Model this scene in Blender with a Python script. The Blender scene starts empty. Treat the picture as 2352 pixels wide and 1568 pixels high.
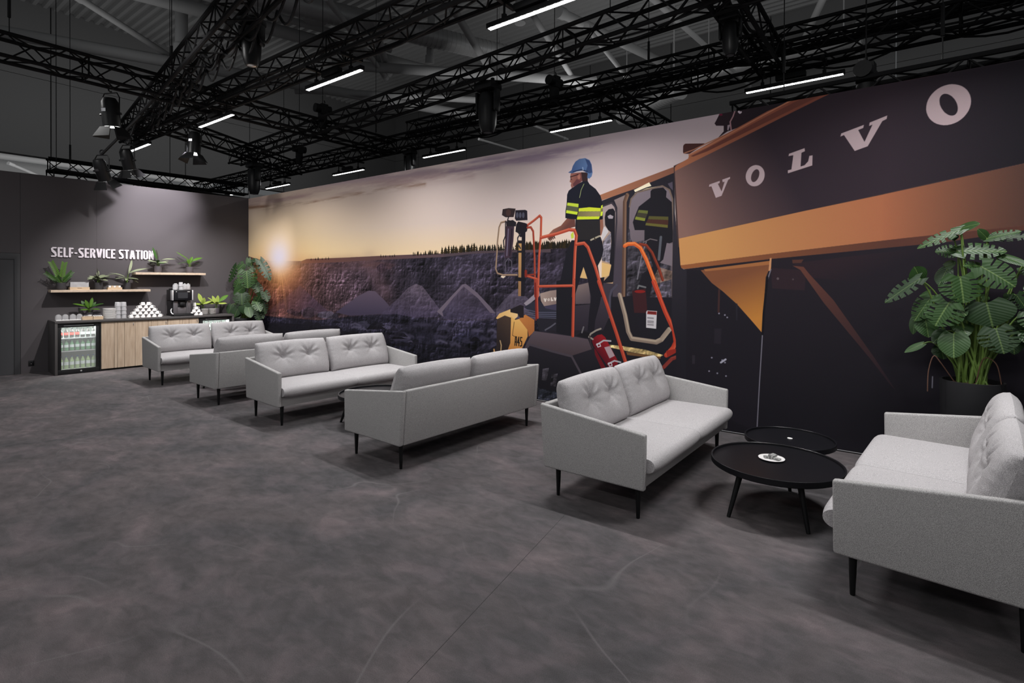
import bpy, bmesh, math, random, json
import numpy as np
from mathutils import Vector, Matrix, Euler, noise as mnoise

scene = bpy.context.scene
COL = scene.collection
PI = math.pi
R = math.radians

WORLD_S = .09
P_FRONT, P_BACK, P_GRID_FILL, P_WASH = 56, 18, 24, 92
P_ST1, P_ST2, P_FRIDGE = 420, 560, 7
FLOOR_C = (.092, .085, .087)
PRINT_K = (1.0, 1.0, 1.0)
P_HALL = 90
# ------------------------------------------------------------------ camera
cam_data = bpy.data.cameras.new('camera')
cam_data.sensor_width = 36.0
cam_data.sensor_fit = 'HORIZONTAL'
cam_data.lens = 1224.1 / 2352 * 36
cam_data.shift_y = -131.4 / 2352
cam_data.clip_end = 200
cam = bpy.data.objects.new('camera', cam_data)
COL.objects.link(cam)
cam.location = (0, 0, 1.6)
cam.rotation_euler = (Matrix.Rotation(0.6469, 3, 'Z') @ Matrix.Rotation(PI / 2 - 0.0065, 3, 'X') @ Matrix.Rotation(0.0035, 3, 'Z')).to_euler()
scene.camera = cam

# ------------------------------------------------------------------ world, view
world = bpy.data.worlds.new('hall_ambience')
scene.world = world
world.use_nodes = True
world.node_tree.nodes['Background'].inputs[0].default_value = (0.93, 0.97, 1.0, 1)
world.node_tree.nodes['Background'].inputs[1].default_value = WORLD_S
scene.view_settings.view_transform = 'Standard'
scene.view_settings.look = 'None'
scene.view_settings.gamma = 1.0
scene.view_settings.use_curve_mapping = False
scene.view_settings.exposure = 0.0

# ------------------------------------------------------------------ lamps
def area(name, loc, rot, sx, sy, power, col=(1, 1, 1), spread=180):
    l = bpy.data.lights.new(name, 'AREA')
    l.shape = 'RECTANGLE'; l.size = sx; l.size_y = sy; l.energy = power; l.color = col; l.spread = R(spread)
    o = bpy.data.objects.new(name, l); COL.objects.link(o)
    o.location = loc; o.rotation_euler = rot
    return o

def spot(name, loc, target, power, angle, blend=.6, col=(1, 1, 1), rad=.05):
    l = bpy.data.lights.new(name, 'SPOT')
    l.energy = power; l.spot_size = R(angle); l.spot_blend = blend; l.color = col; l.shadow_soft_size = rad
    o = bpy.data.objects.new(name, l); COL.objects.link(o)
    o.location = loc
    o.rotation_euler = (Vector(target) - Vector(loc)).to_track_quat('-Z', 'Y').to_euler()
    return o

# LED battens: (x_left, x_right, y, z)
FRONT_ROW = [(-3.53, -2.45, 4.27), (-6.66, -5.48, 4.15), (-9.76, -8.59, 4.06), (-12.9, -11.75, 3.98)]
BACK_ROW = [(-1.87, -0.73, 7.83), (-5.10, -3.93, 7.86), (-8.33, -7.16, 7.90), (-11.55, -10.36, 7.91), (-14.8, -13.6, 7.93), (-17.1, -16.65, 7.86)]
BZ = 4.2
for (x0, x1, y) in FRONT_ROW + [(-0.35, .83, 4.3)]:
    area('batten_light', ((x0 + x1) / 2, y, BZ - .012), (0, 0, 0), x1 - x0, .05, P_FRONT, (1, 1, 1), 125)
for (x0, x1, y) in BACK_ROW[:5]:
    area('batten_light', ((x0 + x1) / 2, y, BZ - .012), (0, 0, 0), x1 - x0, .05, P_BACK)
# unseen fill lights, added as further batten rows over the rest of the lounge
for y, k in ((0.7, .7), (-3.0, 1.9)):
    for x in (2.6, -.3, -3.3, -6.3, -9.3):
        area('batten_light', (x, y, BZ), (0, 0, 0), 1.15, .05, P_GRID_FILL * k)
# unseen wash spots added to brighten the print, profile spots light the station wall
for x, p in ((-10.2, 1.0), (-7.2, 1.0), (-4.2, 1.0), (-1.2, 1.0), (1.6, .8)):
    spot('wash_fill_light', (x, 1.9, 4.6), (x - .1, 5.88, 2.15), P_WASH * p, 100, 1.0, (1, .985, .97), .12)
spot('station_light', (-10.4, 4.05, 4.05), (-11.9, 4.15, 3.0), P_ST1, 62, .9, (1, .95, 1.0), .05)
spot('station_light', (-8.9, 3.2, 4.2), (-11.7, 3.9, 1.0), P_ST2, 60, .8, (1, .96, .94), .04)
spot('station_light', (-8.9, 5.0, 4.2), (-11.6, 5.2, 1.0), P_ST2 * .6, 50, .8, (1, .96, .94), .04)

# unseen area lights added to brighten the hall roof, walls and far gap
for x, y, k in ((-20, 15, .22), (-10, 17, .36), (-1, 14, .3), (-17, 5, .10)):
    area('hall_fill_light', (x, y, 7.6), (PI, 0, 0), 2.5, 2.5, P_HALL * k)
area('hall_fill_light', (-22.5, 9, 8.2), (0, PI / 2, 0), 2, 16, P_HALL * 1.15)
area('hall_fill_light', (-29.2, 9, 6.3), (0, PI / 2, 0), 1, 18, P_HALL * 3)
area('hall_fill_light', (-6, 12.5, 6.6), (PI / 2, 0, 0), 18, 2, P_HALL * 2.1)
# ------------------------------------------------------------------ materials
def mat(name, col, rough=.6, metal=0., emis=None, es=0, spec=.5, trans=0, alpha=1, noise=None, bump=None, ior=1.45, coat=0):
    """noise = (scale, second colour, amount contrast low, high); bump = (scale, strength)"""
    m = bpy.data.materials.new(name); m.use_nodes = True
    nt = m.node_tree; b = nt.nodes['Principled BSDF']
    b.inputs['Base Color'].default_value = (*col, 1); b.inputs['Roughness'].default_value = rough
    b.inputs['Metallic'].default_value = metal; b.inputs['Specular IOR Level'].default_value = spec
    b.inputs['Transmission Weight'].default_value = trans; b.inputs['Alpha'].default_value = alpha; b.inputs['IOR'].default_value = ior
    b.inputs['Coat Weight'].default_value = coat
    if emis: b.inputs['Emission Color'].default_value = (*emis, 1); b.inputs['Emission Strength'].default_value = es
    if noise or bump: tc = nt.nodes.new('ShaderNodeTexCoord')
    if noise:
        n = nt.nodes.new('ShaderNodeTexNoise'); n.inputs['Scale'].default_value = noise[0]; n.inputs['Detail'].default_value = 4
        nt.links.new(tc.outputs['Object'], n.inputs['Vector'])
        r = nt.nodes.new('ShaderNodeValToRGB'); r.color_ramp.elements[0].position = noise[2]; r.color_ramp.elements[1].position = noise[3]
        r.color_ramp.elements[0].color = (*col, 1); r.color_ramp.elements[1].color = (*noise[1], 1)
        nt.links.new(n.outputs['Fac'], r.inputs['Fac']); nt.links.new(r.outputs['Color'], b.inputs['Base Color'])
    if bump:
        n = nt.nodes.new('ShaderNodeTexNoise'); n.inputs['Scale'].default_value = bump[0]; n.inputs['Detail'].default_value = 3
        nt.links.new(tc.outputs['Object'], n.inputs['Vector'])
        bp = nt.nodes.new('ShaderNodeBump'); bp.inputs['Strength'].default_value = bump[1]; bp.inputs['Distance'].default_value = .01
        nt.links.new(n.outputs['Fac'], bp.inputs['Height']); nt.links.new(bp.outputs['Normal'], b.inputs['Normal'])
    return m


M = {}
M['fabric'] = mat('grey_melange_fabric', (.30, .285, .29), .95, spec=.15, noise=(370, (.56, .535, .545), .40, .60), bump=(380, .25))
M['fabric_shell'] = mat('grey_shell_fabric', (.27, .26, .257), .95, spec=.12, noise=(370, (.53, .515, .51), .40, .60), bump=(380, .25))
M['black_wood'] = mat('black_lacquered_wood', (.006, .0065, .007), .42, spec=.35)
M['table_top'] = mat('black_table_top', (.007, .007, .009), .33, spec=.45)
M['black_metal'] = mat('black_metal', (.012, .012, .013), .5, spec=.3)
M['black_plastic'] = mat('black_plastic', (.01, .01, .011), .4)
M['truss'] = mat('black_truss_steel', (.014, .014, .015), .6, spec=.15)
M['dark_wall'] = mat('dark_grey_wall_paint', (.082, .074, .079), .62, spec=.25)
M['door_paint'] = mat('dark_grey_door_paint', (.060, .060, .064), .5, spec=.3)
M['seam'] = mat('dark_panel_joint', (.012, .012, .013), .8)
M['white'] = mat('white_ceramic', (.78, .76, .75), .3)
M['white_letters'] = mat('pale_letter_face', (.74, .68, .74), .6)
M['paper'] = mat('white_paper', (.75, .74, .73), .8)
M['led'] = mat('lit_led_diffuser', (1, 1, 1), .5, emis=(1, 1, 1), es=9)
M['lens_glow'] = mat('lit_lens', (1, 1, 1), .5, emis=(1, 1, 1), es=5)
M['counter'] = mat('grey_counter_laminate', (.075, .070, .070), .45, spec=.4)
M['pot'] = mat('dark_grey_pot', (.045, .043, .047), .6, spec=.3)
M['pot_mauve'] = mat('grey_mauve_pot', (.085, .075, .085), .55)
M['planter'] = mat('anthracite_planter', (.020, .020, .022), .55, spec=.3)
M['soil'] = mat('dark_bark_soil', (.03, .014, .008), .95, noise=(60, (.09, .04, .022), .4, .6), bump=(60, 1))
M['chrome'] = mat('brushed_chrome', (.62, .62, .64), .28, metal=1)
M['bright_metal'] = mat('bright_metal', (.8, .8, .82), .35, metal=.6)
M['machine_grey'] = mat('machine_grey_panel', (.16, .15, .16), .35, metal=.5)
M['screen'] = mat('dark_glass_screen', (.035, .036, .04), .12)
M['glass'] = mat('clear_glass', (.93, .95, .95), .03, trans=1.0, ior=1.3, spec=.5)
M['tumbler'] = mat('clear_tumbler', (.82, .82, .84), .08, alpha=.30, spec=.9)
M['fridge_in'] = mat('white_fridge_liner', (.75, .78, .75), .5)
M['fridge_led'] = mat('lit_fridge_strip', (1, 1, 1), .5, emis=(.95, 1, .97), es=8)
M['green_glass'] = mat('green_bottle_glass', (.10, .26, .12), .15, spec=.8, coat=.3)
M['lime_glass'] = mat('pale_green_drink', (.30, .42, .20), .15, spec=.8, coat=.3)
M['cola'] = mat('dark_cola_bottle', (.012, .008, .008), .15, coat=.3)
M['red_label'] = mat('red_label', (.45, .04, .03), .5)
M['white_label'] = mat('white_label', (.62, .68, .68), .5)
M['black_cap'] = mat('black_cap', (.01, .01, .012), .5)
M['blue_cap'] = mat('blue_cap', (.03, .06, .22), .5)
M['orange'] = mat('orange_fabric', (.62, .2, .04), .6)
M['hall_wall'] = mat('hall_wall_panels', (.20, .20, .20), .8, spec=.1)
M['hall_steel'] = mat('painted_hall_steel', (.42, .42, .42), .6, spec=.2)
M['duct'] = mat('galvanised_duct', (.45, .45, .45), .4, metal=.4)
M['roof'] = mat('roof_sheet', (.40, .40, .40), .6, spec=.2)
M['hoist'] = mat('hoist_black', (.008, .008, .009), .6)
M['coffee_beans'] = mat('coffee_beans', (.10, .035, .015), .7, bump=(200, 1))
M['stem'] = mat('green_stem', (.10, .17, .03), .55)
M['root'] = mat('brown_air_root', (.12, .06, .04), .8)

def wood(name, c0, c1, axis_scale):
    m = bpy.data.materials.new(name); m.use_nodes = True; nt = m.node_tree; b = nt.nodes['Principled BSDF']
    b.inputs['Roughness'].default_value = .55; b.inputs['Specular IOR Level'].default_value = .3
    tc = nt.nodes.new('ShaderNodeTexCoord'); mp = nt.nodes.new('ShaderNodeMapping'); mp.inputs['Scale'].default_value = axis_scale
    n = nt.nodes.new('ShaderNodeTexNoise'); n.inputs['Scale'].default_value = 6; n.inputs['Detail'].default_value = 6
    r = nt.nodes.new('ShaderNodeValToRGB'); r.color_ramp.elements[0].color = (*c0, 1); r.color_ramp.elements[1].color = (*c1, 1)
    r.color_ramp.elements[0].position = .3; r.color_ramp.elements[1].position = .7
    nt.links.new(tc.outputs['Object'], mp.inputs['Vector']); nt.links.new(mp.outputs[0], n.inputs['Vector']); nt.links.new(n.outputs['Fac'], r.inputs['Fac']); nt.links.new(r.outputs['Color'], b.inputs['Base Color'])
    return m
M['oak'] = wood('pale_oak_veneer', (.40, .30, .215), (.52, .41, .31), (5, 5, .6))
M['shelf_oak'] = wood('pale_oak_shelf', (.50, .39, .29), (.64, .51, .40), (4, .6, 4))
M['crate'] = wood('pale_pine_box', (.52, .38, .25), (.64, .49, .34), (2, 2, 8))

def leaf_mat(name, c, vein, rough=.38):
    m = bpy.data.materials.new(name); m.use_nodes = True; nt = m.node_tree; b = nt.nodes['Principled BSDF']
    b.inputs['Roughness'].default_value = rough; b.inputs['Specular IOR Level'].default_value = .3
    uv = nt.nodes.new('ShaderNodeUVMap'); sep = nt.nodes.new('ShaderNodeSeparateXYZ'); nt.links.new(uv.outputs[0], sep.inputs[0])
    # midrib: |u-.5| small ; side veins: wave along v + |u-.5|
    a = nt.nodes.new('ShaderNodeMath'); a.operation = 'SUBTRACT'; a.inputs[1].default_value = .5; nt.links.new(sep.outputs[0], a.inputs[0])
    ab = nt.nodes.new('ShaderNodeMath'); ab.operation = 'ABSOLUTE'; nt.links.new(a.outputs[0], ab.inputs[0])
    lt = nt.nodes.new('ShaderNodeMath'); lt.operation = 'LESS_THAN'; lt.inputs[1].default_value = .018; nt.links.new(ab.outputs[0], lt.inputs[0])
    mu_ = nt.nodes.new('ShaderNodeMath'); mu_.operation = 'MULTIPLY_ADD'; mu_.inputs[1].default_value = -.8; nt.links.new(ab.outputs[0], mu_.inputs[0]); nt.links.new(sep.outputs[1], mu_.inputs[2])
    sn = nt.nodes.new('ShaderNodeMath'); sn.operation = 'MULTIPLY'; sn.inputs[1].default_value = 56; nt.links.new(mu_.outputs[0], sn.inputs[0])
    si = nt.nodes.new('ShaderNodeMath'); si.operation = 'SINE'; nt.links.new(sn.outputs[0], si.inputs[0])
    gt = nt.nodes.new('ShaderNodeMath'); gt.operation = 'GREATER_THAN'; gt.inputs[1].default_value = .96; nt.links.new(si.outputs[0], gt.inputs[0])
    hf = nt.nodes.new('ShaderNodeMath'); hf.operation = 'MULTIPLY'; hf.inputs[1].default_value = .18; nt.links.new(gt.outputs[0], hf.inputs[0])
    mx = nt.nodes.new('ShaderNodeMath'); mx.operation = 'MAXIMUM'; nt.links.new(lt.outputs[0], mx.inputs[0]); nt.links.new(hf.outputs[0], mx.inputs[1])
    mix = nt.nodes.new('ShaderNodeMix'); mix.data_type = 'RGBA'; mix.inputs[6].default_value = (*c, 1); mix.inputs[7].default_value = (*vein, 1)
    nt.links.new(mx.outputs[0], mix.inputs[0]); nt.links.new(mix.outputs[2], b.inputs['Base Color'])
    bp = nt.nodes.new('ShaderNodeBump'); bp.inputs['Strength'].default_value = .16; bp.inputs['Distance'].default_value = .004
    nt.links.new(si.outputs[0], bp.inputs['Height']); nt.links.new(bp.outputs[0], b.inputs['Normal'])
    return m
M['monstera'] = leaf_mat('monstera_leaf', (.026, .062, .017), (.10, .16, .05), .4)
M['monstera_dark'] = leaf_mat('monstera_leaf_dark', (.013, .033, .010), (.06, .10, .03), .42)
M['leaf_green'] = leaf_mat('fresh_green_leaf', (.07, .16, .018), (.18, .32, .06), .4)
M['leaf_deep'] = leaf_mat('deep_green_leaf', (.03, .085, .016), (.08, .16, .04), .4)
M['leaf_lime'] = leaf_mat('yellow_green_leaf', (.34, .42, .09), (.12, .22, .03), .4)
M['leaf_stripe'] = leaf_mat('striped_pale_leaf', (.22, .25, .15), (.04, .06, .035), .42)
M['leaf_dusky'] = leaf_mat('dusky_leaf', (.035, .035, .025), (.10, .10, .06), .45)

# ------------------------------------------------------------------ mesh helpers
class MB:
    def __init__(s): s.v = []; s.f = []; s.uv = {}
    def add(s, vs, fs):
        o = len(s.v); s.v += [tuple(v) for v in vs]; s.f += [tuple(i + o for i in f) for f in fs]; return s
    def box(s, x0, y0, z0, x1, y1, z1):
        return s.add([(x0, y0, z0), (x1, y0, z0), (x1, y1, z0), (x0, y1, z0), (x0, y0, z1), (x1, y0, z1), (x1, y1, z1), (x0, y1, z1)],
                     [(0, 3, 2, 1), (4, 5, 6, 7), (0, 1, 5, 4), (1, 2, 6, 5), (2, 3, 7, 6), (3, 0, 4, 7)])
    def hexa(s, p): return s.add(p, [(0, 3, 2, 1), (4, 5, 6, 7), (0, 1, 5, 4), (1, 2, 6, 5), (2, 3, 7, 6), (3, 0, 4, 7)])
    def prism(s, poly, a, b, ax='y'):
        n = len(poly)
        mk = {'y': lambda p, t: (p[0], t, p[1]), 'x': lambda p, t: (t, p[0], p[1]), 'z': lambda p, t: (p[0], p[1], t)}[ax]
        return s.add([mk(p, a) for p in poly] + [mk(p, b) for p in poly],
                     [tuple(range(n)), tuple(range(2 * n - 1, n - 1, -1))] + [(i, n + i, n + (i + 1) % n, (i + 1) % n) for i in range(n)])
    def tube(s, pts, r, n=8, r2=None, caps=True):
        pts = [Vector(p) for p in pts]; m = len(pts); rings = []
        up = Vector((0, 0, 1))
        for i, p in enumerate(pts):
            d = (pts[min(i + 1, m - 1)] - pts[max(i - 1, 0)]).normalized()
            a = d.cross(up)
            if a.length < 1e-3: a = d.cross(Vector((1, 0, 0)))
            a.normalize(); b = d.cross(a)
            rr = r if r2 is None else r + (r2 - r) * i / (m - 1)
            rings.append([p + (a * math.cos(t) + b * math.sin(t)) * rr for t in [2 * PI * k / n for k in range(n)]])
        vs = [v for ring in rings for v in ring]; fs = []
        for i in range(m - 1):
            for k in range(n):
                fs.append((i * n + k, i * n + (k + 1) % n, (i + 1) * n + (k + 1) % n, (i + 1) * n + k))
        if caps: fs += [tuple(range(n - 1, -1, -1)), tuple((m - 1) * n + k for k in range(n))]
        return s.add(vs, fs)
    def lathe(s, prof, n=24, c=(0, 0, 0), close=False):
        vs = []; fs = []; m = len(prof)
        for (r, z) in prof:
            for k in range(n): t = 2 * PI * k / n; vs.append((c[0] + r * math.cos(t), c[1] + r * math.sin(t), c[2] + z))
        for i in range(m - 1 if not close else m):
            j = (i + 1) % m
            for k in range(n): fs.append((i * n + k, i * n + (k + 1) % n, j * n + (k + 1) % n, j * n + k))
        if not close:
            if prof[0][0] > 1e-6: fs.append(tuple(range(n - 1, -1, -1)))
            if prof[-1][0] > 1e-6: fs.append(tuple((m - 1) * n + k for k in range(n)))
        return s.add(vs, fs)
    def ball(s, c, r, n=10, sq=(1, 1, 1)):
        return s.lathe([(max(1e-5, r * math.sin(PI * i / n)), -r * math.cos(PI * i / n) * sq[2]) for i in range(n + 1)], n, c)
    def mesh(s, name, bevel=0, seg=2, smooth=40, weld=False):
        me = bpy.data.meshes.new(name); me.from_pydata(s.v, [], s.f)
        bm = bmesh.new(); bm.from_mesh(me)
        if weld or not bevel: bmesh.ops.remove_doubles(bm, verts=bm.verts, dist=1e-6)
        bmesh.ops.recalc_face_normals(bm, faces=bm.faces)
        if bevel:
            es = [e for e in bm.edges if len(e.link_faces) == 2 and e.calc_face_angle() > R(28)]
            bmesh.ops.bevel(bm, geom=es, offset=bevel, segments=seg, profile=.5, affect='EDGES', clamp_overlap=True)
        bm.to_mesh(me); bm.free()
        if smooth:
            me.shade_smooth(); me.set_sharp_from_angle(angle=R(smooth))
        return me

def smooth_path(q, k=6):
    q = [Vector(p) for p in q]; out = []
    for i in range(len(q) - 1):
        a, b, c, d = q[max(i - 1, 0)], q[i], q[i + 1], q[min(i + 2, len(q) - 1)]
        for j in range(k):
            t = j / k; out.append(.5 * (2 * b + (c - a) * t + (2 * a - 5 * b + 4 * c - d) * t * t + (3 * b - a - 3 * c + d) * t ** 3))
    return out + [q[-1]]

def obj(name, me, material, parent=None, loc=None, rot=None):
    if isinstance(me, MB): me = me.mesh(name)
    if material is not None and len(me.materials) == 0: me.materials.append(material)
    o = bpy.data.objects.new(name, me); COL.objects.link(o)
    if parent is not None: o.parent = parent
    if loc is not None: o.location = loc
    if rot is not None: o.rotation_euler = rot
    return o

def tag(o, label, cat, group=None, kind=None):
    o['label'] = label; o['category'] = cat
    if group: o['group'] = group
    if kind: o['kind'] = kind
    return o

def thing(name, label, cat, loc=(0, 0, 0), rotz=0, group=None):
    o = bpy.data.objects.new(name, None); COL.objects.link(o); o.empty_display_size = .1
    o.location = loc; o.rotation_euler = (0, 0, rotz)
    return tag(o, label, cat, group)

def struct(name, me, material, label=None):
    o = obj(name, me, material); o['kind'] = 'structure'
    if label: o['label'] = label
    return o

def dup(root, loc, rotz=None, label=None, group=None):
    r = root.copy(); COL.objects.link(r); r.location = loc
    if rotz is not None: r.rotation_euler = (0, 0, rotz)
    if label: r['label'] = label
    if group: r['group'] = group
    for ch in list(root.children):
        c_ = ch.copy(); COL.objects.link(c_); c_.parent = r
        for g in list(ch.children):
            d = g.copy(); COL.objects.link(d); d.parent = c_
    return r

ORD = ['first', 'second', 'third', 'fourth', 'fifth', 'sixth', 'seventh', 'eighth', 'ninth', 'tenth', 'eleventh', 'twelfth', 'thirteenth']

# ================================================================== the wall print
SUN_AT = (1.253, 2.036); SUN_AFTER = 17
def paint_print(items, width, height, res):
    """paints the wall print (quarry at sunset, worker, excavator) as an sRGB array; coordinates are mm on the print"""
    import numpy as np
    W_, H_ = int(width / res), int(height / res)
    rng = np.random.default_rng(7)
    xs = (np.arange(W_) + .5) * res; zs = (np.arange(H_) + .5) * res
    def vnoise(cx, cz, seed):
        g = np.random.default_rng(seed).random((int(height / cz) + 3, int(width / cx) + 3))
        u = xs / cx; v = zs / cz
        i = u.astype(int); j = v.astype(int); fu = u - i; fv = v - j
        fu = fu * fu * (3 - 2 * fu); fv = (fv * fv * (3 - 2 * fv))[:, None]
        return (g[j][:, i] * (1 - fu) + g[j][:, i + 1] * fu) * (1 - fv) + (g[j + 1][:, i] * (1 - fu) + g[j + 1][:, i + 1] * fu) * fv
    # broken rock: relief of a fractal height, plus darker clefts
    hgt = np.zeros((H_, W_)); amp = 1.
    for k, (cx, cz) in enumerate([(460, 330), (220, 190), (120, 105), (62, 60), (36, 34), (22, 19), (14, 12)]):
        n = vnoise(cx, cz, 20 + k); hgt += amp * (1 - np.abs(n * 2 - 1)) if k < 4 else amp * n; amp *= .66
    rel = hgt - np.roll(np.roll(hgt, 3, 0), -3, 1)
    big = vnoise(1300, 340, 61) + .6 * vnoise(520, 190, 62) - .8
    rock = np.clip(rel * 3.2, -.8, 1.1) * (.45 + vnoise(900, 260, 63)) + (hgt - hgt.mean()) * .4 + big * .55
    cloud = np.zeros((H_, W_)); amp = 1.; tot = 0
    for k, (cx, cz) in enumerate([(1500, 120), (700, 60), (320, 30), (150, 16), (60, 9)]):
        cloud += amp * vnoise(cx, cz, 40 + k); tot += amp; amp *= .6
    cloud = cloud / tot
    # sky: warm near the sun and the rim, mauve above
    X, Z = np.meshgrid(xs / 1000., zs / 1000.)
    def mix(a, b, t): return a + (np.asarray(b, float) - a) * t[..., None]
    img = np.empty((H_, W_, 3)); img[:] = (236, 212, 184)
    t = np.clip((Z - 1.9) / 1.3, 0, 1); img = mix(img, (206, 186, 178), t ** 1.3)
    t = np.clip((X - 2.) / 5.5, 0, 1); img = mix(img, (226, 208, 206), t * .85)
    t = np.clip((X - 7.) / 2., 0, 1) * np.clip((Z - 2.4) / 1., 0, 1); img = mix(img, (184, 167, 176), t * .8)
    t = np.clip(1 - (Z - 1.95) / .55, 0, 1) * np.clip(1 - (X - 6.5) / 3., 0, 1); img = mix(img, (250, 216, 164), t * .75)
    SX, SZ = SUN_AT
    r = np.hypot((X - SX) / 2.6, (Z - SZ) / 1.1); img = mix(img, (240, 206, 144), np.exp(-r ** 2) * .55)
    for it in items:
        q = np.array(it['q'], float); pad = it.get('w', 0) * 1000 * (3 if it.get('f') else 1) + 3 * res
        x0, z0 = q.min(0) - pad; x1, z1 = q.max(0) + pad
        i0, i1 = max(0, int(x0 / res)), min(W_, int(x1 / res) + 1); j0, j1 = max(0, int(z0 / res)), min(H_, int(z1 / res) + 1)
        if i1 <= i0 or j1 <= j0: continue
        gx = xs[i0:i1]; gz = zs[j0:j1]
        if it['k'] == 'p':
            m = np.zeros((j1 - j0, i1 - i0)); n = len(q); SS = 4
            a_, b_ = q, np.roll(q, -1, 0)
            for jj in range(j1 - j0):
                for s_ in range(SS):
                    zz = (j0 + jj + (s_ + .5) / SS) * res
                    c_ = (a_[:, 1] <= zz) != (b_[:, 1] <= zz)
                    if not c_.any(): continue
                    A, B = a_[c_], b_[c_]
                    cr = np.sort(A[:, 0] + (zz - A[:, 1]) / (B[:, 1] - A[:, 1]) * (B[:, 0] - A[:, 0])) / res - i0
                    for k in range(0, len(cr) - 1, 2):
                        l, r_ = max(cr[k], 0), min(cr[k + 1], i1 - i0)
                        if r_ <= l: continue
                        li, ri = int(l), int(r_)
                        if li == ri: m[jj, li] += (r_ - l) / SS
                        else:
                            m[jj, li] += (li + 1 - l) / SS; m[jj, li + 1:ri] += 1 / SS
                            if ri < i1 - i0: m[jj, ri] += (r_ - ri) / SS
            m = np.clip(m, 0, 1)
            if it.get('d'):
                (ax, az), (bx, bz) = it['g']; dx, dz = bx - ax, bz - az
                tt = np.clip(((gx[None] - ax) * dx + (gz[:, None] - az) * dz) / (dx * dx + dz * dz + 1e-6), 0, 1)
                col = mix(np.broadcast_to(np.array(it['c'], float), m.shape + (3,)), it['d'], tt)
            else: col = np.broadcast_to(np.array(it['c'], float), m.shape + (3,))
            if it.get('t'):
                rk = rock[j0:j1, i0:i1] * it['t']
                col = np.clip(col * (1 + .75 * rk[..., None]) + np.clip(rk - .35, 0, 1.2)[..., None] * np.array([30., 27., 36.]), 8, 255)
            al = m * it.get('a', 1)
        else:
            wd = it['w'] * 500.; D = np.full((j1 - j0, i1 - i0), 1e9); side = np.zeros_like(D)
            for (ax, az), (bx, bz) in zip(q[:-1], q[1:]):
                dx, dz = bx - ax, bz - az; l2 = dx * dx + dz * dz + 1e-6
                tt = np.clip(((gx[None] - ax) * dx + (gz[:, None] - az) * dz) / l2, 0, 1)
                px = gx[None] - ax - tt * dx; pz = gz[:, None] - az - tt * dz
                d_ = np.hypot(px, pz); up = d_ < D
                D = np.where(up, d_, D); side = np.where(up, px * .7 + pz * .7, side)
            if it.get('f'):
                al = np.exp(-(D / (wd * 1.1)) ** 2) * it.get('a', 1)
                if it.get('n'): al = al * np.clip((cloud[j0:j1, i0:i1] - .34) * 3.6, 0, 1)
            else: al = np.clip((wd - D) / res + .5, 0, 1) * it.get('a', 1)
            col = np.broadcast_to(np.array(it['c'], float), D.shape + (3,))
            if it.get('h'): col = mix(col, it['h'], np.clip(1 - np.abs(side - wd * .3) / (wd * .55 + 1e-6), 0, 1))
        sub = img[j0:j1, i0:i1]
        img[j0:j1, i0:i1] = sub + (col - sub) * al[..., None]
        if it is items[SUN_AFTER]:
            # the low sun, its glow on the dust and its rays
            r = np.hypot(X - SX, (Z - SZ) * 1.15); th = np.arctan2(Z - SZ, X - SX)
            below = np.clip((SZ + .12 - Z) / .3, 0, 1)
            g = np.exp(-((r / 1.15) ** 2)) * below; img = mix(img, (160, 88, 62), g * .5)
            r2 = np.hypot((X - SX) / .8, (Z - SZ + .16) / .40); img = mix(img, (238, 156, 76), np.exp(-r2 ** 2) * .8)
            for a_, w_, l_ in [(-1.62, .05, 1.5), (-1.30, .06, 1.4), (-1.95, .05, 1.1), (-1.05, .045, .9), (-2.2, .05, .8), (-1.45, .035, 1.2)]:
                ray = np.exp(-((th - a_) / w_) ** 2) * np.clip(1 - r / l_, 0, 1) ** 1.1; img = mix(img, (236, 168, 92), ray * .5)
            r2 = np.hypot((X - SX) / .62, (Z - SZ - .1) / .42); img = mix(img, (246, 220, 186), np.exp(-r2 ** 2) * .8)
            r2 = np.hypot((X - SX) / .44, (Z - SZ - .03) / (.27 + .1 * (Z > SZ))); img = mix(img, (226, 216, 228), np.exp(-r2 ** 2))
    img += rng.normal(0, 1.2, img.shape)
    return np.clip(img, 0, 255)

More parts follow.
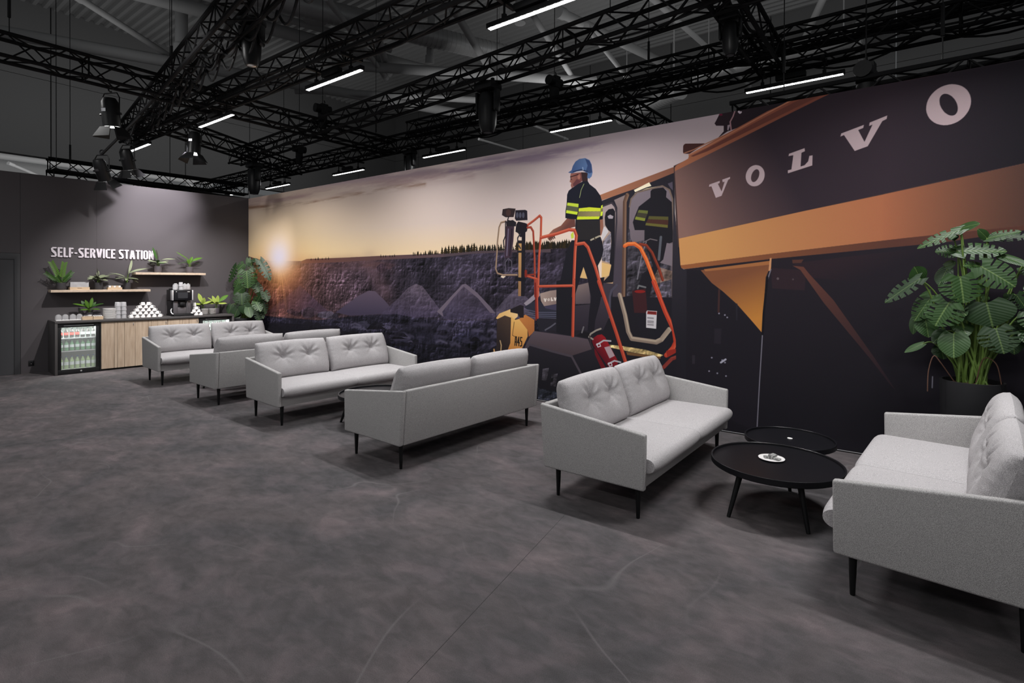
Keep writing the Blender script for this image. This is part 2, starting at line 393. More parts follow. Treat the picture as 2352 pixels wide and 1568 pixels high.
PRINT = '''[{"k":"s","q":[[-184,3326],[1210,3256],[2859,3242],[4236,3253],[5247,3227],[6535,3175]],"w":0.16,"c":[166,134,136],"f":1,"a":0.6,"n":1},
{"k":"s","q":[[-185,3207],[945,3135],[1712,3130],[2858,3092],[4053,3134],[5087,3126],[5555,3129]],"w":0.07,"c":[140,104,84],"f":1,"a":0.9,"n":1},
{"k":"s","q":[[2421,3428],[4416,3369],[5705,3299],[7036,3207]],"w":0.12,"c":[150,128,142],"f":1,"a":0.6,"n":1},
{"k":"s","q":[[6120,3383],[6700,3318],[7231,3286],[7721,3282],[8173,3266],[8658,3253]],"w":0.14,"c":[142,122,146],"f":1,"a":0.75,"n":1},
{"k":"s","q":[[6119,3251],[6699,3220],[7231,3246],[7721,3205],[8173,3216],[8724,3266]],"w":0.07,"c":[150,128,150],"f":1,"a":0.6,"n":1},
{"k":"p","q":[[-80,2136],[382,2050],[931,2000],[2083,1973],[2269,2010],[3468,2008],[4405,2014],[5395,2015],[5986,2016],[6371,2027],[6684,2036],[7174,2033],[7495,2006],[8517,2035],[8513,427],[-116,-465]],"c":[84,60,62],"d":[48,43,54],"g":[[1445,1519],[5391,1529]],"t":0.95},
{"k":"s","q":[[4189,1850],[4402,1618],[4609,1392]],"w":0.35,"c":[120,92,100],"f":1,"a":0.45},
{"k":"s","q":[[2405,1883],[3663,1907],[4749,1839]],"w":0.22,"c":[122,84,80],"f":1,"a":0.5,"n":1},
{"k":"p","q":[[2083,1973],[2269,2010],[3468,2008],[4405,2014],[5986,2016],[5985,1959],[4404,1948],[3265,1928],[2083,1928]],"c":[112,72,62],"d":[92,74,80],"g":[[2083,1968],[5985,1980]]},
{"k":"p","q":[[5986,2016],[6371,2027],[7174,2033],[7926,2025],[7925,1973],[7173,1996],[6529,1993],[5985,1959]],"c":[84,70,76]},
{"k":"p","q":[[-97,923],[-83,1929],[931,1966],[2035,1890],[2125,1521],[2838,1070],[2922,947]],"c":[128,76,62],"d":[76,54,60],"g":[[1244,1849],[2025,993]],"a":0.75,"t":1},
{"k":"p","q":[[3216,1007],[3888,1325],[4185,1422],[4347,1412],[4608,1257],[4777,1127],[4537,1030],[3655,962]],"c":[98,84,100],"d":[70,62,82],"g":[[4257,1411],[4254,1020]]},
{"k":"p","q":[[4502,1029],[4911,1286],[5172,1475],[5361,1546],[5514,1508],[5809,1241],[5909,1140],[5837,1035],[5072,984]],"c":[98,86,100],"d":[68,60,80],"g":[[5267,1529],[5263,1013]],"t":0.4},
{"k":"p","q":[[5837,1118],[6150,1370],[6368,1542],[6435,1552],[6655,1426],[6905,1229],[7002,1137],[6978,1060],[5980,1010]],"c":[84,74,90],"d":[60,54,72],"g":[[6368,1532],[6365,1055]],"t":0.5},
{"k":"p","q":[[5837,1118],[6150,1370],[6368,1542],[6435,1552],[6149,1309],[5952,1121],[5980,1041]],"c":[112,100,114]},
{"k":"p","q":[[6435,1552],[6655,1426],[6905,1229],[7002,1137],[6905,1143],[6680,1339],[6395,1512]],"c":[108,96,110]},
{"k":"p","q":[[7015,1194],[7170,1348],[7380,1498],[7711,1250],[7711,1090],[7026,1062]],"c":[82,74,90],"t":0.4},
{"k":"p","q":[[811,925],[1131,1074],[2031,1494],[2489,1265],[2923,1047],[3007,975]],"c":[96,66,72],"d":[74,58,74],"g":[[1443,1383],[2396,1005]],"t":0.4},
{"k":"p","q":[[-98,864],[1180,827],[2662,835],[3337,914],[4035,988],[4909,1043],[5388,996],[5979,989],[7026,1034],[7922,1081],[7919,134],[-121,-858]],"c":[42,39,52],"d":[28,27,36],"g":[[4035,988],[4030,357]],"t":1.15},
{"k":"p","q":[[-100,657],[2393,746],[3254,689],[4032,661],[4739,524],[5383,291],[5976,427],[6777,533],[7920,485],[7916,-569],[-137,-2049]],"c":[28,26,34],"t":0.5},
{"k":"p","q":[[1619,939],[1594,967],[1511,997],[1430,1017],[1339,1012],[1238,984],[1191,953],[1196,924],[1203,890],[1239,857],[1334,845],[1431,859],[1504,883],[1582,909]],"c":[128,84,80],"t":0.8},
{"k":"p","q":[[1800,972],[1796,998],[1775,1015],[1719,1017],[1661,1012],[1617,1006],[1569,990],[1543,963],[1569,939],[1616,927],[1660,923],[1718,921],[1774,926],[1795,945]],"c":[86,62,68],"t":0.8},
{"k":"p","q":[[2638,975],[2643,1012],[2543,1050],[2410,1076],[2291,1070],[2151,1033],[2049,991],[2057,954],[2111,912],[2165,869],[2275,854],[2418,873],[2515,904],[2589,936]],"c":[70,56,66],"t":0.8},
{"k":"p","q":[[3166,956],[3151,995],[3107,1020],[2990,1021],[2864,1011],[2769,1000],[2668,975],[2607,935],[2659,899],[2766,882],[2864,878],[2988,878],[3110,888],[3158,916]],"c":[80,72,86],"t":0.8},
{"k":"p","q":[[3295,936],[3298,960],[3278,984],[3236,1002],[3198,1000],[3162,979],[3125,953],[3116,929],[3138,903],[3164,877],[3194,864],[3237,874],[3272,894],[3287,913]],"c":[52,46,58],"t":0.8},
{"k":"p","q":[[2079,942],[2088,960],[2038,973],[1948,984],[1868,987],[1788,974],[1711,950],[1700,928],[1747,912],[1796,895],[1860,882],[1952,884],[2022,902],[2056,923]],"c":[80,58,66],"t":0.8},
{"k":"p","q":[[4189,809],[4172,844],[4139,880],[4050,895],[3950,881],[3877,852],[3803,822],[3752,787],[3787,748],[3872,718],[3952,713],[4046,729],[4144,751],[4184,774]],"c":[52,50,64],"t":0.8},
{"k":"p","q":[[5344,588],[5275,631],[5199,667],[5105,700],[4965,707],[4854,671],[4802,608],[4751,547],[4740,496],[4837,449],[4976,418],[5094,426],[5223,477],[5325,538]],"c":[44,42,58],"t":0.8},
{"k":"p","q":[[4805,1838],[4812,1865],[4774,1881],[4710,1887],[4655,1890],[4596,1887],[4543,1871],[4537,1843],[4570,1819],[4602,1804],[4648,1793],[4714,1785],[4762,1790],[4788,1812]],"c":[66,50,56],"t":0.8},
{"k":"p","q":[[4641,1808],[4640,1833],[4617,1857],[4558,1880],[4499,1886],[4452,1868],[4401,1839],[4377,1812],[4406,1784],[4453,1754],[4497,1734],[4558,1737],[4614,1759],[4635,1783]],"c":[60,46,54],"t":0.8},
{"k":"p","q":[[6047,718],[6062,769],[5972,794],[5782,790],[5607,778],[5440,760],[5267,721],[5222,666],[5329,624],[5454,606],[5593,601],[5790,604],[5946,623],[6011,665]],"c":[42,40,54],"t":0.8},
{"k":"p","q":[[6815,785],[6767,811],[6716,834],[6600,852],[6450,851],[6345,825],[6256,784],[6175,746],[6203,716],[6332,691],[6460,675],[6591,687],[6737,722],[6810,756]],"c":[44,42,58],"t":0.8},
{"k":"s","q":[[3954,731],[4027,761],[4135,729]],"w":0.022621154369592524,"c":[92,86,108],"f":1,"a":0.8},
{"k":"s","q":[[6723,763],[6784,779],[6875,761]],"w":0.04163895542516155,"c":[60,56,74],"f":1,"a":0.8},
{"k":"s","q":[[5065,710],[5110,738],[5176,699]],"w":0.040927248415332046,"c":[60,56,74],"f":1,"a":0.8},
{"k":"s","q":[[2748,586],[2810,629],[2900,604]],"w":0.05120305956334226,"c":[74,70,90],"f":1,"a":0.8},
{"k":"s","q":[[5049,686],[5155,720],[5310,683]],"w":0.03579853616002976,"c":[60,56,74],"f":1,"a":0.8},
{"k":"s","q":[[4925,621],[5033,639],[5191,643]],"w":0.02867947764932549,"c":[60,56,74],"f":1,"a":0.8},
{"k":"s","q":[[4889,713],[4948,739],[5035,718]],"w":0.034036419550807204,"c":[60,56,74],"f":1,"a":0.8},
{"k":"s","q":[[4762,831],[4825,867],[4918,847]],"w":0.031187428233322392,"c":[60,56,74],"f":1,"a":0.8},
{"k":"s","q":[[5863,847],[5956,884],[6092,841]],"w":0.042764300138972935,"c":[60,56,74],"f":1,"a":0.8},
{"k":"s","q":[[5801,716],[5904,737],[6056,736]],"w":0.03928005690990164,"c":[60,56,74],"f":1,"a":0.8},
{"k":"s","q":[[6992,861],[7066,882],[7176,875]],"w":0.031755649872762484,"c":[74,70,90],"f":1,"a":0.8},
{"k":"s","q":[[6600,875],[6666,887],[6765,872]],"w":0.0332381658407603,"c":[74,70,90],"f":1,"a":0.8},
{"k":"s","q":[[5189,606],[5246,620],[5331,606]],"w":0.02125511048701271,"c":[92,86,108],"f":1,"a":0.8},
{"k":"s","q":[[6932,809],[6973,835],[7034,797]],"w":0.03359255293423846,"c":[74,70,90],"f":1,"a":0.8},
{"k":"s","q":[[6889,653],[6938,675],[7010,656]],"w":0.04575554873550907,"c":[60,56,74],"f":1,"a":0.8},
{"k":"s","q":[[5900,863],[6001,897],[6149,877]],"w":0.045371616399380935,"c":[60,56,74],"f":1,"a":0.8},
{"k":"s","q":[[3953,808],[4085,838],[4278,815]],"w":0.020458299454568764,"c":[74,70,90],"f":1,"a":0.8},
{"k":"s","q":[[6984,803],[7032,827],[7103,814]],"w":0.04534131396631631,"c":[74,70,90],"f":1,"a":0.8},
{"k":"s","q":[[5021,698],[5083,729],[5175,693]],"w":0.020887298759632397,"c":[92,86,108],"f":1,"a":0.8},
{"k":"s","q":[[6877,879],[6926,903],[6997,885]],"w":0.04405818680525582,"c":[92,86,108],"f":1,"a":0.8},
{"k":"s","q":[[4562,807],[4630,836],[4730,815]],"w":0.03508641365315667,"c":[92,86,108],"f":1,"a":0.8},
{"k":"s","q":[[6931,708],[6964,729],[7013,704]],"w":0.030775125395862808,"c":[74,70,90],"f":1,"a":0.8},
{"k":"s","q":[[3696,752],[3804,770],[3964,764]],"w":0.03335014601794701,"c":[92,86,108],"f":1,"a":0.8},
{"k":"s","q":[[4898,645],[4946,665],[5016,641]],"w":0.055395930876851546,"c":[74,70,90],"f":1,"a":0.8},
{"k":"s","q":[[4115,659],[4156,697],[4215,664]],"w":0.05344820047571551,"c":[60,56,74],"f":1,"a":0.8},
{"k":"s","q":[[3677,801],[3796,835],[3972,799]],"w":0.03381131219550393,"c":[92,86,108],"f":1,"a":0.8},
{"k":"s","q":[[4823,745],[4929,772],[5086,749]],"w":0.03161595029228067,"c":[60,56,74],"f":1,"a":0.8},
{"k":"s","q":[[4769,624],[4816,636],[4886,611]],"w":0.055199130065041915,"c":[60,56,74],"f":1,"a":0.8},
{"k":"s","q":[[4880,616],[4992,638],[5157,620]],"w":0.05346794717114581,"c":[60,56,74],"f":1,"a":0.8},
{"k":"s","q":[[6152,627],[6218,661],[6316,623]],"w":0.05431924390455416,"c":[74,70,90],"f":1,"a":0.8},
{"k":"s","q":[[3339,796],[3384,832],[3449,794]],"w":0.027938737838437304,"c":[74,70,90],"f":1,"a":0.8},
{"k":"s","q":[[5489,891],[5578,908],[5709,902]],"w":0.04651584417219312,"c":[60,56,74],"f":1,"a":0.8},
{"k":"s","q":[[5324,881],[5428,897],[5582,898]],"w":0.058879615623254986,"c":[60,56,74],"f":1,"a":0.8},
{"k":"s","q":[[5068,668],[5130,686],[5221,670]],"w":0.052672433888676914,"c":[92,86,108],"f":1,"a":0.8},
{"k":"s","q":[[3962,817],[4085,836],[4266,811]],"w":0.03950005371231055,"c":[60,56,74],"f":1,"a":0.8},
{"k":"s","q":[[6564,873],[6608,890],[6674,873]],"w":0.036919360176018726,"c":[74,70,90],"f":1,"a":0.8},
{"k":"s","q":[[4369,651],[4483,688],[4650,675]],"w":0.02199333222759267,"c":[74,70,90],"f":1,"a":0.8},
{"k":"s","q":[[6942,664],[6972,686],[7016,669]],"w":0.03258319201224301,"c":[74,70,90],"f":1,"a":0.8},
{"k":"s","q":[[4663,784],[4723,803],[4814,770]],"w":0.03714798632972092,"c":[92,86,108],"f":1,"a":0.8},
{"k":"s","q":[[5399,690],[5461,704],[5551,702]],"w":0.03493098302507932,"c":[60,56,74],"f":1,"a":0.8},
{"k":"s","q":[[5781,741],[5858,755],[5972,735]],"w":0.022122590652829448,"c":[60,56,74],"f":1,"a":0.8},
{"k":"s","q":[[5150,692],[5217,723],[5315,697]],"w":0.029803331857517067,"c":[60,56,74],"f":1,"a":0.8},
{"k":"s","q":[[4113,721],[4226,742],[4392,741]],"w":0.021123777012969275,"c":[74,70,90],"f":1,"a":0.8},
{"k":"s","q":[[4608,629],[4713,652],[4866,640]],"w":0.024925841968972073,"c":[60,56,74],"f":1,"a":0.8},
{"k":"s","q":[[5827,645],[5915,675],[6045,647]],"w":0.04255375818370918,"c":[92,86,108],"f":1,"a":0.8},
{"k":"s","q":[[6384,696],[6443,714],[6531,703]],"w":0.0410882556712028,"c":[60,56,74],"f":1,"a":0.8},
{"k":"p","q":[[2654,463],[2715,491],[2791,509],[2881,504],[2955,482]],"c":[24,22,28],"t":0.5},
{"k":"p","q":[[2095,714],[2192,775],[2311,812],[2451,793],[2565,737]],"c":[30,28,36],"t":0.5},
{"k":"p","q":[[5269,563],[5303,615],[5345,645],[5395,626],[5436,575]],"c":[38,35,46],"t":0.5},
{"k":"p","q":[[4945,753],[5018,781],[5108,799],[5214,794],[5301,773]],"c":[38,35,46],"t":0.5},
{"k":"p","q":[[2313,640],[2415,708],[2542,748],[2690,728],[2811,667]],"c":[24,22,28],"t":0.5},
{"k":"p","q":[[6896,607],[6945,651],[7006,679],[7078,666],[7138,625]],"c":[30,28,36],"t":0.5},
{"k":"p","q":[[3415,605],[3537,658],[3688,692],[3864,681],[4007,640]],"c":[24,22,28],"t":0.5},
{"k":"p","q":[[4100,745],[4211,807],[4348,845],[4509,828],[4640,774]],"c":[24,22,28],"t":0.5},
{"k":"p","q":[[4377,631],[4458,694],[4557,732],[4674,713],[4770,655]],"c":[38,35,46],"t":0.5},
{"k":"p","q":[[4661,615],[4763,648],[4887,670],[5033,667],[5152,647]],"c":[24,22,28],"t":0.5},
{"k":"p","q":[[4769,657],[4854,720],[4959,758],[5083,739],[5184,682]],"c":[38,35,46],"t":0.5},
{"k":"p","q":[[5843,761],[5889,790],[5946,807],[6013,800],[6069,774]],"c":[38,35,46],"t":0.5},
{"k":"p","q":[[4825,511],[4921,559],[5039,590],[5177,582],[5290,545]],"c":[30,28,36],"t":0.5},
{"k":"p","q":[[5585,543],[5654,589],[5740,617],[5841,606],[5924,568]],"c":[30,28,36],"t":0.5},
{"k":"p","q":[[6522,707],[6563,756],[6615,785],[6676,768],[6726,721]],"c":[24,22,28],"t":0.5},
{"k":"p","q":[[3076,669],[3147,730],[3236,765],[3340,746],[3425,688]],"c":[24,22,28],"t":0.5},
{"k":"p","q":[[4369,598],[4459,633],[4570,656],[4701,651],[4808,626]],"c":[38,35,46],"t":0.5},
{"k":"p","q":[[6267,557],[6327,597],[6402,622],[6490,613],[6563,580]],"c":[38,35,46],"t":0.5},
{"k":"p","q":[[2330,398],[2454,470],[2606,515],[2785,498],[2930,438]],"c":[24,22,28],"t":0.5},
{"k":"p","q":[[4706,752],[4758,804],[4821,834],[4897,816],[4959,766]],"c":[38,35,46],"t":0.5},
{"k":"p","q":[[2444,688],[2515,755],[2602,795],[2704,772],[2789,705]],"c":[30,28,36],"t":0.5},
{"k":"p","q":[[2778,569],[2885,599],[3017,620],[3172,619],[3300,600]],"c":[30,28,36],"t":0.5},
{"k":"p","q":[[3094,801],[3152,830],[3225,848],[3310,840],[3381,814]],"c":[24,22,28],"t":0.5},
{"k":"p","q":[[2598,695],[2730,726],[2893,748],[3083,747],[3239,728]],"c":[30,28,36],"t":0.5},
{"k":"p","q":[[5280,611],[5312,645],[5351,666],[5398,655],[5437,622]],"c":[30,28,36],"t":0.5},
{"k":"p","q":[[4180,805],[4268,861],[4377,894],[4504,877],[4608,826]],"c":[30,28,36],"t":0.5},
{"k":"p","q":[[2406,1982],[2407,2002],[2413,2005],[2411,2010],[2415,2013],[2414,2018],[2416,2021],[2416,2027],[2421,2021],[2425,2018],[2423,2013],[2429,2010],[2424,2004],[2432,2001],[2429,1981]],"c":[34,32,26]},
{"k":"p","q":[[2558,1982],[2559,2003],[2565,2006],[2563,2012],[2567,2016],[2565,2022],[2568,2025],[2578,2032],[2574,2025],[2578,2021],[2576,2015],[2583,2012],[2578,2006],[2587,2002],[2582,1981]],"c":[34,32,26]},
{"k":"p","q":[[2648,1982],[2637,2004],[2649,2009],[2642,2017],[2652,2021],[2649,2030],[2655,2034],[2653,2044],[2664,2034],[2669,2029],[2666,2021],[2675,2016],[2668,2008],[2678,2003],[2671,1981]],"c":[34,32,26]},
{"k":"p","q":[[2780,1982],[2777,2002],[2785,2004],[2782,2010],[2787,2012],[2787,2017],[2790,2020],[2789,2026],[2795,2020],[2798,2017],[2796,2012],[2801,2009],[2798,2004],[2806,2001],[2803,1981]],"c":[52,42,26]},
{"k":"p","q":[[2897,1982],[2891,2003],[2901,2007],[2897,2014],[2903,2017],[2903,2024],[2906,2028],[2905,2036],[2912,2028],[2917,2024],[2912,2017],[2916,2013],[2913,2006],[2919,2002],[2919,1982]],"c":[52,42,26]},
{"k":"p","q":[[2982,1982],[2977,2004],[2986,2008],[2983,2015],[2989,2019],[2984,2027],[2989,2031],[2989,2040],[2997,2031],[3001,2026],[2998,2019],[3003,2015],[3002,2007],[3012,2003],[3004,1982]],"c":[34,32,26]},
{"k":"p","q":[[4489,1986],[4484,2006],[4492,2011],[4487,2019],[4493,2023],[4490,2031],[4495,2035],[4494,2045],[4501,2035],[4504,2031],[4503,2023],[4508,2018],[4508,2010],[4518,2005],[4508,1986]],"c":[52,42,26]},
{"k":"p","q":[[4556,1987],[4556,2005],[4561,2008],[4557,2014],[4562,2017],[4562,2023],[4564,2026],[4568,2033],[4568,2026],[4572,2023],[4570,2017],[4577,2014],[4572,2008],[4579,2005],[4574,1986]],"c":[52,42,26]},
{"k":"p","q":[[4615,1987],[4609,2006],[4617,2009],[4614,2014],[4620,2017],[4619,2023],[4622,2026],[4630,2032],[4626,2026],[4629,2022],[4628,2017],[4634,2014],[4628,2008],[4633,2005],[4633,1987]],"c":[34,32,26]},
{"k":"p","q":[[4721,1989],[4721,2006],[4726,2009],[4721,2013],[4726,2016],[4726,2021],[4728,2023],[4723,2029],[4731,2023],[4733,2020],[4732,2016],[4735,2013],[4735,2008],[4741,2006],[4738,1988]],"c":[34,32,26]},
{"k":"p","q":[[4783,1989],[4780,2007],[4786,2009],[4786,2014],[4789,2016],[4789,2020],[4790,2023],[4786,2028],[4793,2023],[4794,2020],[4794,2016],[4797,2013],[4796,2009],[4802,2006],[4800,1989]],"c":[34,32,26]},
{"k":"p","q":[[4837,1990],[4836,2009],[4841,2012],[4834,2019],[4841,2022],[4842,2029],[4844,2032],[4847,2040],[4849,2032],[4853,2028],[4850,2022],[4855,2018],[4854,2012],[4864,2008],[4855,1989]],"c":[34,32,26]},
{"k":"p","q":[[5294,1995],[5290,2015],[5296,2020],[5290,2030],[5296,2035],[5295,2044],[5299,2049],[5307,2061],[5307,2049],[5312,2044],[5308,2035],[5315,2029],[5307,2020],[5314,2015],[5310,1994]],"c":[34,32,26]},
{"k":"p","q":[[5331,1995],[5326,2015],[5333,2019],[5325,2027],[5333,2031],[5334,2039],[5337,2043],[5334,2053],[5343,2043],[5348,2038],[5344,2031],[5350,2026],[5348,2018],[5359,2014],[5347,1995]],"c":[34,32,26]},
{"k":"p","q":[[5391,1996],[5374,2018],[5388,2024],[5381,2035],[5392,2041],[5390,2052],[5396,2058],[5395,2072],[5403,2058],[5407,2052],[5409,2040],[5419,2034],[5412,2023],[5427,2016],[5407,1995]],"c":[52,42,26]},
{"k":"p","q":[[5407,1996],[5389,2018],[5404,2024],[5398,2035],[5408,2041],[5404,2052],[5411,2058],[5416,2072],[5420,2058],[5426,2052],[5424,2041],[5433,2034],[5424,2023],[5433,2017],[5423,1996]],"c":[52,42,26]},
{"k":"p","q":[[5466,1997],[5457,2015],[5466,2019],[5462,2026],[5469,2029],[5468,2036],[5471,2040],[5469,2048],[5478,2040],[5482,2036],[5477,2029],[5481,2025],[5482,2018],[5491,2014],[5482,1996]],"c":[52,42,26]},
{"k":"p","q":[[5470,1997],[5462,2016],[5471,2020],[5467,2027],[5473,2031],[5471,2039],[5475,2043],[5483,2052],[5480,2043],[5483,2038],[5481,2031],[5485,2027],[5486,2019],[5497,2015],[5486,1996]],"c":[34,32,26]},
{"k":"p","q":[[5535,1998],[5527,2016],[5536,2020],[5532,2027],[5538,2031],[5536,2038],[5540,2042],[5544,2050],[5547,2041],[5551,2037],[5547,2031],[5551,2026],[5550,2019],[5558,2015],[5551,1997]],"c":[34,32,26]},
{"k":"p","q":[[5571,1998],[5557,2020],[5569,2026],[5563,2038],[5572,2045],[5573,2057],[5577,2063],[5574,2078],[5584,2063],[5590,2056],[5587,2044],[5596,2037],[5592,2026],[5608,2018],[5587,1997]],"c":[52,42,26]},
{"k":"p","q":[[5580,1998],[5568,2018],[5579,2023],[5576,2032],[5583,2036],[5583,2045],[5586,2050],[5592,2061],[5592,2050],[5597,2045],[5592,2036],[5597,2031],[5596,2022],[5605,2017],[5596,1998]],"c":[34,32,26]},
{"k":"p","q":[[5639,1999],[5633,2018],[5641,2023],[5635,2031],[5641,2036],[5637,2044],[5642,2049],[5642,2059],[5649,2049],[5652,2044],[5652,2035],[5659,2030],[5656,2022],[5667,2017],[5654,1998]],"c":[34,32,26]},
{"k":"p","q":[[5661,1999],[5641,2022],[5656,2028],[5657,2040],[5664,2047],[5656,2060],[5664,2066],[5666,2082],[5673,2066],[5678,2059],[5679,2047],[5690,2039],[5679,2027],[5691,2020],[5677,1998]],"c":[52,42,26]},
{"k":"p","q":[[5687,1999],[5676,2022],[5687,2028],[5682,2041],[5689,2048],[5685,2060],[5690,2067],[5693,2082],[5700,2067],[5706,2060],[5705,2047],[5717,2040],[5707,2027],[5722,2020],[5702,1999]],"c":[34,32,26]},
{"k":"p","q":[[5727,2000],[5716,2020],[5726,2026],[5719,2036],[5728,2041],[5727,2051],[5731,2057],[5730,2069],[5738,2057],[5742,2051],[5743,2041],[5752,2035],[5742,2025],[5752,2019],[5742,1999]],"c":[52,42,26]},
{"k":"p","q":[[5785,2000],[5770,2021],[5783,2027],[5777,2038],[5786,2043],[5785,2054],[5790,2060],[5798,2073],[5797,2060],[5802,2053],[5801,2043],[5811,2037],[5801,2026],[5810,2020],[5800,2000]],"c":[52,42,26]},
{"k":"p","q":[[5813,2001],[5801,2022],[5812,2027],[5810,2038],[5816,2043],[5810,2054],[5816,2060],[5819,2073],[5825,2060],[5830,2054],[5825,2043],[5831,2037],[5827,2027],[5834,2021],[5828,2000]],"c":[34,32,26]},
{"k":"p","q":[[5848,2002],[5838,2020],[5847,2024],[5846,2032],[5851,2036],[5849,2043],[5853,2047],[5854,2056],[5858,2047],[5862,2043],[5859,2035],[5862,2031],[5861,2024],[5868,2019],[5863,2001]],"c":[52,42,26]},
{"k":"p","q":[[5935,2004],[5912,2031],[5929,2041],[5921,2060],[5933,2070],[5932,2088],[5938,2098],[5937,2121],[5952,2098],[5963,2087],[5956,2069],[5973,2058],[5961,2039],[5984,2028],[5949,2004]],"c":[52,42,26]},
{"k":"p","q":[[5988,2006],[5971,2028],[5984,2035],[5979,2048],[5988,2054],[5985,2067],[5991,2074],[6001,2089],[6001,2073],[6008,2066],[6006,2054],[6018,2046],[6003,2034],[6013,2027],[6003,2005]],"c":[52,42,26]},
{"k":"p","q":[[6010,2006],[5978,2034],[6000,2044],[5985,2064],[6003,2075],[6004,2094],[6011,2105],[6023,2128],[6024,2104],[6033,2093],[6030,2073],[6045,2062],[6038,2043],[6064,2031],[6024,2006]],"c":[52,42,26]},
{"k":"p","q":[[6029,2007],[6014,2030],[6026,2037],[6017,2051],[6028,2058],[6022,2071],[6030,2079],[6041,2095],[6041,2078],[6047,2070],[6044,2057],[6053,2049],[6050,2036],[6067,2028],[6043,2006]],"c":[34,32,26]},
{"k":"p","q":[[6062,2008],[6053,2028],[6062,2034],[6054,2045],[6062,2051],[6059,2062],[6065,2068],[6071,2081],[6073,2068],[6077,2061],[6078,2051],[6088,2044],[6079,2034],[6091,2027],[6076,2007]],"c":[34,32,26]},
{"k":"p","q":[[6081,2008],[6033,2038],[6064,2049],[6050,2072],[6071,2084],[6069,2106],[6080,2118],[6087,2145],[6095,2118],[6102,2105],[6100,2083],[6113,2070],[6103,2048],[6121,2035],[6096,2008]],"c":[52,42,26]},
{"k":"p","q":[[6135,2010],[6115,2037],[6130,2047],[6121,2068],[6133,2078],[6129,2098],[6136,2109],[6148,2133],[6148,2109],[6155,2097],[6157,2077],[6174,2066],[6161,2046],[6183,2034],[6149,2009]],"c":[34,32,26]},
{"k":"p","q":[[6166,2011],[6148,2034],[6162,2041],[6160,2055],[6167,2062],[6166,2076],[6170,2083],[6169,2100],[6178,2083],[6183,2075],[6180,2061],[6187,2054],[6181,2040],[6191,2032],[6181,2010]],"c":[52,42,26]},
{"k":"p","q":[[6176,2011],[6139,2039],[6163,2050],[6151,2072],[6169,2083],[6165,2104],[6175,2116],[6189,2141],[6193,2115],[6205,2103],[6198,2082],[6215,2070],[6201,2049],[6223,2036],[6190,2010]],"c":[52,42,26]},
{"k":"p","q":[[6218,2012],[6194,2037],[6211,2046],[6208,2063],[6217,2073],[6208,2090],[6218,2099],[6225,2120],[6229,2099],[6235,2089],[6233,2072],[6242,2062],[6243,2045],[6264,2035],[6232,2012]],"c":[34,32,26]},
{"k":"p","q":[[6237,2013],[6202,2039],[6225,2049],[6223,2067],[6235,2077],[6231,2096],[6238,2106],[6244,2129],[6249,2106],[6254,2095],[6258,2076],[6275,2066],[6254,2048],[6267,2037],[6251,2012]],"c":[52,42,26]},
{"k":"p","q":[[6259,2013],[6238,2035],[6254,2042],[6246,2054],[6257,2061],[6258,2073],[6263,2080],[6267,2095],[6271,2080],[6276,2072],[6275,2060],[6285,2053],[6274,2041],[6284,2034],[6273,2013]],"c":[52,42,26]},
{"k":"p","q":[[6312,2015],[6275,2041],[6299,2051],[6287,2070],[6305,2080],[6306,2099],[6313,2109],[6323,2132],[6328,2108],[6338,2098],[6331,2079],[6345,2068],[6330,2050],[6344,2039],[6326,2014]],"c":[52,42,26]},
{"k":"p","q":[[6338,2015],[6317,2038],[6333,2046],[6322,2060],[6335,2067],[6333,2082],[6340,2089],[6341,2106],[6351,2089],[6358,2081],[6352,2067],[6360,2059],[6359,2045],[6377,2036],[6352,2015]],"c":[52,42,26]},
{"k":"p","q":[[6349,2016],[6315,2044],[6338,2055],[6332,2076],[6346,2087],[6336,2108],[6348,2119],[6361,2145],[6366,2119],[6378,2107],[6372,2086],[6391,2074],[6375,2053],[6398,2041],[6363,2015]],"c":[52,42,26]},
{"k":"p","q":[[6386,2017],[6353,2042],[6375,2051],[6374,2067],[6385,2076],[6384,2093],[6389,2102],[6396,2122],[6399,2101],[6407,2092],[6403,2076],[6415,2066],[6408,2050],[6425,2040],[6400,2017]],"c":[34,32,26]},
{"k":"p","q":[[6403,2018],[6386,2039],[6399,2045],[6391,2056],[6402,2062],[6400,2073],[6406,2080],[6406,2093],[6416,2079],[6422,2073],[6418,2062],[6428,2055],[6419,2044],[6430,2037],[6417,2017]],"c":[34,32,26]},
{"k":"p","q":[[6449,2020],[6422,2045],[6441,2054],[6441,2072],[6450,2082],[6440,2100],[6449,2109],[6452,2130],[6463,2108],[6470,2098],[6464,2081],[6473,2071],[6469,2053],[6485,2043],[6463,2019]],"c":[52,42,26]},
{"k":"p","q":[[6474,2021],[6451,2048],[6468,2058],[6458,2078],[6471,2089],[6465,2109],[6474,2119],[6477,2144],[6488,2119],[6496,2108],[6497,2088],[6516,2076],[6500,2057],[6523,2045],[6488,2020]],"c":[52,42,26]},
{"k":"p","q":[[6490,2021],[6457,2048],[6479,2057],[6470,2076],[6485,2085],[6483,2104],[6491,2114],[6494,2136],[6501,2113],[6507,2103],[6511,2084],[6527,2073],[6516,2056],[6539,2045],[6504,2021]],"c":[34,32,26]},
{"k":"p","q":[[6530,2023],[6508,2047],[6524,2054],[6513,2070],[6527,2078],[6527,2093],[6533,2101],[6539,2119],[6542,2100],[6547,2092],[6546,2077],[6557,2068],[6545,2053],[6555,2045],[6544,2022]],"c":[34,32,26]},
{"k":"p","q":[[6545,2023],[6524,2051],[6540,2062],[6521,2084],[6538,2094],[6541,2115],[6547,2127],[6557,2152],[6558,2126],[6565,2114],[6561,2094],[6571,2082],[6565,2061],[6581,2049],[6559,2023]],"c":[52,42,26]},
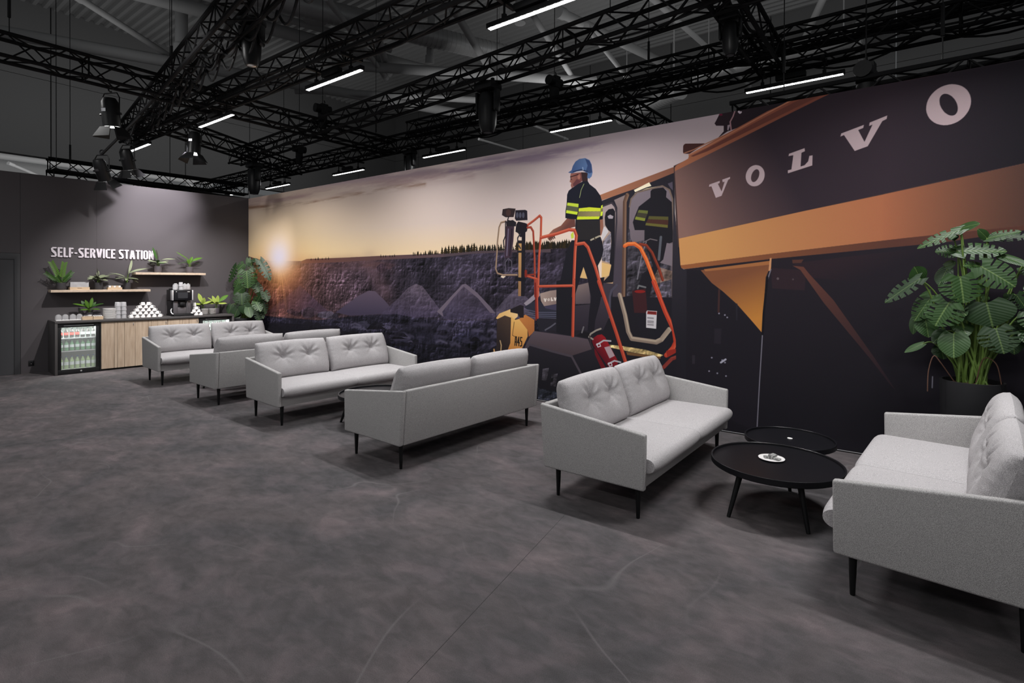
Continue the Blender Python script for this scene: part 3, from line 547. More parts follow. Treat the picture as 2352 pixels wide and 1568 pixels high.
{"k":"p","q":[[6583,2025],[6554,2053],[6574,2063],[6571,2084],[6582,2095],[6576,2116],[6584,2127],[6590,2151],[6600,2126],[6612,2114],[6599,2094],[6610,2082],[6603,2062],[6620,2050],[6597,2025]],"c":[52,42,26]},
{"k":"p","q":[[6595,2025],[6570,2053],[6588,2065],[6574,2087],[6590,2098],[6584,2120],[6594,2131],[6607,2157],[6608,2131],[6614,2118],[6618,2097],[6636,2084],[6615,2064],[6631,2051],[6609,2025]],"c":[52,42,26]},
{"k":"p","q":[[6637,2027],[6624,2050],[6635,2058],[6629,2073],[6637,2081],[6636,2095],[6641,2103],[6642,2121],[6649,2103],[6654,2095],[6655,2080],[6669,2071],[6656,2057],[6672,2048],[6650,2027]],"c":[34,32,26]},
{"k":"p","q":[[6691,2029],[6686,2048],[6693,2052],[6684,2061],[6692,2065],[6689,2074],[6694,2079],[6700,2089],[6702,2078],[6707,2073],[6701,2065],[6705,2060],[6707,2052],[6717,2046],[6704,2029]],"c":[52,42,26]},
{"k":"p","q":[[6710,2029],[6697,2052],[6708,2060],[6701,2076],[6710,2084],[6708,2100],[6713,2108],[6717,2127],[6722,2108],[6729,2099],[6726,2084],[6737,2075],[6728,2060],[6741,2050],[6723,2028]],"c":[52,42,26]},
{"k":"p","q":[[6742,2028],[6731,2051],[6741,2059],[6735,2073],[6742,2081],[6740,2096],[6745,2104],[6746,2121],[6754,2103],[6760,2095],[6755,2081],[6763,2072],[6761,2058],[6776,2049],[6755,2028]],"c":[34,32,26]},
{"k":"p","q":[[6756,2028],[6731,2051],[6748,2058],[6749,2072],[6757,2079],[6753,2094],[6759,2101],[6768,2118],[6767,2101],[6772,2093],[6768,2079],[6775,2071],[6771,2057],[6782,2049],[6769,2028]],"c":[52,42,26]},
{"k":"p","q":[[6793,2028],[6771,2052],[6787,2060],[6786,2077],[6794,2085],[6789,2102],[6795,2111],[6802,2130],[6805,2110],[6812,2101],[6807,2085],[6815,2075],[6812,2059],[6826,2050],[6806,2027]],"c":[34,32,26]},
{"k":"p","q":[[6810,2027],[6802,2048],[6810,2054],[6807,2065],[6813,2071],[6806,2083],[6812,2089],[6819,2102],[6821,2088],[6825,2082],[6821,2071],[6827,2064],[6824,2053],[6833,2046],[6823,2027]],"c":[34,32,26]},
{"k":"p","q":[[6851,2027],[6831,2048],[6846,2054],[6843,2065],[6851,2071],[6851,2083],[6855,2089],[6859,2103],[6862,2089],[6868,2082],[6865,2071],[6874,2064],[6868,2053],[6881,2046],[6864,2026]],"c":[34,32,26]},
{"k":"p","q":[[6866,2026],[6853,2049],[6864,2057],[6860,2072],[6867,2080],[6864,2095],[6869,2103],[6871,2121],[6878,2103],[6883,2094],[6880,2079],[6889,2071],[6885,2056],[6900,2047],[6879,2026]],"c":[34,32,26]},
{"k":"p","q":[[6890,2026],[6873,2048],[6886,2055],[6875,2069],[6887,2076],[6883,2090],[6891,2097],[6895,2113],[6901,2097],[6906,2089],[6905,2076],[6914,2068],[6908,2054],[6921,2046],[6903,2026]],"c":[34,32,26]},
{"k":"p","q":[[6930,2026],[6922,2044],[6930,2048],[6929,2057],[6933,2062],[6929,2071],[6933,2075],[6938,2086],[6941,2075],[6946,2070],[6941,2062],[6945,2057],[6945,2048],[6954,2043],[6943,2025]],"c":[34,32,26]},
{"k":"p","q":[[6935,2025],[6909,2049],[6927,2056],[6929,2071],[6936,2079],[6927,2095],[6935,2102],[6945,2120],[6948,2102],[6954,2093],[6951,2079],[6961,2070],[6952,2055],[6963,2047],[6948,2025]],"c":[34,32,26]},
{"k":"p","q":[[6973,2025],[6958,2048],[6970,2056],[6961,2072],[6971,2080],[6970,2095],[6975,2104],[6982,2122],[6987,2103],[6995,2094],[6990,2079],[7004,2070],[6990,2055],[7002,2046],[6986,2024]],"c":[34,32,26]},
{"k":"p","q":[[6987,2025],[6968,2046],[6982,2052],[6975,2064],[6985,2070],[6987,2082],[6991,2089],[6993,2103],[6996,2088],[7000,2082],[7000,2070],[7007,2063],[7005,2051],[7020,2044],[6999,2024]],"c":[34,32,26]},
{"k":"p","q":[[7035,2024],[7007,2048],[7026,2056],[7026,2073],[7034,2081],[7026,2098],[7035,2106],[7046,2125],[7049,2106],[7058,2096],[7047,2081],[7054,2071],[7049,2055],[7059,2046],[7047,2024]],"c":[34,32,26]},
{"k":"p","q":[[7052,2024],[7046,2043],[7053,2049],[7044,2060],[7052,2066],[7050,2077],[7055,2083],[7060,2096],[7063,2083],[7067,2076],[7065,2066],[7073,2059],[7068,2049],[7080,2042],[7065,2023]],"c":[34,32,26]},
{"k":"p","q":[[7076,2023],[7073,2041],[7078,2045],[7071,2053],[7077,2058],[7077,2066],[7080,2070],[7081,2080],[7085,2070],[7088,2065],[7087,2057],[7093,2053],[7087,2045],[7092,2040],[7089,2023]],"c":[52,42,26]},
{"k":"p","q":[[7093,2023],[7078,2047],[7090,2055],[7076,2072],[7089,2080],[7087,2096],[7094,2105],[7099,2124],[7104,2104],[7109,2095],[7107,2079],[7117,2070],[7113,2054],[7131,2045],[7105,2023]],"c":[34,32,26]},
{"k":"p","q":[[7130,2023],[7120,2041],[7129,2046],[7128,2055],[7133,2060],[7130,2069],[7134,2074],[7138,2085],[7140,2073],[7144,2068],[7142,2059],[7148,2054],[7144,2045],[7153,2040],[7143,2022]],"c":[34,32,26]},
{"k":"p","q":[[7167,2022],[7147,2044],[7161,2051],[7151,2064],[7163,2071],[7163,2085],[7169,2092],[7172,2108],[7177,2091],[7182,2084],[7179,2071],[7187,2063],[7182,2050],[7192,2042],[7179,2022]],"c":[34,32,26]},
{"k":"p","q":[[7173,2022],[7163,2042],[7172,2048],[7167,2059],[7174,2066],[7170,2077],[7175,2083],[7178,2097],[7184,2083],[7190,2076],[7187,2065],[7196,2058],[7187,2047],[7196,2041],[7185,2021]],"c":[52,42,26]},
{"k":"p","q":[[7198,2022],[7187,2039],[7196,2043],[7198,2050],[7201,2054],[7200,2062],[7202,2066],[7207,2075],[7205,2066],[7207,2062],[7208,2054],[7214,2050],[7210,2042],[7217,2038],[7210,2021]],"c":[34,32,26]},
{"k":"p","q":[[7225,2021],[7206,2045],[7220,2053],[7215,2069],[7224,2078],[7220,2094],[7226,2103],[7233,2122],[7236,2102],[7241,2093],[7237,2077],[7245,2068],[7245,2052],[7263,2042],[7237,2021]],"c":[34,32,26]},
{"k":"p","q":[[7245,2021],[7236,2038],[7244,2041],[7244,2048],[7248,2051],[7246,2058],[7249,2061],[7252,2069],[7254,2061],[7258,2057],[7254,2051],[7258,2047],[7256,2041],[7261,2037],[7257,2020]],"c":[52,42,26]},
{"k":"p","q":[[7269,2021],[7255,2040],[7266,2045],[7262,2055],[7269,2061],[7268,2071],[7272,2076],[7279,2088],[7278,2076],[7282,2070],[7281,2060],[7289,2054],[7282,2044],[7290,2038],[7281,2020]],"c":[34,32,26]},
{"k":"p","q":[[7303,2020],[7300,2038],[7305,2042],[7301,2051],[7306,2056],[7305,2064],[7307,2069],[7309,2079],[7313,2069],[7317,2064],[7315,2055],[7322,2050],[7318,2042],[7328,2037],[7315,2020]],"c":[34,32,26]},
{"k":"p","q":[[7364,2019],[7339,2046],[7356,2056],[7339,2077],[7356,2088],[7360,2108],[7366,2119],[7374,2143],[7379,2118],[7389,2106],[7385,2086],[7402,2074],[7389,2055],[7411,2043],[7376,2019]],"c":[52,42,26]},
{"k":"p","q":[[7373,2019],[7341,2044],[7362,2054],[7356,2072],[7369,2082],[7365,2100],[7373,2110],[7383,2131],[7384,2109],[7391,2099],[7388,2081],[7398,2070],[7388,2053],[7399,2042],[7385,2019]],"c":[52,42,26]},
{"k":"p","q":[[7387,2019],[7369,2043],[7382,2052],[7377,2070],[7386,2080],[7381,2098],[7388,2107],[7397,2128],[7399,2107],[7405,2097],[7402,2079],[7413,2069],[7406,2052],[7421,2041],[7399,2018]],"c":[52,42,26]},
{"k":"p","q":[[7393,2019],[7377,2044],[7389,2055],[7372,2076],[7387,2086],[7382,2106],[7392,2117],[7399,2141],[7407,2116],[7416,2105],[7408,2085],[7419,2074],[7410,2054],[7424,2043],[7405,2018]],"c":[34,32,26]},
{"k":"p","q":[[7406,2018],[7381,2043],[7398,2053],[7388,2071],[7402,2081],[7395,2099],[7405,2109],[7415,2131],[7420,2108],[7429,2098],[7425,2080],[7441,2069],[7430,2052],[7451,2041],[7418,2018]],"c":[52,42,26]},
{"k":"p","q":[[7419,2018],[7394,2042],[7411,2050],[7403,2066],[7415,2074],[7411,2090],[7419,2098],[7428,2117],[7431,2097],[7438,2088],[7432,2073],[7441,2064],[7438,2049],[7453,2039],[7431,2018]],"c":[34,32,26]},
{"k":"p","q":[[7434,2018],[7427,2038],[7435,2044],[7422,2056],[7432,2063],[7430,2074],[7436,2081],[7439,2095],[7443,2080],[7446,2074],[7448,2062],[7457,2055],[7451,2044],[7463,2037],[7446,2018]],"c":[34,32,26]},
{"k":"p","q":[[7448,2018],[7420,2044],[7439,2054],[7435,2074],[7445,2084],[7444,2104],[7450,2114],[7451,2138],[7460,2114],[7468,2102],[7466,2083],[7481,2072],[7470,2053],[7489,2041],[7460,2017]],"c":[34,32,26]},
{"k":"p","q":[[7459,2018],[7447,2037],[7457,2042],[7456,2053],[7461,2058],[7461,2069],[7463,2074],[7463,2087],[7470,2074],[7475,2068],[7470,2058],[7475,2052],[7470,2042],[7477,2036],[7471,2017]],"c":[34,32,26]},
{"k":"p","q":[[7466,2018],[7443,2041],[7459,2050],[7450,2066],[7462,2075],[7457,2092],[7465,2100],[7471,2120],[7478,2100],[7485,2090],[7478,2074],[7486,2065],[7482,2049],[7494,2039],[7478,2017]],"c":[34,32,26]},
{"k":"p","q":[[7483,2017],[7464,2039],[7478,2046],[7469,2060],[7480,2067],[7481,2081],[7486,2088],[7487,2104],[7493,2088],[7498,2080],[7497,2066],[7505,2058],[7499,2045],[7510,2037],[7495,2017]],"c":[34,32,26]},
{"k":"p","q":[[7495,2017],[7465,2042],[7485,2050],[7476,2068],[7490,2077],[7487,2094],[7495,2103],[7504,2123],[7507,2102],[7515,2093],[7510,2076],[7520,2066],[7516,2049],[7535,2039],[7507,2017]],"c":[52,42,26]},
{"k":"p","q":[[7498,2017],[7490,2037],[7497,2043],[7491,2054],[7498,2060],[7494,2072],[7499,2078],[7504,2091],[7509,2077],[7514,2071],[7509,2060],[7516,2053],[7513,2042],[7523,2035],[7510,2017]],"c":[34,32,26]},
{"k":"p","q":[[7516,2017],[7508,2037],[7515,2044],[7508,2057],[7515,2064],[7512,2077],[7517,2084],[7525,2099],[7525,2083],[7529,2076],[7530,2063],[7541,2056],[7533,2044],[7547,2036],[7527,2016]],"c":[34,32,26]},
{"k":"p","q":[[7529,2017],[7490,2044],[7515,2054],[7507,2075],[7522,2086],[7521,2106],[7529,2117],[7535,2142],[7542,2117],[7551,2105],[7547,2085],[7561,2073],[7546,2053],[7561,2041],[7540,2016]],"c":[52,42,26]},
{"k":"p","q":[[7538,2017],[7529,2036],[7537,2041],[7535,2052],[7540,2057],[7536,2068],[7540,2074],[7540,2086],[7547,2073],[7551,2067],[7548,2057],[7554,2051],[7553,2041],[7564,2035],[7549,2016]],"c":[52,42,26]},
{"k":"p","q":[[7545,2017],[7518,2043],[7536,2052],[7532,2072],[7543,2082],[7533,2101],[7543,2111],[7547,2134],[7557,2111],[7564,2100],[7562,2081],[7575,2070],[7562,2051],[7575,2040],[7557,2017]],"c":[34,32,26]},
{"k":"p","q":[[7564,2017],[7545,2039],[7559,2046],[7558,2059],[7565,2066],[7557,2080],[7565,2087],[7575,2104],[7574,2087],[7578,2079],[7579,2066],[7589,2058],[7579,2045],[7590,2037],[7576,2017]],"c":[34,32,26]},
{"k":"p","q":[[7568,2017],[7545,2042],[7561,2051],[7552,2070],[7564,2079],[7565,2097],[7570,2107],[7572,2129],[7580,2106],[7586,2096],[7584,2078],[7595,2068],[7590,2050],[7610,2039],[7580,2017]],"c":[34,32,26]},
{"k":"p","q":[[7581,2017],[7549,2044],[7570,2054],[7559,2075],[7574,2085],[7569,2106],[7579,2116],[7587,2141],[7592,2116],[7599,2104],[7595,2084],[7604,2073],[7603,2053],[7623,2041],[7592,2017]],"c":[52,42,26]},
{"k":"p","q":[[7599,2017],[7572,2044],[7590,2054],[7581,2075],[7594,2085],[7586,2106],[7596,2117],[7602,2141],[7611,2116],[7618,2104],[7616,2084],[7629,2073],[7621,2053],[7640,2041],[7610,2017]],"c":[52,42,26]},
{"k":"p","q":[[7602,2017],[7588,2040],[7599,2048],[7591,2064],[7600,2072],[7599,2087],[7604,2096],[7606,2114],[7613,2095],[7620,2086],[7615,2071],[7624,2062],[7616,2047],[7627,2038],[7613,2017]],"c":[34,32,26]},
{"k":"p","q":[[7619,2017],[7607,2038],[7617,2045],[7610,2058],[7618,2065],[7614,2078],[7620,2085],[7621,2101],[7630,2085],[7635,2077],[7630,2065],[7635,2057],[7637,2044],[7652,2036],[7630,2017]],"c":[34,32,26]},
{"k":"p","q":[[7632,2017],[7622,2036],[7631,2041],[7628,2051],[7634,2057],[7629,2067],[7634,2072],[7640,2084],[7640,2072],[7643,2066],[7641,2056],[7646,2051],[7646,2041],[7656,2035],[7643,2017]],"c":[34,32,26]},
{"k":"p","q":[[7638,2018],[7624,2039],[7635,2046],[7627,2060],[7637,2067],[7635,2080],[7640,2088],[7641,2104],[7648,2087],[7654,2080],[7654,2066],[7665,2058],[7656,2045],[7670,2037],[7650,2017]],"c":[52,42,26]},
{"k":"p","q":[[7656,2018],[7640,2040],[7652,2047],[7641,2062],[7652,2070],[7654,2085],[7658,2092],[7664,2110],[7665,2092],[7670,2084],[7670,2069],[7680,2061],[7672,2046],[7685,2038],[7667,2017]],"c":[52,42,26]},
{"k":"p","q":[[7657,2018],[7629,2042],[7648,2051],[7650,2068],[7657,2077],[7649,2095],[7657,2104],[7662,2125],[7670,2103],[7678,2093],[7675,2076],[7690,2066],[7671,2050],[7681,2040],[7669,2017]],"c":[34,32,26]},
{"k":"p","q":[[7674,2018],[7635,2045],[7660,2055],[7663,2076],[7672,2087],[7668,2108],[7675,2119],[7679,2144],[7688,2119],[7697,2107],[7693,2086],[7709,2074],[7695,2054],[7714,2042],[7685,2017]],"c":[52,42,26]},
{"k":"p","q":[[7688,2018],[7659,2044],[7679,2054],[7675,2073],[7686,2084],[7678,2104],[7687,2114],[7696,2138],[7703,2114],[7712,2102],[7702,2083],[7712,2072],[7704,2053],[7715,2041],[7700,2017]],"c":[34,32,26]},
{"k":"p","q":[[7693,2018],[7683,2039],[7692,2046],[7682,2061],[7691,2068],[7690,2082],[7695,2090],[7697,2106],[7702,2089],[7706,2081],[7707,2067],[7716,2059],[7706,2046],[7715,2038],[7705,2017]],"c":[52,42,26]},
{"k":"p","q":[[7705,2018],[7687,2043],[7700,2054],[7689,2074],[7701,2085],[7694,2105],[7703,2115],[7711,2139],[7717,2115],[7724,2103],[7724,2084],[7740,2072],[7721,2053],[7735,2041],[7716,2017]],"c":[52,42,26]},
{"k":"p","q":[[7718,2018],[7706,2039],[7716,2045],[7712,2058],[7719,2065],[7714,2078],[7720,2085],[7724,2100],[7728,2084],[7733,2077],[7732,2064],[7741,2057],[7736,2044],[7750,2037],[7730,2018]],"c":[52,42,26]},
{"k":"p","q":[[7727,2018],[7702,2042],[7719,2051],[7707,2068],[7722,2077],[7722,2094],[7728,2103],[7733,2124],[7740,2103],[7747,2093],[7741,2076],[7750,2067],[7744,2050],[7757,2040],[7738,2018]],"c":[52,42,26]},
{"k":"p","q":[[7739,2018],[7717,2043],[7733,2053],[7727,2073],[7737,2083],[7730,2102],[7739,2113],[7746,2136],[7753,2112],[7763,2101],[7758,2082],[7774,2071],[7758,2052],[7774,2041],[7750,2018]],"c":[34,32,26]},
{"k":"p","q":[[7753,2018],[7733,2041],[7747,2049],[7743,2064],[7752,2072],[7746,2087],[7753,2095],[7763,2114],[7765,2095],[7772,2086],[7768,2071],[7780,2062],[7773,2047],[7790,2038],[7765,2018]],"c":[34,32,26]},
{"k":"p","q":[[7768,2018],[7760,2038],[7767,2044],[7760,2056],[7767,2062],[7767,2074],[7771,2080],[7772,2095],[7777,2080],[7782,2073],[7778,2062],[7784,2055],[7781,2044],[7791,2037],[7779,2018]],"c":[34,32,26]},
{"k":"p","q":[[7779,2018],[7768,2037],[7777,2042],[7773,2053],[7779,2058],[7779,2069],[7782,2074],[7783,2087],[7787,2074],[7791,2068],[7789,2058],[7795,2052],[7792,2042],[7802,2036],[7790,2018]],"c":[34,32,26]},
{"k":"p","q":[[7785,2018],[7765,2040],[7779,2048],[7774,2062],[7783,2070],[7783,2084],[7787,2092],[7792,2110],[7795,2092],[7800,2084],[7800,2069],[7811,2061],[7798,2047],[7807,2039],[7796,2018]],"c":[34,32,26]},
{"k":"p","q":[[7794,2018],[7767,2042],[7785,2051],[7778,2067],[7790,2076],[7787,2093],[7794,2102],[7803,2122],[7804,2101],[7809,2092],[7811,2075],[7825,2065],[7811,2049],[7825,2040],[7805,2018]],"c":[52,42,26]},
{"k":"p","q":[[7803,2018],[7797,2037],[7803,2042],[7797,2052],[7803,2057],[7803,2067],[7806,2072],[7811,2083],[7811,2072],[7814,2066],[7814,2056],[7821,2051],[7817,2041],[7828,2035],[7814,2018]],"c":[52,42,26]},
{"k":"p","q":[[7823,2019],[7791,2044],[7811,2053],[7814,2072],[7822,2082],[7815,2101],[7822,2111],[7827,2134],[7834,2111],[7841,2100],[7840,2081],[7853,2070],[7844,2052],[7863,2041],[7834,2018]],"c":[34,32,26]},
{"k":"p","q":[[7825,2019],[7812,2037],[7822,2043],[7817,2053],[7825,2058],[7826,2068],[7829,2074],[7828,2086],[7833,2074],[7836,2068],[7838,2058],[7847,2052],[7836,2042],[7842,2036],[7836,2018]],"c":[34,32,26]},
{"k":"p","q":[[7844,2019],[7829,2038],[7840,2044],[7838,2055],[7844,2061],[7841,2073],[7846,2079],[7849,2092],[7852,2079],[7856,2072],[7857,2061],[7866,2054],[7858,2043],[7867,2037],[7855,2018]],"c":[52,42,26]},
{"k":"p","q":[[7852,2019],[7821,2045],[7841,2055],[7841,2076],[7850,2086],[7848,2107],[7853,2118],[7862,2142],[7865,2117],[7873,2106],[7870,2086],[7885,2074],[7875,2054],[7897,2042],[7863,2018]],"c":[34,32,26]},
{"k":"p","q":[[7864,2019],[7851,2042],[7861,2051],[7850,2068],[7861,2077],[7854,2094],[7863,2102],[7870,2122],[7876,2102],[7884,2092],[7876,2076],[7883,2066],[7881,2050],[7894,2040],[7875,2018]],"c":[34,32,26]},
{"k":"p","q":[[7873,2019],[7849,2044],[7865,2054],[7856,2073],[7869,2083],[7865,2102],[7873,2112],[7880,2135],[7885,2112],[7893,2101],[7888,2082],[7899,2071],[7890,2053],[7904,2042],[7884,2018]],"c":[52,42,26]},
{"k":"p","q":[[7882,2019],[7864,2043],[7877,2052],[7861,2070],[7875,2079],[7878,2096],[7883,2106],[7887,2127],[7893,2105],[7899,2095],[7899,2078],[7913,2068],[7902,2051],[7919,2040],[7893,2018]],"c":[34,32,26]},
{"k":"p","q":[[7891,2019],[7870,2043],[7885,2052],[7881,2070],[7890,2080],[7888,2097],[7893,2107],[7899,2128],[7903,2106],[7911,2096],[7908,2079],[7922,2068],[7906,2051],[7917,2041],[7902,2019]],"c":[34,32,26]},
{"k":"p","q":[[7901,2019],[7886,2042],[7898,2050],[7892,2066],[7900,2074],[7895,2090],[7902,2099],[7904,2118],[7913,2098],[7920,2089],[7913,2074],[7921,2065],[7916,2049],[7928,2040],[7912,2019]],"c":[52,42,26]},
{"k":"p","q":[[7913,2019],[7895,2040],[7908,2046],[7904,2059],[7912,2066],[7908,2078],[7914,2085],[7922,2100],[7924,2085],[7931,2077],[7924,2065],[7929,2058],[7927,2045],[7937,2038],[7924,2019]],"c":[34,32,26]},
{"k":"p","q":[[7924,2019],[7902,2044],[7917,2054],[7902,2074],[7917,2084],[7921,2103],[7926,2113],[7930,2136],[7937,2112],[7945,2102],[7942,2083],[7956,2071],[7943,2053],[7960,2042],[7935,2019]],"c":[52,42,26]},
{"k":"p","q":[[7935,2019],[7924,2040],[7933,2047],[7929,2060],[7935,2067],[7932,2081],[7937,2088],[7943,2104],[7944,2088],[7948,2080],[7948,2067],[7956,2059],[7950,2046],[7961,2038],[7946,2019]],"c":[52,42,26]},
{"k":"p","q":[[7948,2019],[7930,2044],[7943,2053],[7927,2072],[7942,2082],[7945,2100],[7950,2110],[7951,2132],[7960,2110],[7968,2099],[7963,2081],[7975,2070],[7967,2052],[7983,2041],[7959,2019]],"c":[52,42,26]},
{"k":"p","q":[[7957,2019],[7938,2043],[7952,2051],[7943,2068],[7954,2077],[7949,2094],[7957,2103],[7961,2123],[7969,2102],[7977,2093],[7973,2076],[7986,2066],[7979,2050],[7998,2040],[7968,2019]],"c":[34,32,26]},
{"k":"p","q":[[7969,2019],[7961,2038],[7968,2044],[7962,2056],[7969,2061],[7965,2073],[7970,2079],[7971,2092],[7979,2078],[7984,2072],[7981,2061],[7990,2054],[7985,2044],[7997,2037],[7980,2019]],"c":[52,42,26]},
{"k":"p","q":[[7977,2019],[7954,2043],[7970,2052],[7966,2070],[7975,2079],[7968,2096],[7976,2106],[7982,2127],[7989,2105],[7998,2095],[7994,2078],[8008,2068],[7994,2051],[8008,2041],[7988,2019]],"c":[34,32,26]},
{"k":"p","q":[[7994,2020],[7987,2038],[7994,2044],[7984,2056],[7993,2061],[7994,2072],[7997,2078],[7998,2092],[8003,2078],[8007,2072],[8006,2061],[8014,2054],[8006,2044],[8013,2037],[8005,2019]],"c":[34,32,26]},
{"k":"p","q":[[7997,2020],[7980,2040],[7992,2046],[7987,2058],[7996,2064],[7994,2077],[7998,2083],[8006,2098],[8005,2083],[8008,2076],[8008,2064],[8014,2057],[8012,2045],[8023,2038],[8008,2019]],"c":[34,32,26]},
{"k":"p","q":[[8017,2020],[7998,2040],[8012,2045],[8007,2057],[8016,2063],[8014,2075],[8019,2081],[8026,2095],[8026,2081],[8030,2074],[8028,2063],[8034,2056],[8031,2045],[8040,2038],[8028,2019]],"c":[52,42,26]},
{"k":"p","q":[[8026,2020],[8001,2043],[8018,2051],[8011,2068],[8022,2076],[8018,2093],[8026,2101],[8029,2121],[8038,2101],[8046,2091],[8040,2075],[8050,2066],[8042,2050],[8054,2041],[8037,2019]],"c":[34,32,26]},
{"k":"p","q":[[8034,2020],[8023,2039],[8032,2045],[8026,2057],[8034,2063],[8034,2075],[8037,2081],[8038,2095],[8043,2081],[8046,2074],[8045,2063],[8052,2056],[8050,2045],[8062,2038],[8045,2019]],"c":[34,32,26]},
{"k":"p","q":[[8041,2020],[8029,2039],[8039,2044],[8033,2055],[8041,2061],[8041,2071],[8044,2077],[8050,2090],[8049,2077],[8052,2071],[8051,2060],[8056,2054],[8052,2044],[8059,2037],[8052,2019]],"c":[52,42,26]},
{"k":"p","q":[[8050,2020],[8034,2043],[8046,2052],[8039,2070],[8048,2079],[8047,2097],[8052,2106],[8058,2127],[8061,2106],[8066,2096],[8067,2078],[8081,2068],[8069,2051],[8086,2041],[8061,2019]],"c":[34,32,26]},
{"k":"p","q":[[8065,2020],[8044,2042],[8058,2050],[8047,2066],[8060,2074],[8062,2090],[8066,2098],[8068,2117],[8077,2097],[8084,2089],[8079,2073],[8090,2064],[8082,2049],[8096,2040],[8075,2019]],"c":[34,32,26]},
{"k":"p","q":[[8070,2020],[8054,2040],[8066,2046],[8065,2057],[8071,2063],[8067,2075],[8072,2081],[8076,2096],[8079,2081],[8082,2075],[8080,2063],[8085,2056],[8081,2045],[8088,2038],[8081,2020]],"c":[52,42,26]},
{"k":"p","q":[[8083,2020],[8064,2042],[8078,2050],[8069,2065],[8080,2073],[8081,2087],[8085,2095],[8088,2113],[8094,2095],[8101,2086],[8097,2072],[8107,2063],[8099,2049],[8111,2040],[8094,2020]],"c":[52,42,26]},
{"k":"p","q":[[8099,2020],[8075,2045],[8091,2055],[8090,2074],[8098,2084],[8095,2103],[8101,2113],[8106,2136],[8112,2113],[8120,2102],[8114,2083],[8125,2072],[8120,2054],[8138,2042],[8110,2020]],"c":[34,32,26]},
{"k":"p","q":[[8106,2020],[8087,2041],[8100,2048],[8091,2062],[8102,2069],[8103,2082],[8108,2089],[8108,2105],[8115,2089],[8120,2081],[8120,2068],[8130,2060],[8124,2047],[8139,2039],[8116,2020]],"c":[34,32,26]},
{"k":"p","q":[[8116,2020],[8092,2042],[8108,2049],[8104,2064],[8113,2071],[8112,2086],[8117,2094],[8125,2111],[8126,2093],[8133,2085],[8130,2071],[8142,2062],[8133,2048],[8148,2040],[8126,2020]],"c":[52,42,26]},
{"k":"p","q":[[8130,2020],[8107,2044],[8122,2053],[8113,2072],[8125,2081],[8119,2099],[8128,2108],[8139,2130],[8142,2108],[8151,2098],[8145,2080],[8157,2070],[8147,2052],[8162,2042],[8140,2020]],"c":[34,32,26]},
{"k":"p","q":[[8137,2020],[8108,2046],[8127,2056],[8116,2076],[8130,2086],[8127,2106],[8136,2117],[8139,2140],[8148,2116],[8155,2105],[8151,2085],[8162,2074],[8161,2055],[8183,2043],[8147,2020]],"c":[52,42,26]},
{"k":"p","q":[[8147,2020],[8123,2042],[8139,2050],[8136,2065],[8145,2073],[8141,2088],[8147,2095],[8152,2113],[8157,2095],[8162,2087],[8161,2072],[8172,2063],[8161,2049],[8170,2040],[8157,2020]],"c":[52,42,26]},
{"k":"p","q":[[8162,2020],[8136,2046],[8153,2057],[8143,2077],[8157,2088],[8149,2108],[8160,2119],[8170,2143],[8176,2118],[8185,2106],[8178,2087],[8191,2075],[8178,2055],[8191,2044],[8173,2020]],"c":[52,42,26]},
{"k":"p","q":[[8165,2020],[8148,2044],[8160,2053],[8147,2070],[8160,2079],[8158,2096],[8165,2105],[8171,2125],[8176,2105],[8182,2095],[8178,2078],[8187,2068],[8186,2051],[8206,2041],[8175,2020]],"c":[34,32,26]},
{"k":"p","q":[[8184,2020],[8179,2039],[8185,2044],[8181,2055],[8185,2060],[8183,2071],[8187,2076],[8193,2089],[8192,2076],[8195,2070],[8195,2060],[8201,2054],[8198,2044],[8209,2037],[8195,2020]],"c":[34,32,26]},
{"k":"p","q":[[8188,2020],[8181,2039],[8187,2045],[8179,2057],[8187,2063],[8185,2075],[8189,2081],[8191,2095],[8197,2080],[8201,2074],[8199,2063],[8206,2056],[8202,2045],[8213,2038],[8198,2020]],"c":[34,32,26]},
{"k":"p","q":[[8197,2020],[8170,2045],[8188,2055],[8178,2074],[8191,2084],[8191,2102],[8198,2112],[8203,2135],[8208,2112],[8214,2101],[8213,2083],[8226,2072],[8220,2053],[8241,2042],[8208,2020]],"c":[34,32,26]},
{"k":"p","q":[[8210,2020],[8189,2043],[8203,2052],[8198,2069],[8208,2078],[8208,2095],[8212,2104],[8218,2124],[8220,2103],[8227,2094],[8226,2077],[8238,2067],[8225,2051],[8238,2041],[8220,2020]],"c":[52,42,26]},
{"k":"p","q":[[8224,2020],[8207,2040],[8219,2046],[8220,2057],[8225,2063],[8220,2075],[8225,2081],[8231,2095],[8233,2081],[8238,2074],[8234,2063],[8240,2056],[8236,2045],[8245,2038],[8234,2020]],"c":[34,32,26]},
{"k":"p","q":[[8235,2020],[8211,2043],[8227,2051],[8223,2066],[8232,2074],[8230,2090],[8236,2098],[8244,2117],[8246,2098],[8254,2089],[8249,2074],[8260,2065],[8252,2049],[8266,2040],[8245,2020]],"c":[52,42,26]},
{"k":"p","q":[[7185,2359],[7329,2370],[7314,2150],[7276,1923],[7160,1913],[7172,2224]],"c":[66,50,62]},
{"k":"s","q":[[7227,2316],[7200,1952]],"w":0.02,"c":[110,100,120]},
{"k":"s","q":[[7286,2312],[7251,1951]],"w":0.02,"c":[40,34,44]},
{"k":"s","q":[[7160,1913],[7139,1818],[7159,1709]],"w":0.018,"c":[60,55,66]},
{"k":"s","q":[[7225,1911],[7284,1869],[7289,1761],[7241,1708],[7182,1709],[7174,1858],[7225,1911]],"w":0.016,"c":[90,84,96]},
{"k":"p","q":[[7121,1682],[7159,1679],[7181,1661],[7138,1634],[7090,1652]],"c":[235,215,190]},
{"k":"s","q":[[7176,2427],[7099,2416],[7063,2353],[7036,2163],[7003,1766],[7034,1704],[7139,1679],[7376,1680]],"w":0.026,"c":[126,102,88],"h":[190,160,130]},
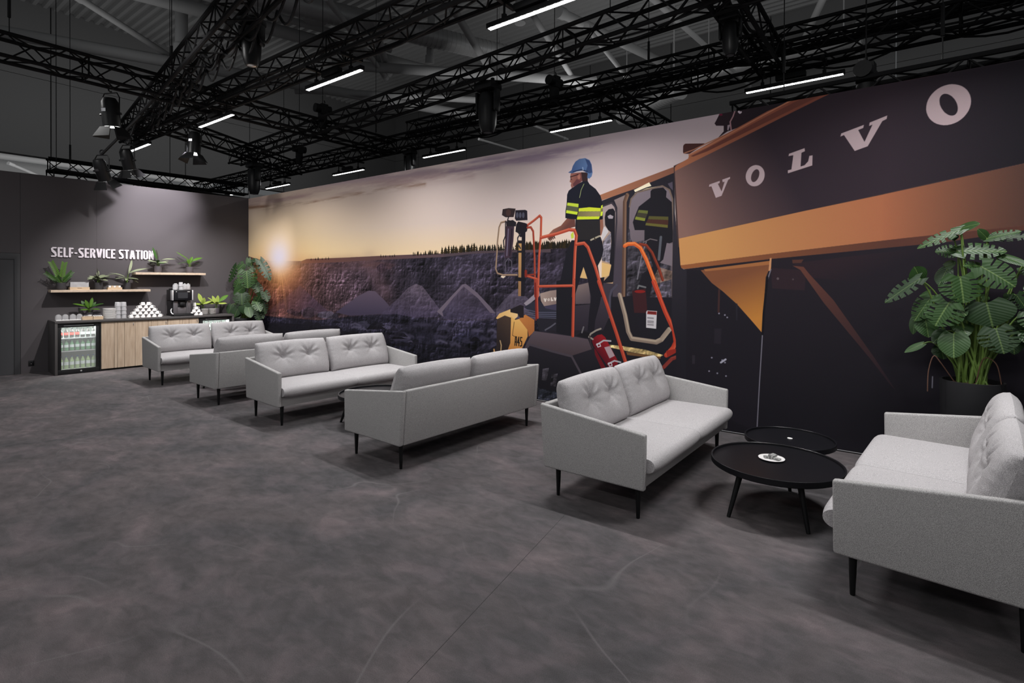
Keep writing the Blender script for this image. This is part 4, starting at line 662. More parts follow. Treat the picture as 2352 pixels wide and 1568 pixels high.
{"k":"s","q":[[7176,2427],[7175,2224],[7141,2158],[7149,2076]],"w":0.018,"c":[40,36,44]},
{"k":"p","q":[[7403,2145],[7455,2143],[7449,1390],[7399,1389]],"c":[196,150,96],"d":[150,112,78],"g":[[7402,2012],[7399,1389]]},
{"k":"p","q":[[7457,2275],[7518,2298],[7509,1391],[7447,1390]],"c":[34,31,38]},
{"k":"p","q":[[7362,2374],[7395,2412],[7510,2384],[7567,2361],[7542,2270],[7485,2241],[7509,2193],[7428,2197],[7395,2252],[7348,2275]],"c":[36,32,38]},
{"k":"p","q":[[7185,2427],[7304,2438],[7362,2401],[7354,2348],[7193,2358]],"c":[40,36,42]},
{"k":"s","q":[[7428,2237],[7386,2186],[7394,2093],[7435,2044]],"w":0.02,"c":[60,55,62]},
{"k":"s","q":[[7402,2132],[7460,2129]],"w":0.04,"c":[40,36,40]},
{"k":"s","q":[[7394,1999],[7460,1997]],"w":0.03,"c":[40,36,40]},
{"k":"s","q":[[7367,1626],[7507,1612]],"w":0.05,"c":[30,28,34]},
{"k":"p","q":[[7346,2569],[7511,2562],[7546,2546],[7551,2421],[7362,2425],[7337,2456]],"c":[40,37,46]},
{"k":"p","q":[[7399,2498],[7397,2481],[7391,2468],[7382,2461],[7373,2461],[7364,2470],[7358,2484],[7356,2502],[7358,2519],[7364,2532],[7373,2539],[7383,2538],[7391,2530],[7397,2516]],"c":[84,84,100]},
{"k":"p","q":[[7450,2494],[7448,2477],[7442,2464],[7433,2457],[7424,2457],[7415,2466],[7409,2480],[7407,2498],[7410,2515],[7416,2528],[7424,2535],[7434,2534],[7442,2526],[7448,2512]],"c":[84,84,100]},
{"k":"p","q":[[7502,2490],[7500,2473],[7494,2460],[7486,2453],[7476,2454],[7468,2462],[7462,2476],[7460,2494],[7462,2511],[7468,2524],[7477,2531],[7486,2530],[7495,2522],[7500,2508]],"c":[84,84,100]},
{"k":"p","q":[[7125,2601],[7228,2608],[7350,2591],[7316,2478],[7177,2484],[7111,2520]],"c":[56,44,46]},
{"k":"p","q":[[7269,2542],[7264,2521],[7252,2505],[7234,2497],[7215,2499],[7197,2509],[7185,2527],[7180,2549],[7185,2570],[7197,2586],[7215,2593],[7235,2592],[7252,2581],[7265,2563]],"c":[78,56,54]},
{"k":"s","q":[[7228,2484],[7211,2438],[7278,2420]],"w":0.018,"c":[36,32,38]},
{"k":"p","q":[[8673,2585],[9575,2822],[9582,2368],[9646,1756],[9722,1712],[9720,93],[8304,-615],[8720,1408],[8671,1966]],"c":[42,39,47],"d":[34,32,39],"g":[[8979,2417],[9221,1416]]},
{"k":"p","q":[[8644,2657],[9103,2773],[9457,2859],[9575,2887],[9579,2821],[9103,2687],[8670,2589]],"c":[168,112,84],"d":[140,92,74],"g":[[8644,2659],[9570,2882]]},
{"k":"p","q":[[8678,2513],[8814,2548],[8852,2498],[8862,2427],[8858,2193],[8834,1572],[8670,1524]],"c":[170,152,152],"d":[186,150,116],"g":[[8722,2497],[8720,1584]]},
{"k":"p","q":[[8671,1829],[8779,1802],[8801,1790],[8766,1667],[8670,1632]],"c":[226,184,122]},
{"k":"p","q":[[8672,2240],[8709,2267],[8748,2235],[8761,2199],[8708,2130],[8671,2085]],"c":[206,198,200]},
{"k":"p","q":[[8688,2084],[8793,2191],[8796,1814],[8671,1852]],"c":[128,122,134],"t":1.2},
{"k":"p","q":[[8722,2438],[8762,2473],[8820,2477],[8847,2440],[8847,1607],[8811,1584],[8670,1572],[8773,1667],[8801,1796],[8779,1814],[8800,2079],[8793,2191],[8754,2223],[8715,2284],[8709,2374]],"c":[34,32,38]},
{"k":"p","q":[[8746,2389],[8781,2407],[8826,2383],[8816,2354],[8761,2358]],"c":[170,158,166]},
{"k":"s","q":[[8672,2513],[8801,2547],[8846,2498],[8865,2426],[8857,2076],[8834,1572]],"w":0.02,"c":[60,54,62]},
{"k":"p","q":[[8833,2579],[8985,2628],[8964,2534],[8954,1412],[8817,1410],[8848,1842],[8877,2309],[8875,2484]],"c":[142,124,122],"d":[74,66,76],"g":[[8903,2586],[8902,1957]]},
{"k":"s","q":[[9004,2623],[8974,2545],[8970,2070],[8961,1412]],"w":0.05,"c":[92,68,58],"h":[134,104,84]},
{"k":"p","q":[[9035,2482],[9053,2572],[9127,2642],[9434,2685],[9519,2631],[9553,2524],[9564,2151],[9556,1420],[9001,1412],[9015,1838],[9028,2229]],"c":[128,116,124],"d":[96,84,90],"g":[[9103,2613],[9221,1493]]},
{"k":"p","q":[[9016,2247],[9040,2205],[9046,2113],[9077,2054],[9340,2097],[9524,2044],[9556,1420],[9001,1412]],"c":[64,60,68],"t":1},
{"k":"p","q":[[9295,2639],[9318,2664],[9445,2667],[9485,2619],[9479,2553],[9558,2480],[9564,2042],[9501,2023],[9450,1848],[9386,1717],[9328,1605],[9292,1417],[9100,1414],[9198,1685],[9328,1773],[9222,2070],[9223,2194],[9102,2201],[9077,2295],[9102,2362],[9151,2472],[9294,2566]],"c":[33,31,37]},
{"k":"p","q":[[9151,2435],[9265,2417],[9259,2381],[9136,2405]],"c":[104,108,58]},
{"k":"p","q":[[9114,2361],[9235,2331],[9225,2299],[9102,2327]],"c":[130,136,56]},
{"k":"p","q":[[9136,2405],[9259,2381],[9237,2331],[9117,2360]],"c":[66,62,50]},
{"k":"p","q":[[9276,2354],[9507,2331],[9507,2292],[9264,2318]],"c":[88,84,48]},
{"k":"p","q":[[9264,2318],[9507,2292],[9505,2237],[9241,2278]],"c":[74,46,40]},
{"k":"p","q":[[9241,2278],[9501,2238],[9501,2205],[9232,2250]],"c":[104,98,50]},
{"k":"p","q":[[9450,1848],[9490,2035],[9557,2021],[9559,1769],[9409,1811]],"c":[122,110,118]},
{"k":"p","q":[[9316,1605],[9398,1761],[9557,1714],[9559,1626],[9339,1561]],"c":[120,100,92],"t":0.6},
{"k":"s","q":[[9421,2104],[9398,1850]],"w":0.03,"c":[90,92,100]},
{"k":"s","q":[[9246,2057],[9192,1912],[9137,1623]],"w":0.012,"c":[120,116,124]},
{"k":"s","q":[[9210,2053],[9293,2089],[9375,2068]],"w":0.012,"c":[110,100,104]},
{"k":"p","q":[[9088,2674],[9277,2744],[9304,2699],[9247,2689],[9103,2647]],"c":[252,238,206]},
{"k":"s","q":[[9103,2630],[9247,2672],[9434,2685]],"w":0.012,"c":[200,184,150]},
{"k":"s","q":[[9035,2482],[9053,2572],[9127,2642],[9434,2685],[9519,2631],[9553,2524],[9569,2151],[9559,1421]],"w":0.018,"c":[120,102,92]},
{"k":"p","q":[[9497,2705],[9553,2721],[9558,2622],[9525,2658]],"c":[86,78,92]},
{"k":"p","q":[[8270,1285],[9101,1437],[9237,584],[8507,459],[8349,865]],"c":[34,32,38]},
{"k":"p","q":[[8002,1206],[8509,1291],[8570,852],[7845,804]],"c":[38,35,42]},
{"k":"p","q":[[8303,1539],[8486,1581],[8509,1450],[8517,1319],[8302,1307]],"c":[122,106,104],"d":[84,74,80],"g":[[8351,1525],[8430,1317]]},
{"k":"p","q":[[8509,1450],[8664,1581],[8843,1567],[8872,1541],[8783,1419],[8775,1162],[8693,996],[8285,974],[8294,1285],[8517,1312]],"c":[64,57,66],"d":[48,43,52],"g":[[8509,1429],[8508,1014]]},
{"k":"s","q":[[8872,1554],[8806,1487],[8783,1406],[8780,1162]],"w":0.03,"c":[76,72,86]},
{"k":"p","q":[[7494,1293],[7669,1422],[7750,1461],[7759,1402],[7540,1259]],"c":[150,140,150]},
{"k":"p","q":[[7494,1243],[7705,1345],[8019,1206],[8019,1105],[7740,1109]],"c":[48,48,60]},
{"k":"s","q":[[7522,1213],[7740,1180],[8012,1189]],"w":0.01,"c":[92,92,112]},
{"k":"s","q":[[7522,1180],[7740,1156],[8012,1163]],"w":0.01,"c":[92,92,112]},
{"k":"s","q":[[7521,1147],[7740,1132],[8012,1137]],"w":0.01,"c":[92,92,112]},
{"k":"s","q":[[7521,1114],[7740,1109],[8012,1110]],"w":0.01,"c":[92,92,112]},
{"k":"p","q":[[7759,1432],[7917,1471],[8024,1484],[8023,1300],[7826,1265],[7776,1331]],"c":[168,146,136],"d":[132,112,108],"g":[[7777,1420],[8020,1293]]},
{"k":"p","q":[[7776,1324],[7826,1265],[8023,1296],[8023,1214],[7847,1238]],"c":[66,62,84]},
{"k":"p","q":[[7704,1107],[8019,1108],[8018,946],[7739,938]],"c":[40,38,46]},
{"k":"s","q":[[7845,951],[7933,999],[8002,1046]],"w":0.02,"c":[90,88,100]},
{"k":"s","q":[[7829,1362],[7843,1330],[7857,1362]],"w":0.018,"c":[226,214,206]},
{"k":"p","q":[[7915,1353],[7913,1346],[7908,1339],[7901,1336],[7894,1336],[7887,1339],[7882,1345],[7880,1353],[7882,1360],[7887,1366],[7894,1370],[7902,1370],[7909,1367],[7913,1361]],"c":[226,214,206]},
{"k":"p","q":[[7905,1353],[7904,1349],[7902,1345],[7899,1343],[7896,1343],[7893,1345],[7891,1348],[7891,1353],[7891,1357],[7893,1361],[7896,1363],[7899,1363],[7902,1361],[7904,1357]],"c":[160,138,130]},
{"k":"s","q":[[7941,1376],[7941,1344],[7962,1347]],"w":0.018,"c":[226,214,206]},
{"k":"s","q":[[7986,1378],[7999,1346],[8013,1378]],"w":0.018,"c":[226,214,206]},
{"k":"p","q":[[7009,1068],[7069,1137],[7266,1206],[7394,1156],[7394,1110],[7294,1037],[7168,1114],[7035,1058]],"c":[226,178,108],"d":[240,200,140],"g":[[7019,1096],[7371,1171]]},
{"k":"p","q":[[7029,1050],[7168,1114],[7279,1088],[7266,736],[7175,551],[6959,517],[7021,672]],"c":[46,38,38],"d":[74,58,50],"g":[[7037,783],[7256,1028]]},
{"k":"s","q":[[7087,755],[7107,694],[7096,568]],"w":0.02,"c":[180,150,110]},
{"k":"s","q":[[6976,621],[6996,528],[7136,527]],"w":0.03,"c":[184,140,92]},
{"k":"p","q":[[7279,1106],[7352,1063],[7428,1081],[7558,936],[7561,846],[7429,607],[7187,556],[7266,736]],"c":[232,180,104],"d":[190,122,62],"g":[[7352,1063],[7331,587]]},
{"k":"p","q":[[7413,1078],[7521,1142],[7671,1076],[7671,920],[7579,844],[7558,936]],"c":[196,124,66],"d":[170,104,60],"g":[[7484,1114],[7631,910]]},
{"k":"s","q":[[7333,1031],[7303,846],[7341,833]],"w":0.01,"c":[110,80,50]},
{"k":"s","q":[[7345,710],[7356,829],[7373,829],[7373,710]],"w":0.015,"c":[30,26,26]},
{"k":"s","q":[[7349,758],[7372,757]],"w":0.015,"c":[30,26,26]},
{"k":"s","q":[[7413,710],[7413,829],[7392,752],[7424,751]],"w":0.015,"c":[30,26,26]},
{"k":"s","q":[[7467,825],[7442,826],[7442,776],[7462,772],[7462,713],[7437,708]],"w":0.015,"c":[30,26,26]},
{"k":"p","q":[[7266,1206],[7432,1271],[7494,1258],[7493,1099],[7431,1094],[7390,1148],[7266,1164]],"c":[38,34,38]},
{"k":"p","q":[[7473,628],[7612,864],[7667,927],[7845,934],[8317,891],[8484,874],[8570,741],[8691,505],[8736,210],[7661,-522],[7288,-280]],"c":[44,40,48],"d":[28,27,32],"g":[[8018,873],[8016,265]]},
{"k":"p","q":[[7473,628],[7612,864],[7667,927],[8317,891],[8484,874],[8539,753],[8251,646],[7594,743]],"c":[92,80,88],"d":[72,60,64],"g":[[7845,936],[7844,628]]},
{"k":"s","q":[[7482,629],[7593,740],[7949,680],[8251,639],[8404,407]],"w":0.03,"c":[74,66,74]},
{"k":"p","q":[[7808,433],[7905,457],[7869,278],[7790,284]],"c":[70,66,74],"t":0.6},
{"k":"p","q":[[7948,374],[8042,398],[8007,221],[7930,226]],"c":[70,66,74],"t":0.6},
{"k":"p","q":[[8101,318],[8193,342],[8159,167],[8084,172]],"c":[70,66,74],"t":0.6},
{"k":"p","q":[[7736,174],[8117,147],[8117,18],[7736,25]],"c":[40,42,50],"t":0.8},
{"k":"p","q":[[8782,827],[8957,824],[9237,804],[9457,760],[9424,736],[9099,757],[8782,795]],"c":[176,152,104],"t":1.4},
{"k":"p","q":[[9000,760],[9424,736],[9424,714],[9014,722]],"c":[112,80,52]},
{"k":"s","q":[[8913,1434],[8984,1197],[9026,1000],[9069,921],[9372,901],[9431,933],[9524,1055]],"w":0.055,"c":[138,120,108],"h":[186,168,148]},
{"k":"p","q":[[9073,1489],[9239,1516],[9265,1232],[9100,1227]],"c":[62,34,38]},
{"k":"p","q":[[9239,1480],[9232,1472],[9213,1465],[9185,1461],[9155,1461],[9127,1464],[9108,1471],[9101,1478],[9108,1486],[9127,1493],[9155,1497],[9185,1497],[9213,1494],[9232,1487]],"c":[134,36,34]},
{"k":"s","q":[[9142,1515],[9156,1548],[9239,1529]],"w":0.02,"c":[110,110,112]},
{"k":"p","q":[[9260,1260],[9381,1258],[9378,1242],[9370,1054],[9249,1060],[9249,1245]],"c":[206,200,204]},
{"k":"p","q":[[9265,1254],[9375,1251],[9373,1214],[9261,1218]],"c":[132,48,46]},
{"k":"s","q":[[9265,1181],[9339,1178]],"w":0.006,"c":[110,104,110]},
{"k":"s","q":[[9265,1170],[9339,1168]],"w":0.006,"c":[110,104,110]},
{"k":"s","q":[[9265,1142],[9339,1140]],"w":0.006,"c":[110,104,110]},
{"k":"s","q":[[9265,1132],[9339,1130]],"w":0.006,"c":[110,104,110]},
{"k":"s","q":[[9265,1121],[9339,1119]],"w":0.006,"c":[110,104,110]},
{"k":"s","q":[[9265,1103],[9339,1101]],"w":0.006,"c":[110,104,110]},
{"k":"s","q":[[9265,1093],[9339,1091]],"w":0.006,"c":[110,104,110]},
{"k":"s","q":[[9279,1238],[9359,1235]],"w":0.008,"c":[90,30,30]},
{"k":"p","q":[[8241,2118],[8507,2111],[8653,2145],[8679,2072],[8695,1977],[8665,1870],[8617,1788],[8654,1608],[8687,1408],[8532,1406],[8478,1621],[8417,1782],[8367,1621],[8289,1402],[8027,1398],[8110,1748],[8169,1972]],"c":[32,31,38]},
{"k":"p","q":[[8367,1643],[8417,1777],[8473,1627],[8367,1640]],"c":[218,178,120]},
{"k":"p","q":[[8017,1597],[8271,1652],[8261,1143],[8265,902],[8120,908],[8018,931]],"c":[31,30,36]},
{"k":"p","q":[[8479,1609],[8709,1649],[8679,1486],[8648,1322],[8586,1114],[8570,962],[8477,970],[8501,1221],[8525,1402]],"c":[32,30,37]},
{"k":"p","q":[[8317,906],[8414,967],[8508,958],[8523,904],[8476,887]],"c":[30,28,32]},
{"k":"s","q":[[8398,952],[8422,1023]],"w":0.02,"c":[110,106,110]},
{"k":"p","q":[[8177,2405],[8292,2393],[8296,2288],[8126,2258],[8023,2227],[7985,2187],[7932,2139],[7899,2134],[7875,2159],[7890,2211],[7963,2271],[8082,2314]],"c":[150,98,80],"d":[104,66,60],"g":[[8023,2330],[8111,2237]]},
{"k":"p","q":[[8640,2361],[8685,2355],[8691,2250],[8671,2180],[8655,2151],[8637,2218]],"c":[146,96,78]},
{"k":"p","q":[[8233,2973],[8385,2966],[8405,2866],[8343,2822],[8265,2796],[8241,2779],[8226,2819],[8235,2849],[8209,2866],[8224,2909],[8221,2959]],"c":[158,104,92],"d":[120,72,70],"g":[[8229,2874],[8385,2856]]},
{"k":"p","q":[[8378,2967],[8471,2953],[8471,2840],[8396,2843],[8388,2905]],"c":[58,42,46]},
{"k":"p","q":[[8258,2834],[8315,2889],[8371,2858],[8329,2820],[8269,2798]],"c":[104,62,66]},
{"k":"p","q":[[8367,2913],[8365,2900],[8359,2889],[8351,2884],[8341,2885],[8333,2892],[8327,2904],[8325,2918],[8327,2932],[8333,2942],[8341,2947],[8351,2946],[8359,2939],[8365,2927]],"c":[176,116,100]},
{"k":"s","q":[[8222,2927],[8280,2936],[8336,2945]],"w":0.01,"c":[44,26,30]},
{"k":"s","q":[[8224,2937],[8227,2897],[8244,2890]],"w":0.008,"c":[70,40,44]},
{"k":"p","q":[[8241,2780],[8329,2823],[8396,2849],[8471,2846],[8498,2804],[8583,2737],[8650,2646],[8678,2560],[8684,2358],[8643,2354],[8650,2163],[8589,2131],[8507,2111],[8383,2099],[8291,2115],[8299,2383],[8228,2389],[8148,2407],[8150,2497],[8166,2582],[8174,2706],[8197,2754]],"c":[34,35,46],"d":[28,28,34],"g":[[8243,2724],[8589,2209]]},
{"k":"p","q":[[8320,2372],[8643,2349],[8650,2169],[8507,2111],[8313,2120]],"c":[46,43,44],"a":0.8},
{"k":"p","q":[[8178,2604],[8342,2574],[8339,2530],[8171,2567]],"c":[196,214,66]},
{"k":"p","q":[[8171,2567],[8339,2530],[8332,2473],[8163,2508]],"c":[90,92,72]},
{"k":"p","q":[[8163,2508],[8332,2473],[8322,2437],[8156,2471]],"c":[204,224,60]},
{"k":"p","q":[[8345,2517],[8495,2519],[8654,2496],[8651,2456],[8342,2478]],"c":[208,218,54]},
{"k":"p","q":[[8342,2478],[8651,2456],[8643,2394],[8325,2415]],"c":[122,112,76],"d":[150,136,96],"g":[[8342,2469],[8562,2451]]},
{"k":"p","q":[[8325,2415],[8643,2394],[8629,2361],[8316,2377]],"c":[206,220,52]},
{"k":"p","q":[[8659,2524],[8680,2534],[8683,2441],[8677,2400],[8648,2396]],"c":[210,226,60]},
{"k":"p","q":[[8659,2488],[8682,2495],[8683,2453],[8656,2448]],"c":[120,112,70]},
{"k":"s","q":[[8418,2816],[8379,2747],[8356,2651]],"w":0.008,"c":[168,180,120]},
{"k":"s","q":[[8521,2110],[8635,2152]],"w":0.022,"c":[170,160,140]},
{"k":"s","q":[[8568,2138],[8582,2107]],"w":0.014,"c":[60,54,44]},
{"k":"p","q":[[8230,2193],[8267,2228],[8277,2153],[8241,2136]],"c":[196,214,70]},
{"k":"p","q":[[8187,2987],[8237,3009],[8256,3062],[8294,3113],[8351,3139],[8435,3138],[8496,3105],[8526,3045],[8539,2944],[8526,2898],[8493,2873],[8463,2889],[8471,2943],[8399,2986],[8315,2985],[8244,2969]],"c":[72,96,142],"d":[98,124,168],"g":[[8259,3019],[8441,3117]]},
{"k":"p","q":[[8434,3130],[8494,3097],[8523,3039],[8534,2947],[8496,2940],[8441,2965],[8469,3040]],"c":[60,78,120]},
{"k":"s","q":[[8258,2988],[8372,3002],[8468,2968]],"w":0.012,"c":[44,56,88]},
{"k":"s","q":[[8399,3025],[8405,2994]],"w":0.012,"c":[160,180,210]},
{"k":"s","q":[[7925,2197],[7905,2153],[7917,2131]],"w":0.016,"c":[92,58,52]},
{"k":"s","q":[[7949,2203],[7929,2160],[7941,2140]],"w":0.016,"c":[92,58,52]},
{"k":"s","q":[[7973,2209],[7954,2166],[7966,2149]],"w":0.016,"c":[92,58,52]},
{"k":"s","q":[[7997,2216],[7978,2172],[7990,2158]],"w":0.016,"c":[92,58,52]},
{"k":"s","q":[[7558,2355],[7655,2407],[7749,2465]],"w":0.032,"c":[150,62,48],"h":[214,110,84]},
{"k":"s","q":[[7749,2465],[7776,2437],[7770,2205],[7744,1935],[7726,1394]],"w":0.034,"c":[168,66,48],"h":[214,110,84]},
{"k":"s","q":[[7550,2320],[7606,2321],[7646,2264],[7669,1937],[7682,1393]],"w":0.03,"c":[140,54,42],"h":[190,90,70]},
{"k":"s","q":[[7771,2173],[8023,2214],[8206,2256],[8285,2245],[8313,2176],[8295,1979],[8270,1402]],"w":0.042,"c":[168,66,48],"h":[214,110,84]},
{"k":"s","q":[[8312,2065],[8424,2075],[8479,2021],[8587,1764],[8706,1408]],"w":0.042,"c":[168,66,48],"h":[214,110,84]},
{"k":"s","q":[[7523,1672],[7715,1622]],"w":0.03,"c":[168,66,48],"h":[214,110,84]},
{"k":"s","q":[[7540,1676],[7676,1687]],"w":0.022,"c":[140,54,42]},
{"k":"s","q":[[7730,1527],[8261,1541]],"w":0.034,"c":[168,66,48],"h":[214,110,84]},
{"k":"s","q":[[7527,1731],[7527,1665]],"w":0.04,"c":[130,44,36]},
{"k":"s","q":[[9168,2033],[9246,2018],[9317,1931],[9398,1750],[9444,1616]],"w":0.032,"c":[112,46,36],"h":[150,66,46]},
{"k":"s","q":[[8975,2020],[9015,2041],[9101,2041],[9174,1990],[9246,1854],[9340,1617],[9415,1418]],"w":0.046,"c":[206,92,44],"h":[238,140,80]},
{"k":"s","q":[[7702,1612],[7712,1390],[7722,1108]],"w":0.036,"c":[150,54,44],"h":[190,90,70]},
{"k":"s","q":[[7684,1568],[7697,1077]],"w":0.02,"c":[120,40,36]},
{"k":"s","q":[[8279,1610],[8265,902]],"w":0.042,"c":[168,66,48],"h":[206,92,66]},
{"k":"s","q":[[7741,1526],[8262,1539]],"w":0.032,"c":[168,66,48],"h":[214,110,84]},
{"k":"s","q":[[8630,1595],[8709,1404],[8871,978],[9011,587]],"w":0.046,"c":[170,62,46],"h":[204,92,66]},
{"k":"s","q":[[9336,1593],[9478,1252],[9580,1042],[9600,919],[9570,852],[9490,760]],"w":0.05,"c":[178,60,42],"h":[212,92,64]},
{"k":"s","q":[[9461,621],[9554,725],[9649,767],[9703,728],[9737,546]],"w":0.04,"c":[120,46,42],"h":[150,66,56]},
{"k":"p","q":[[9490,811],[9605,844],[9618,808],[9503,736]],"c":[150,46,38]},
{"k":"p","q":[[8542,850],[8555,892],[8616,934],[8677,947],[8722,916],[8899,632],[8884,591],[8789,542],[8766,553],[8562,796]],"c":[146,30,38],"d":[92,22,34],"g":[[8722,861],[8600,744]]},
{"k":"p","q":[[8570,769],[8600,744],[8736,537],[8691,491],[8585,687]],"c":[104,26,34]},
{"k":"p","q":[[8710,790],[8785,811],[8853,698],[8782,660]],"c":[176,150,156]},
{"k":"s","q":[[8608,813],[8703,873],[8797,873]],"w":0.02,"c":[176,172,178]},
{"k":"s","q":[[8608,824],[8624,786],[8662,800],[8647,835],[8608,824]],"w":0.012,"c":[200,196,202]},
{"k":"s","q":[[8766,591],[8848,639],[8928,628]],"w":0.02,"c":[176,172,178]},
{"k":"s","q":[[8767,602],[8781,565],[8818,579],[8804,613],[8767,602]],"w":0.012,"c":[200,196,202]},
{"k":"s","q":[[8554,878],[8500,902],[8524,945],[8601,991],[8662,1015]],"w":0.022,"c":[150,140,130]},
{"k":"s","q":[[8508,917],[8523,821],[8554,768]],"w":0.014,"c":[60,50,54]},
{"k":"p","q":[[9565,2897],[11077,3388],[12433,3386],[12901,3388],[12909,260],[11784,37],[9608,1982]],"c":[70,54,54]},
{"k":"p","q":[[9583,1983],[9653,1980],[9764,-362],[9623,-389]],"c":[36,33,40]},
{"k":"p","q":[[10046,3133],[10106,3194],[10106,3254],[10028,3268],[10011,3295],[10028,3323],[10054,3372],[10063,3389],[10212,3394],[10565,3400],[11939,3460],[11939,3176],[10565,3283],[10182,3194],[10144,3187]],"c":[50,38,44],"d":[42,34,40],"g":[[10076,3305],[10487,3357]]},
{"k":"p","q":[[10144,3253],[10174,3257],[10153,3195],[10142,3205]],"c":[168,150,160]},
{"k":"s","q":[[10218,3388],[10199,3335],[10171,3284],[10182,3198]],"w":0.014,"c":[170,130,136]},
{"k":"s","q":[[10257,3375],[10270,3360],[10278,3365]],"w":0.02,"c":[206,190,200]},
{"k":"p","q":[[10095,3373],[10093,3368],[10088,3364],[10080,3363],[10072,3365],[10064,3369],[10059,3374],[10057,3380],[10059,3385],[10064,3388],[10072,3389],[10080,3388],[10088,3384],[10093,3378]],"c":[110,36,60]},
{"k":"p","q":[[9672,3102],[9680,3118],[9698,3126],[9909,3097],[9829,3051],[9742,3007],[9679,3018],[9670,3038]],"c":[76,46,44]},
{"k":"s","q":[[9686,3023],[9792,3047],[9909,3088],[10161,3167]],"w":0.012,"c":[176,120,96]},
{"k":"p","q":[[9577,2874],[9596,2900],[9728,2956],[9742,3004],[9900,3067],[10533,3329],[11211,3518],[11939,3674],[11939,3318],[10533,3171],[9577,2828]],"c":[172,108,80],"d":[136,78,64],"g":[[9718,2911],[10864,3323]]},
{"k":"p","q":[[9755,2979],[9918,3037],[10161,3132],[10533,3280],[11006,3454],[11006,3390],[10533,3221],[10161,3088],[9936,3007],[9783,2971]],"c":[112,66,58]},
{"k":"s","q":[[9737,2996],[9936,3061],[10533,3310],[11006,3494]],"w":0.014,"c":[190,124,96]},
{"k":"p","q":[[9579,2836],[10263,3088],[10653,3235],[11057,3382],[11077,3388],[12433,3386],[12901,3388],[12903,2645],[12434,2557],[10863,2292],[9626,2076]],"c":[138,104,96],"d":[54,44,52],"g":[[9609,2353],[10653,2822]]},
{"k":"p","q":[[10507,3180],[11077,3388],[12433,3386],[12901,3388],[12903,2645],[12434,2557],[11556,2411],[10794,2282],[10507,2241]],"c":[78,60,60],"d":[56,46,54],"g":[[10595,2354],[11317,2728]],"a":0.0},
{"k":"p","q":[[11555,3385],[12433,3386],[12901,3388],[12903,2645],[12434,2557],[11556,2411]],"c":[54,44,52],"d":[34,31,37],"g":[[11556,2978],[12477,2940]]},
{"k":"p","q":[[9627,2077],[10868,2291],[11677,2420],[12434,2552],[12911,2639],[12913,2096],[12435,2056],[11677,1992],[10569,1881],[9648,1779]],"c":[206,148,92],"d":[172,106,76],"g":[[10040,1937],[11562,2119]]},
{"k":"p","q":[[11504,2393],[12434,2552],[12911,2639],[12913,2096],[12435,2056],[11504,1977]],"c":[172,106,76],"d":[84,60,54],"g":[[11504,2166],[12486,2218]]},
{"k":"p","q":[[9648,1779],[10569,1881],[11677,1992],[12435,2056],[12913,2096],[12913,2049],[12435,2018],[11949,1943],[10569,1828],[9698,1736],[9659,1747]],"c":[150,92,58],"d":[92,58,50],"g":[[9872,1771],[11562,1977]]},
{"k":"p","q":[[9659,1747],[9698,1736],[10569,1828],[11949,1943],[12435,2018],[12913,2049],[12919,-488],[9702,-1488],[9698,1732]],"c":[40,35,42],"d":[30,28,34],"g":[[11198,1817],[11324,344]]},
{"k":"p","q":[[10771,1783],[11896,1912],[12435,1995],[12832,2019],[12664,1625],[11563,1578],[10936,1640]],"c":[52,38,44],"d":[38,33,40],"g":[[11198,1817],[11323,1593]],"a":0.7},
{"k":"p","q":[[9565,2489],[9609,2095],[9648,1740],[9719,1728],[9718,456],[9550,1153],[9558,1866]],"c":[52,48,56],"d":[36,34,41],"g":[[9555,2223],[9697,983]]},
{"k":"p","q":[[9719,1728],[9872,1719],[10040,1563],[10296,1283],[10495,1062],[10467,53],[10120,164],[9723,545]],"c":[34,31,38]},
{"k":"p","q":[[9872,1722],[10297,1770],[10562,1807],[10552,1708],[10528,1644],[10495,1078],[10389,1204],[10249,1364],[10105,1496],[9990,1584]],"c":[128,80,56],"d":[196,130,62],"g":[[10297,1679],[10450,1222]]},
{"k":"p","q":[[9906,1732],[10297,1778],[10562,1811],[10562,1772],[10297,1745],[9923,1709]],"c":[164,106,66]},
{"k":"p","q":[[10565,1839],[10581,1839],[10575,1711],[10552,1708]],"c":[204,146,104]},
{"k":"p","q":[[10577,1708],[10587,1739],[10840,1716],[10888,1672],[10879,1517],[10742,1523],[10587,1532]],"c":[50,38,44]},
{"k":"p","q":[[10651,1630],[10650,1625],[10647,1620],[10642,1618],[10637,1618],[10632,1620],[10629,1625],[10628,1630],[10629,1636],[10632,1640],[10637,1643],[10642,1643],[10647,1640],[10650,1636]],"c":[96,84,88]},
{"k":"p","q":[[10785,1623],[10784,1619],[10781,1616],[10778,1614],[10774,1614],[10771,1616],[10769,1619],[10768,1623],[10769,1627],[10771,1630],[10774,1632],[10778,1632],[10781,1630],[10784,1627]],"c":[84,72,76]},
{"k":"p","q":[[10768,1817],[10868,1818],[10847,1784],[10771,1783]],"c":[84,54,48]},
{"k":"p","q":[[10771,1759],[10868,1746],[10916,1679],[11121,1428],[11445,913],[11610,628],[11564,679],[11421,889],[11043,1397],[10840,1716]],"c":[100,62,54],"d":[46,36,42],"g":[[10854,1703],[11505,730]]},
{"k":"s","q":[[10575,1724],[10534,1580],[10510,1273],[10492,900],[10474,542],[10452,43]],"w":0.01,"c":[124,120,132]},
{"k":"s","q":[[10543,1644],[10510,1273],[10501,1063]],"w":0.02,"c":[24,22,28]},
{"k":"p","q":[[10079,1259],[10074,1250],[10064,1250],[10059,1258],[10064,1267],[10074,1268]],"c":[138,134,150]},
{"k":"p","q":[[10139,1244],[10134,1235],[10124,1235],[10120,1243],[10124,1252],[10134,1253]],"c":[138,134,150]},
{"k":"p","q":[[10163,1220],[10158,1211],[10149,1211],[10144,1219],[10149,1228],[10158,1228]],"c":[138,134,150]},
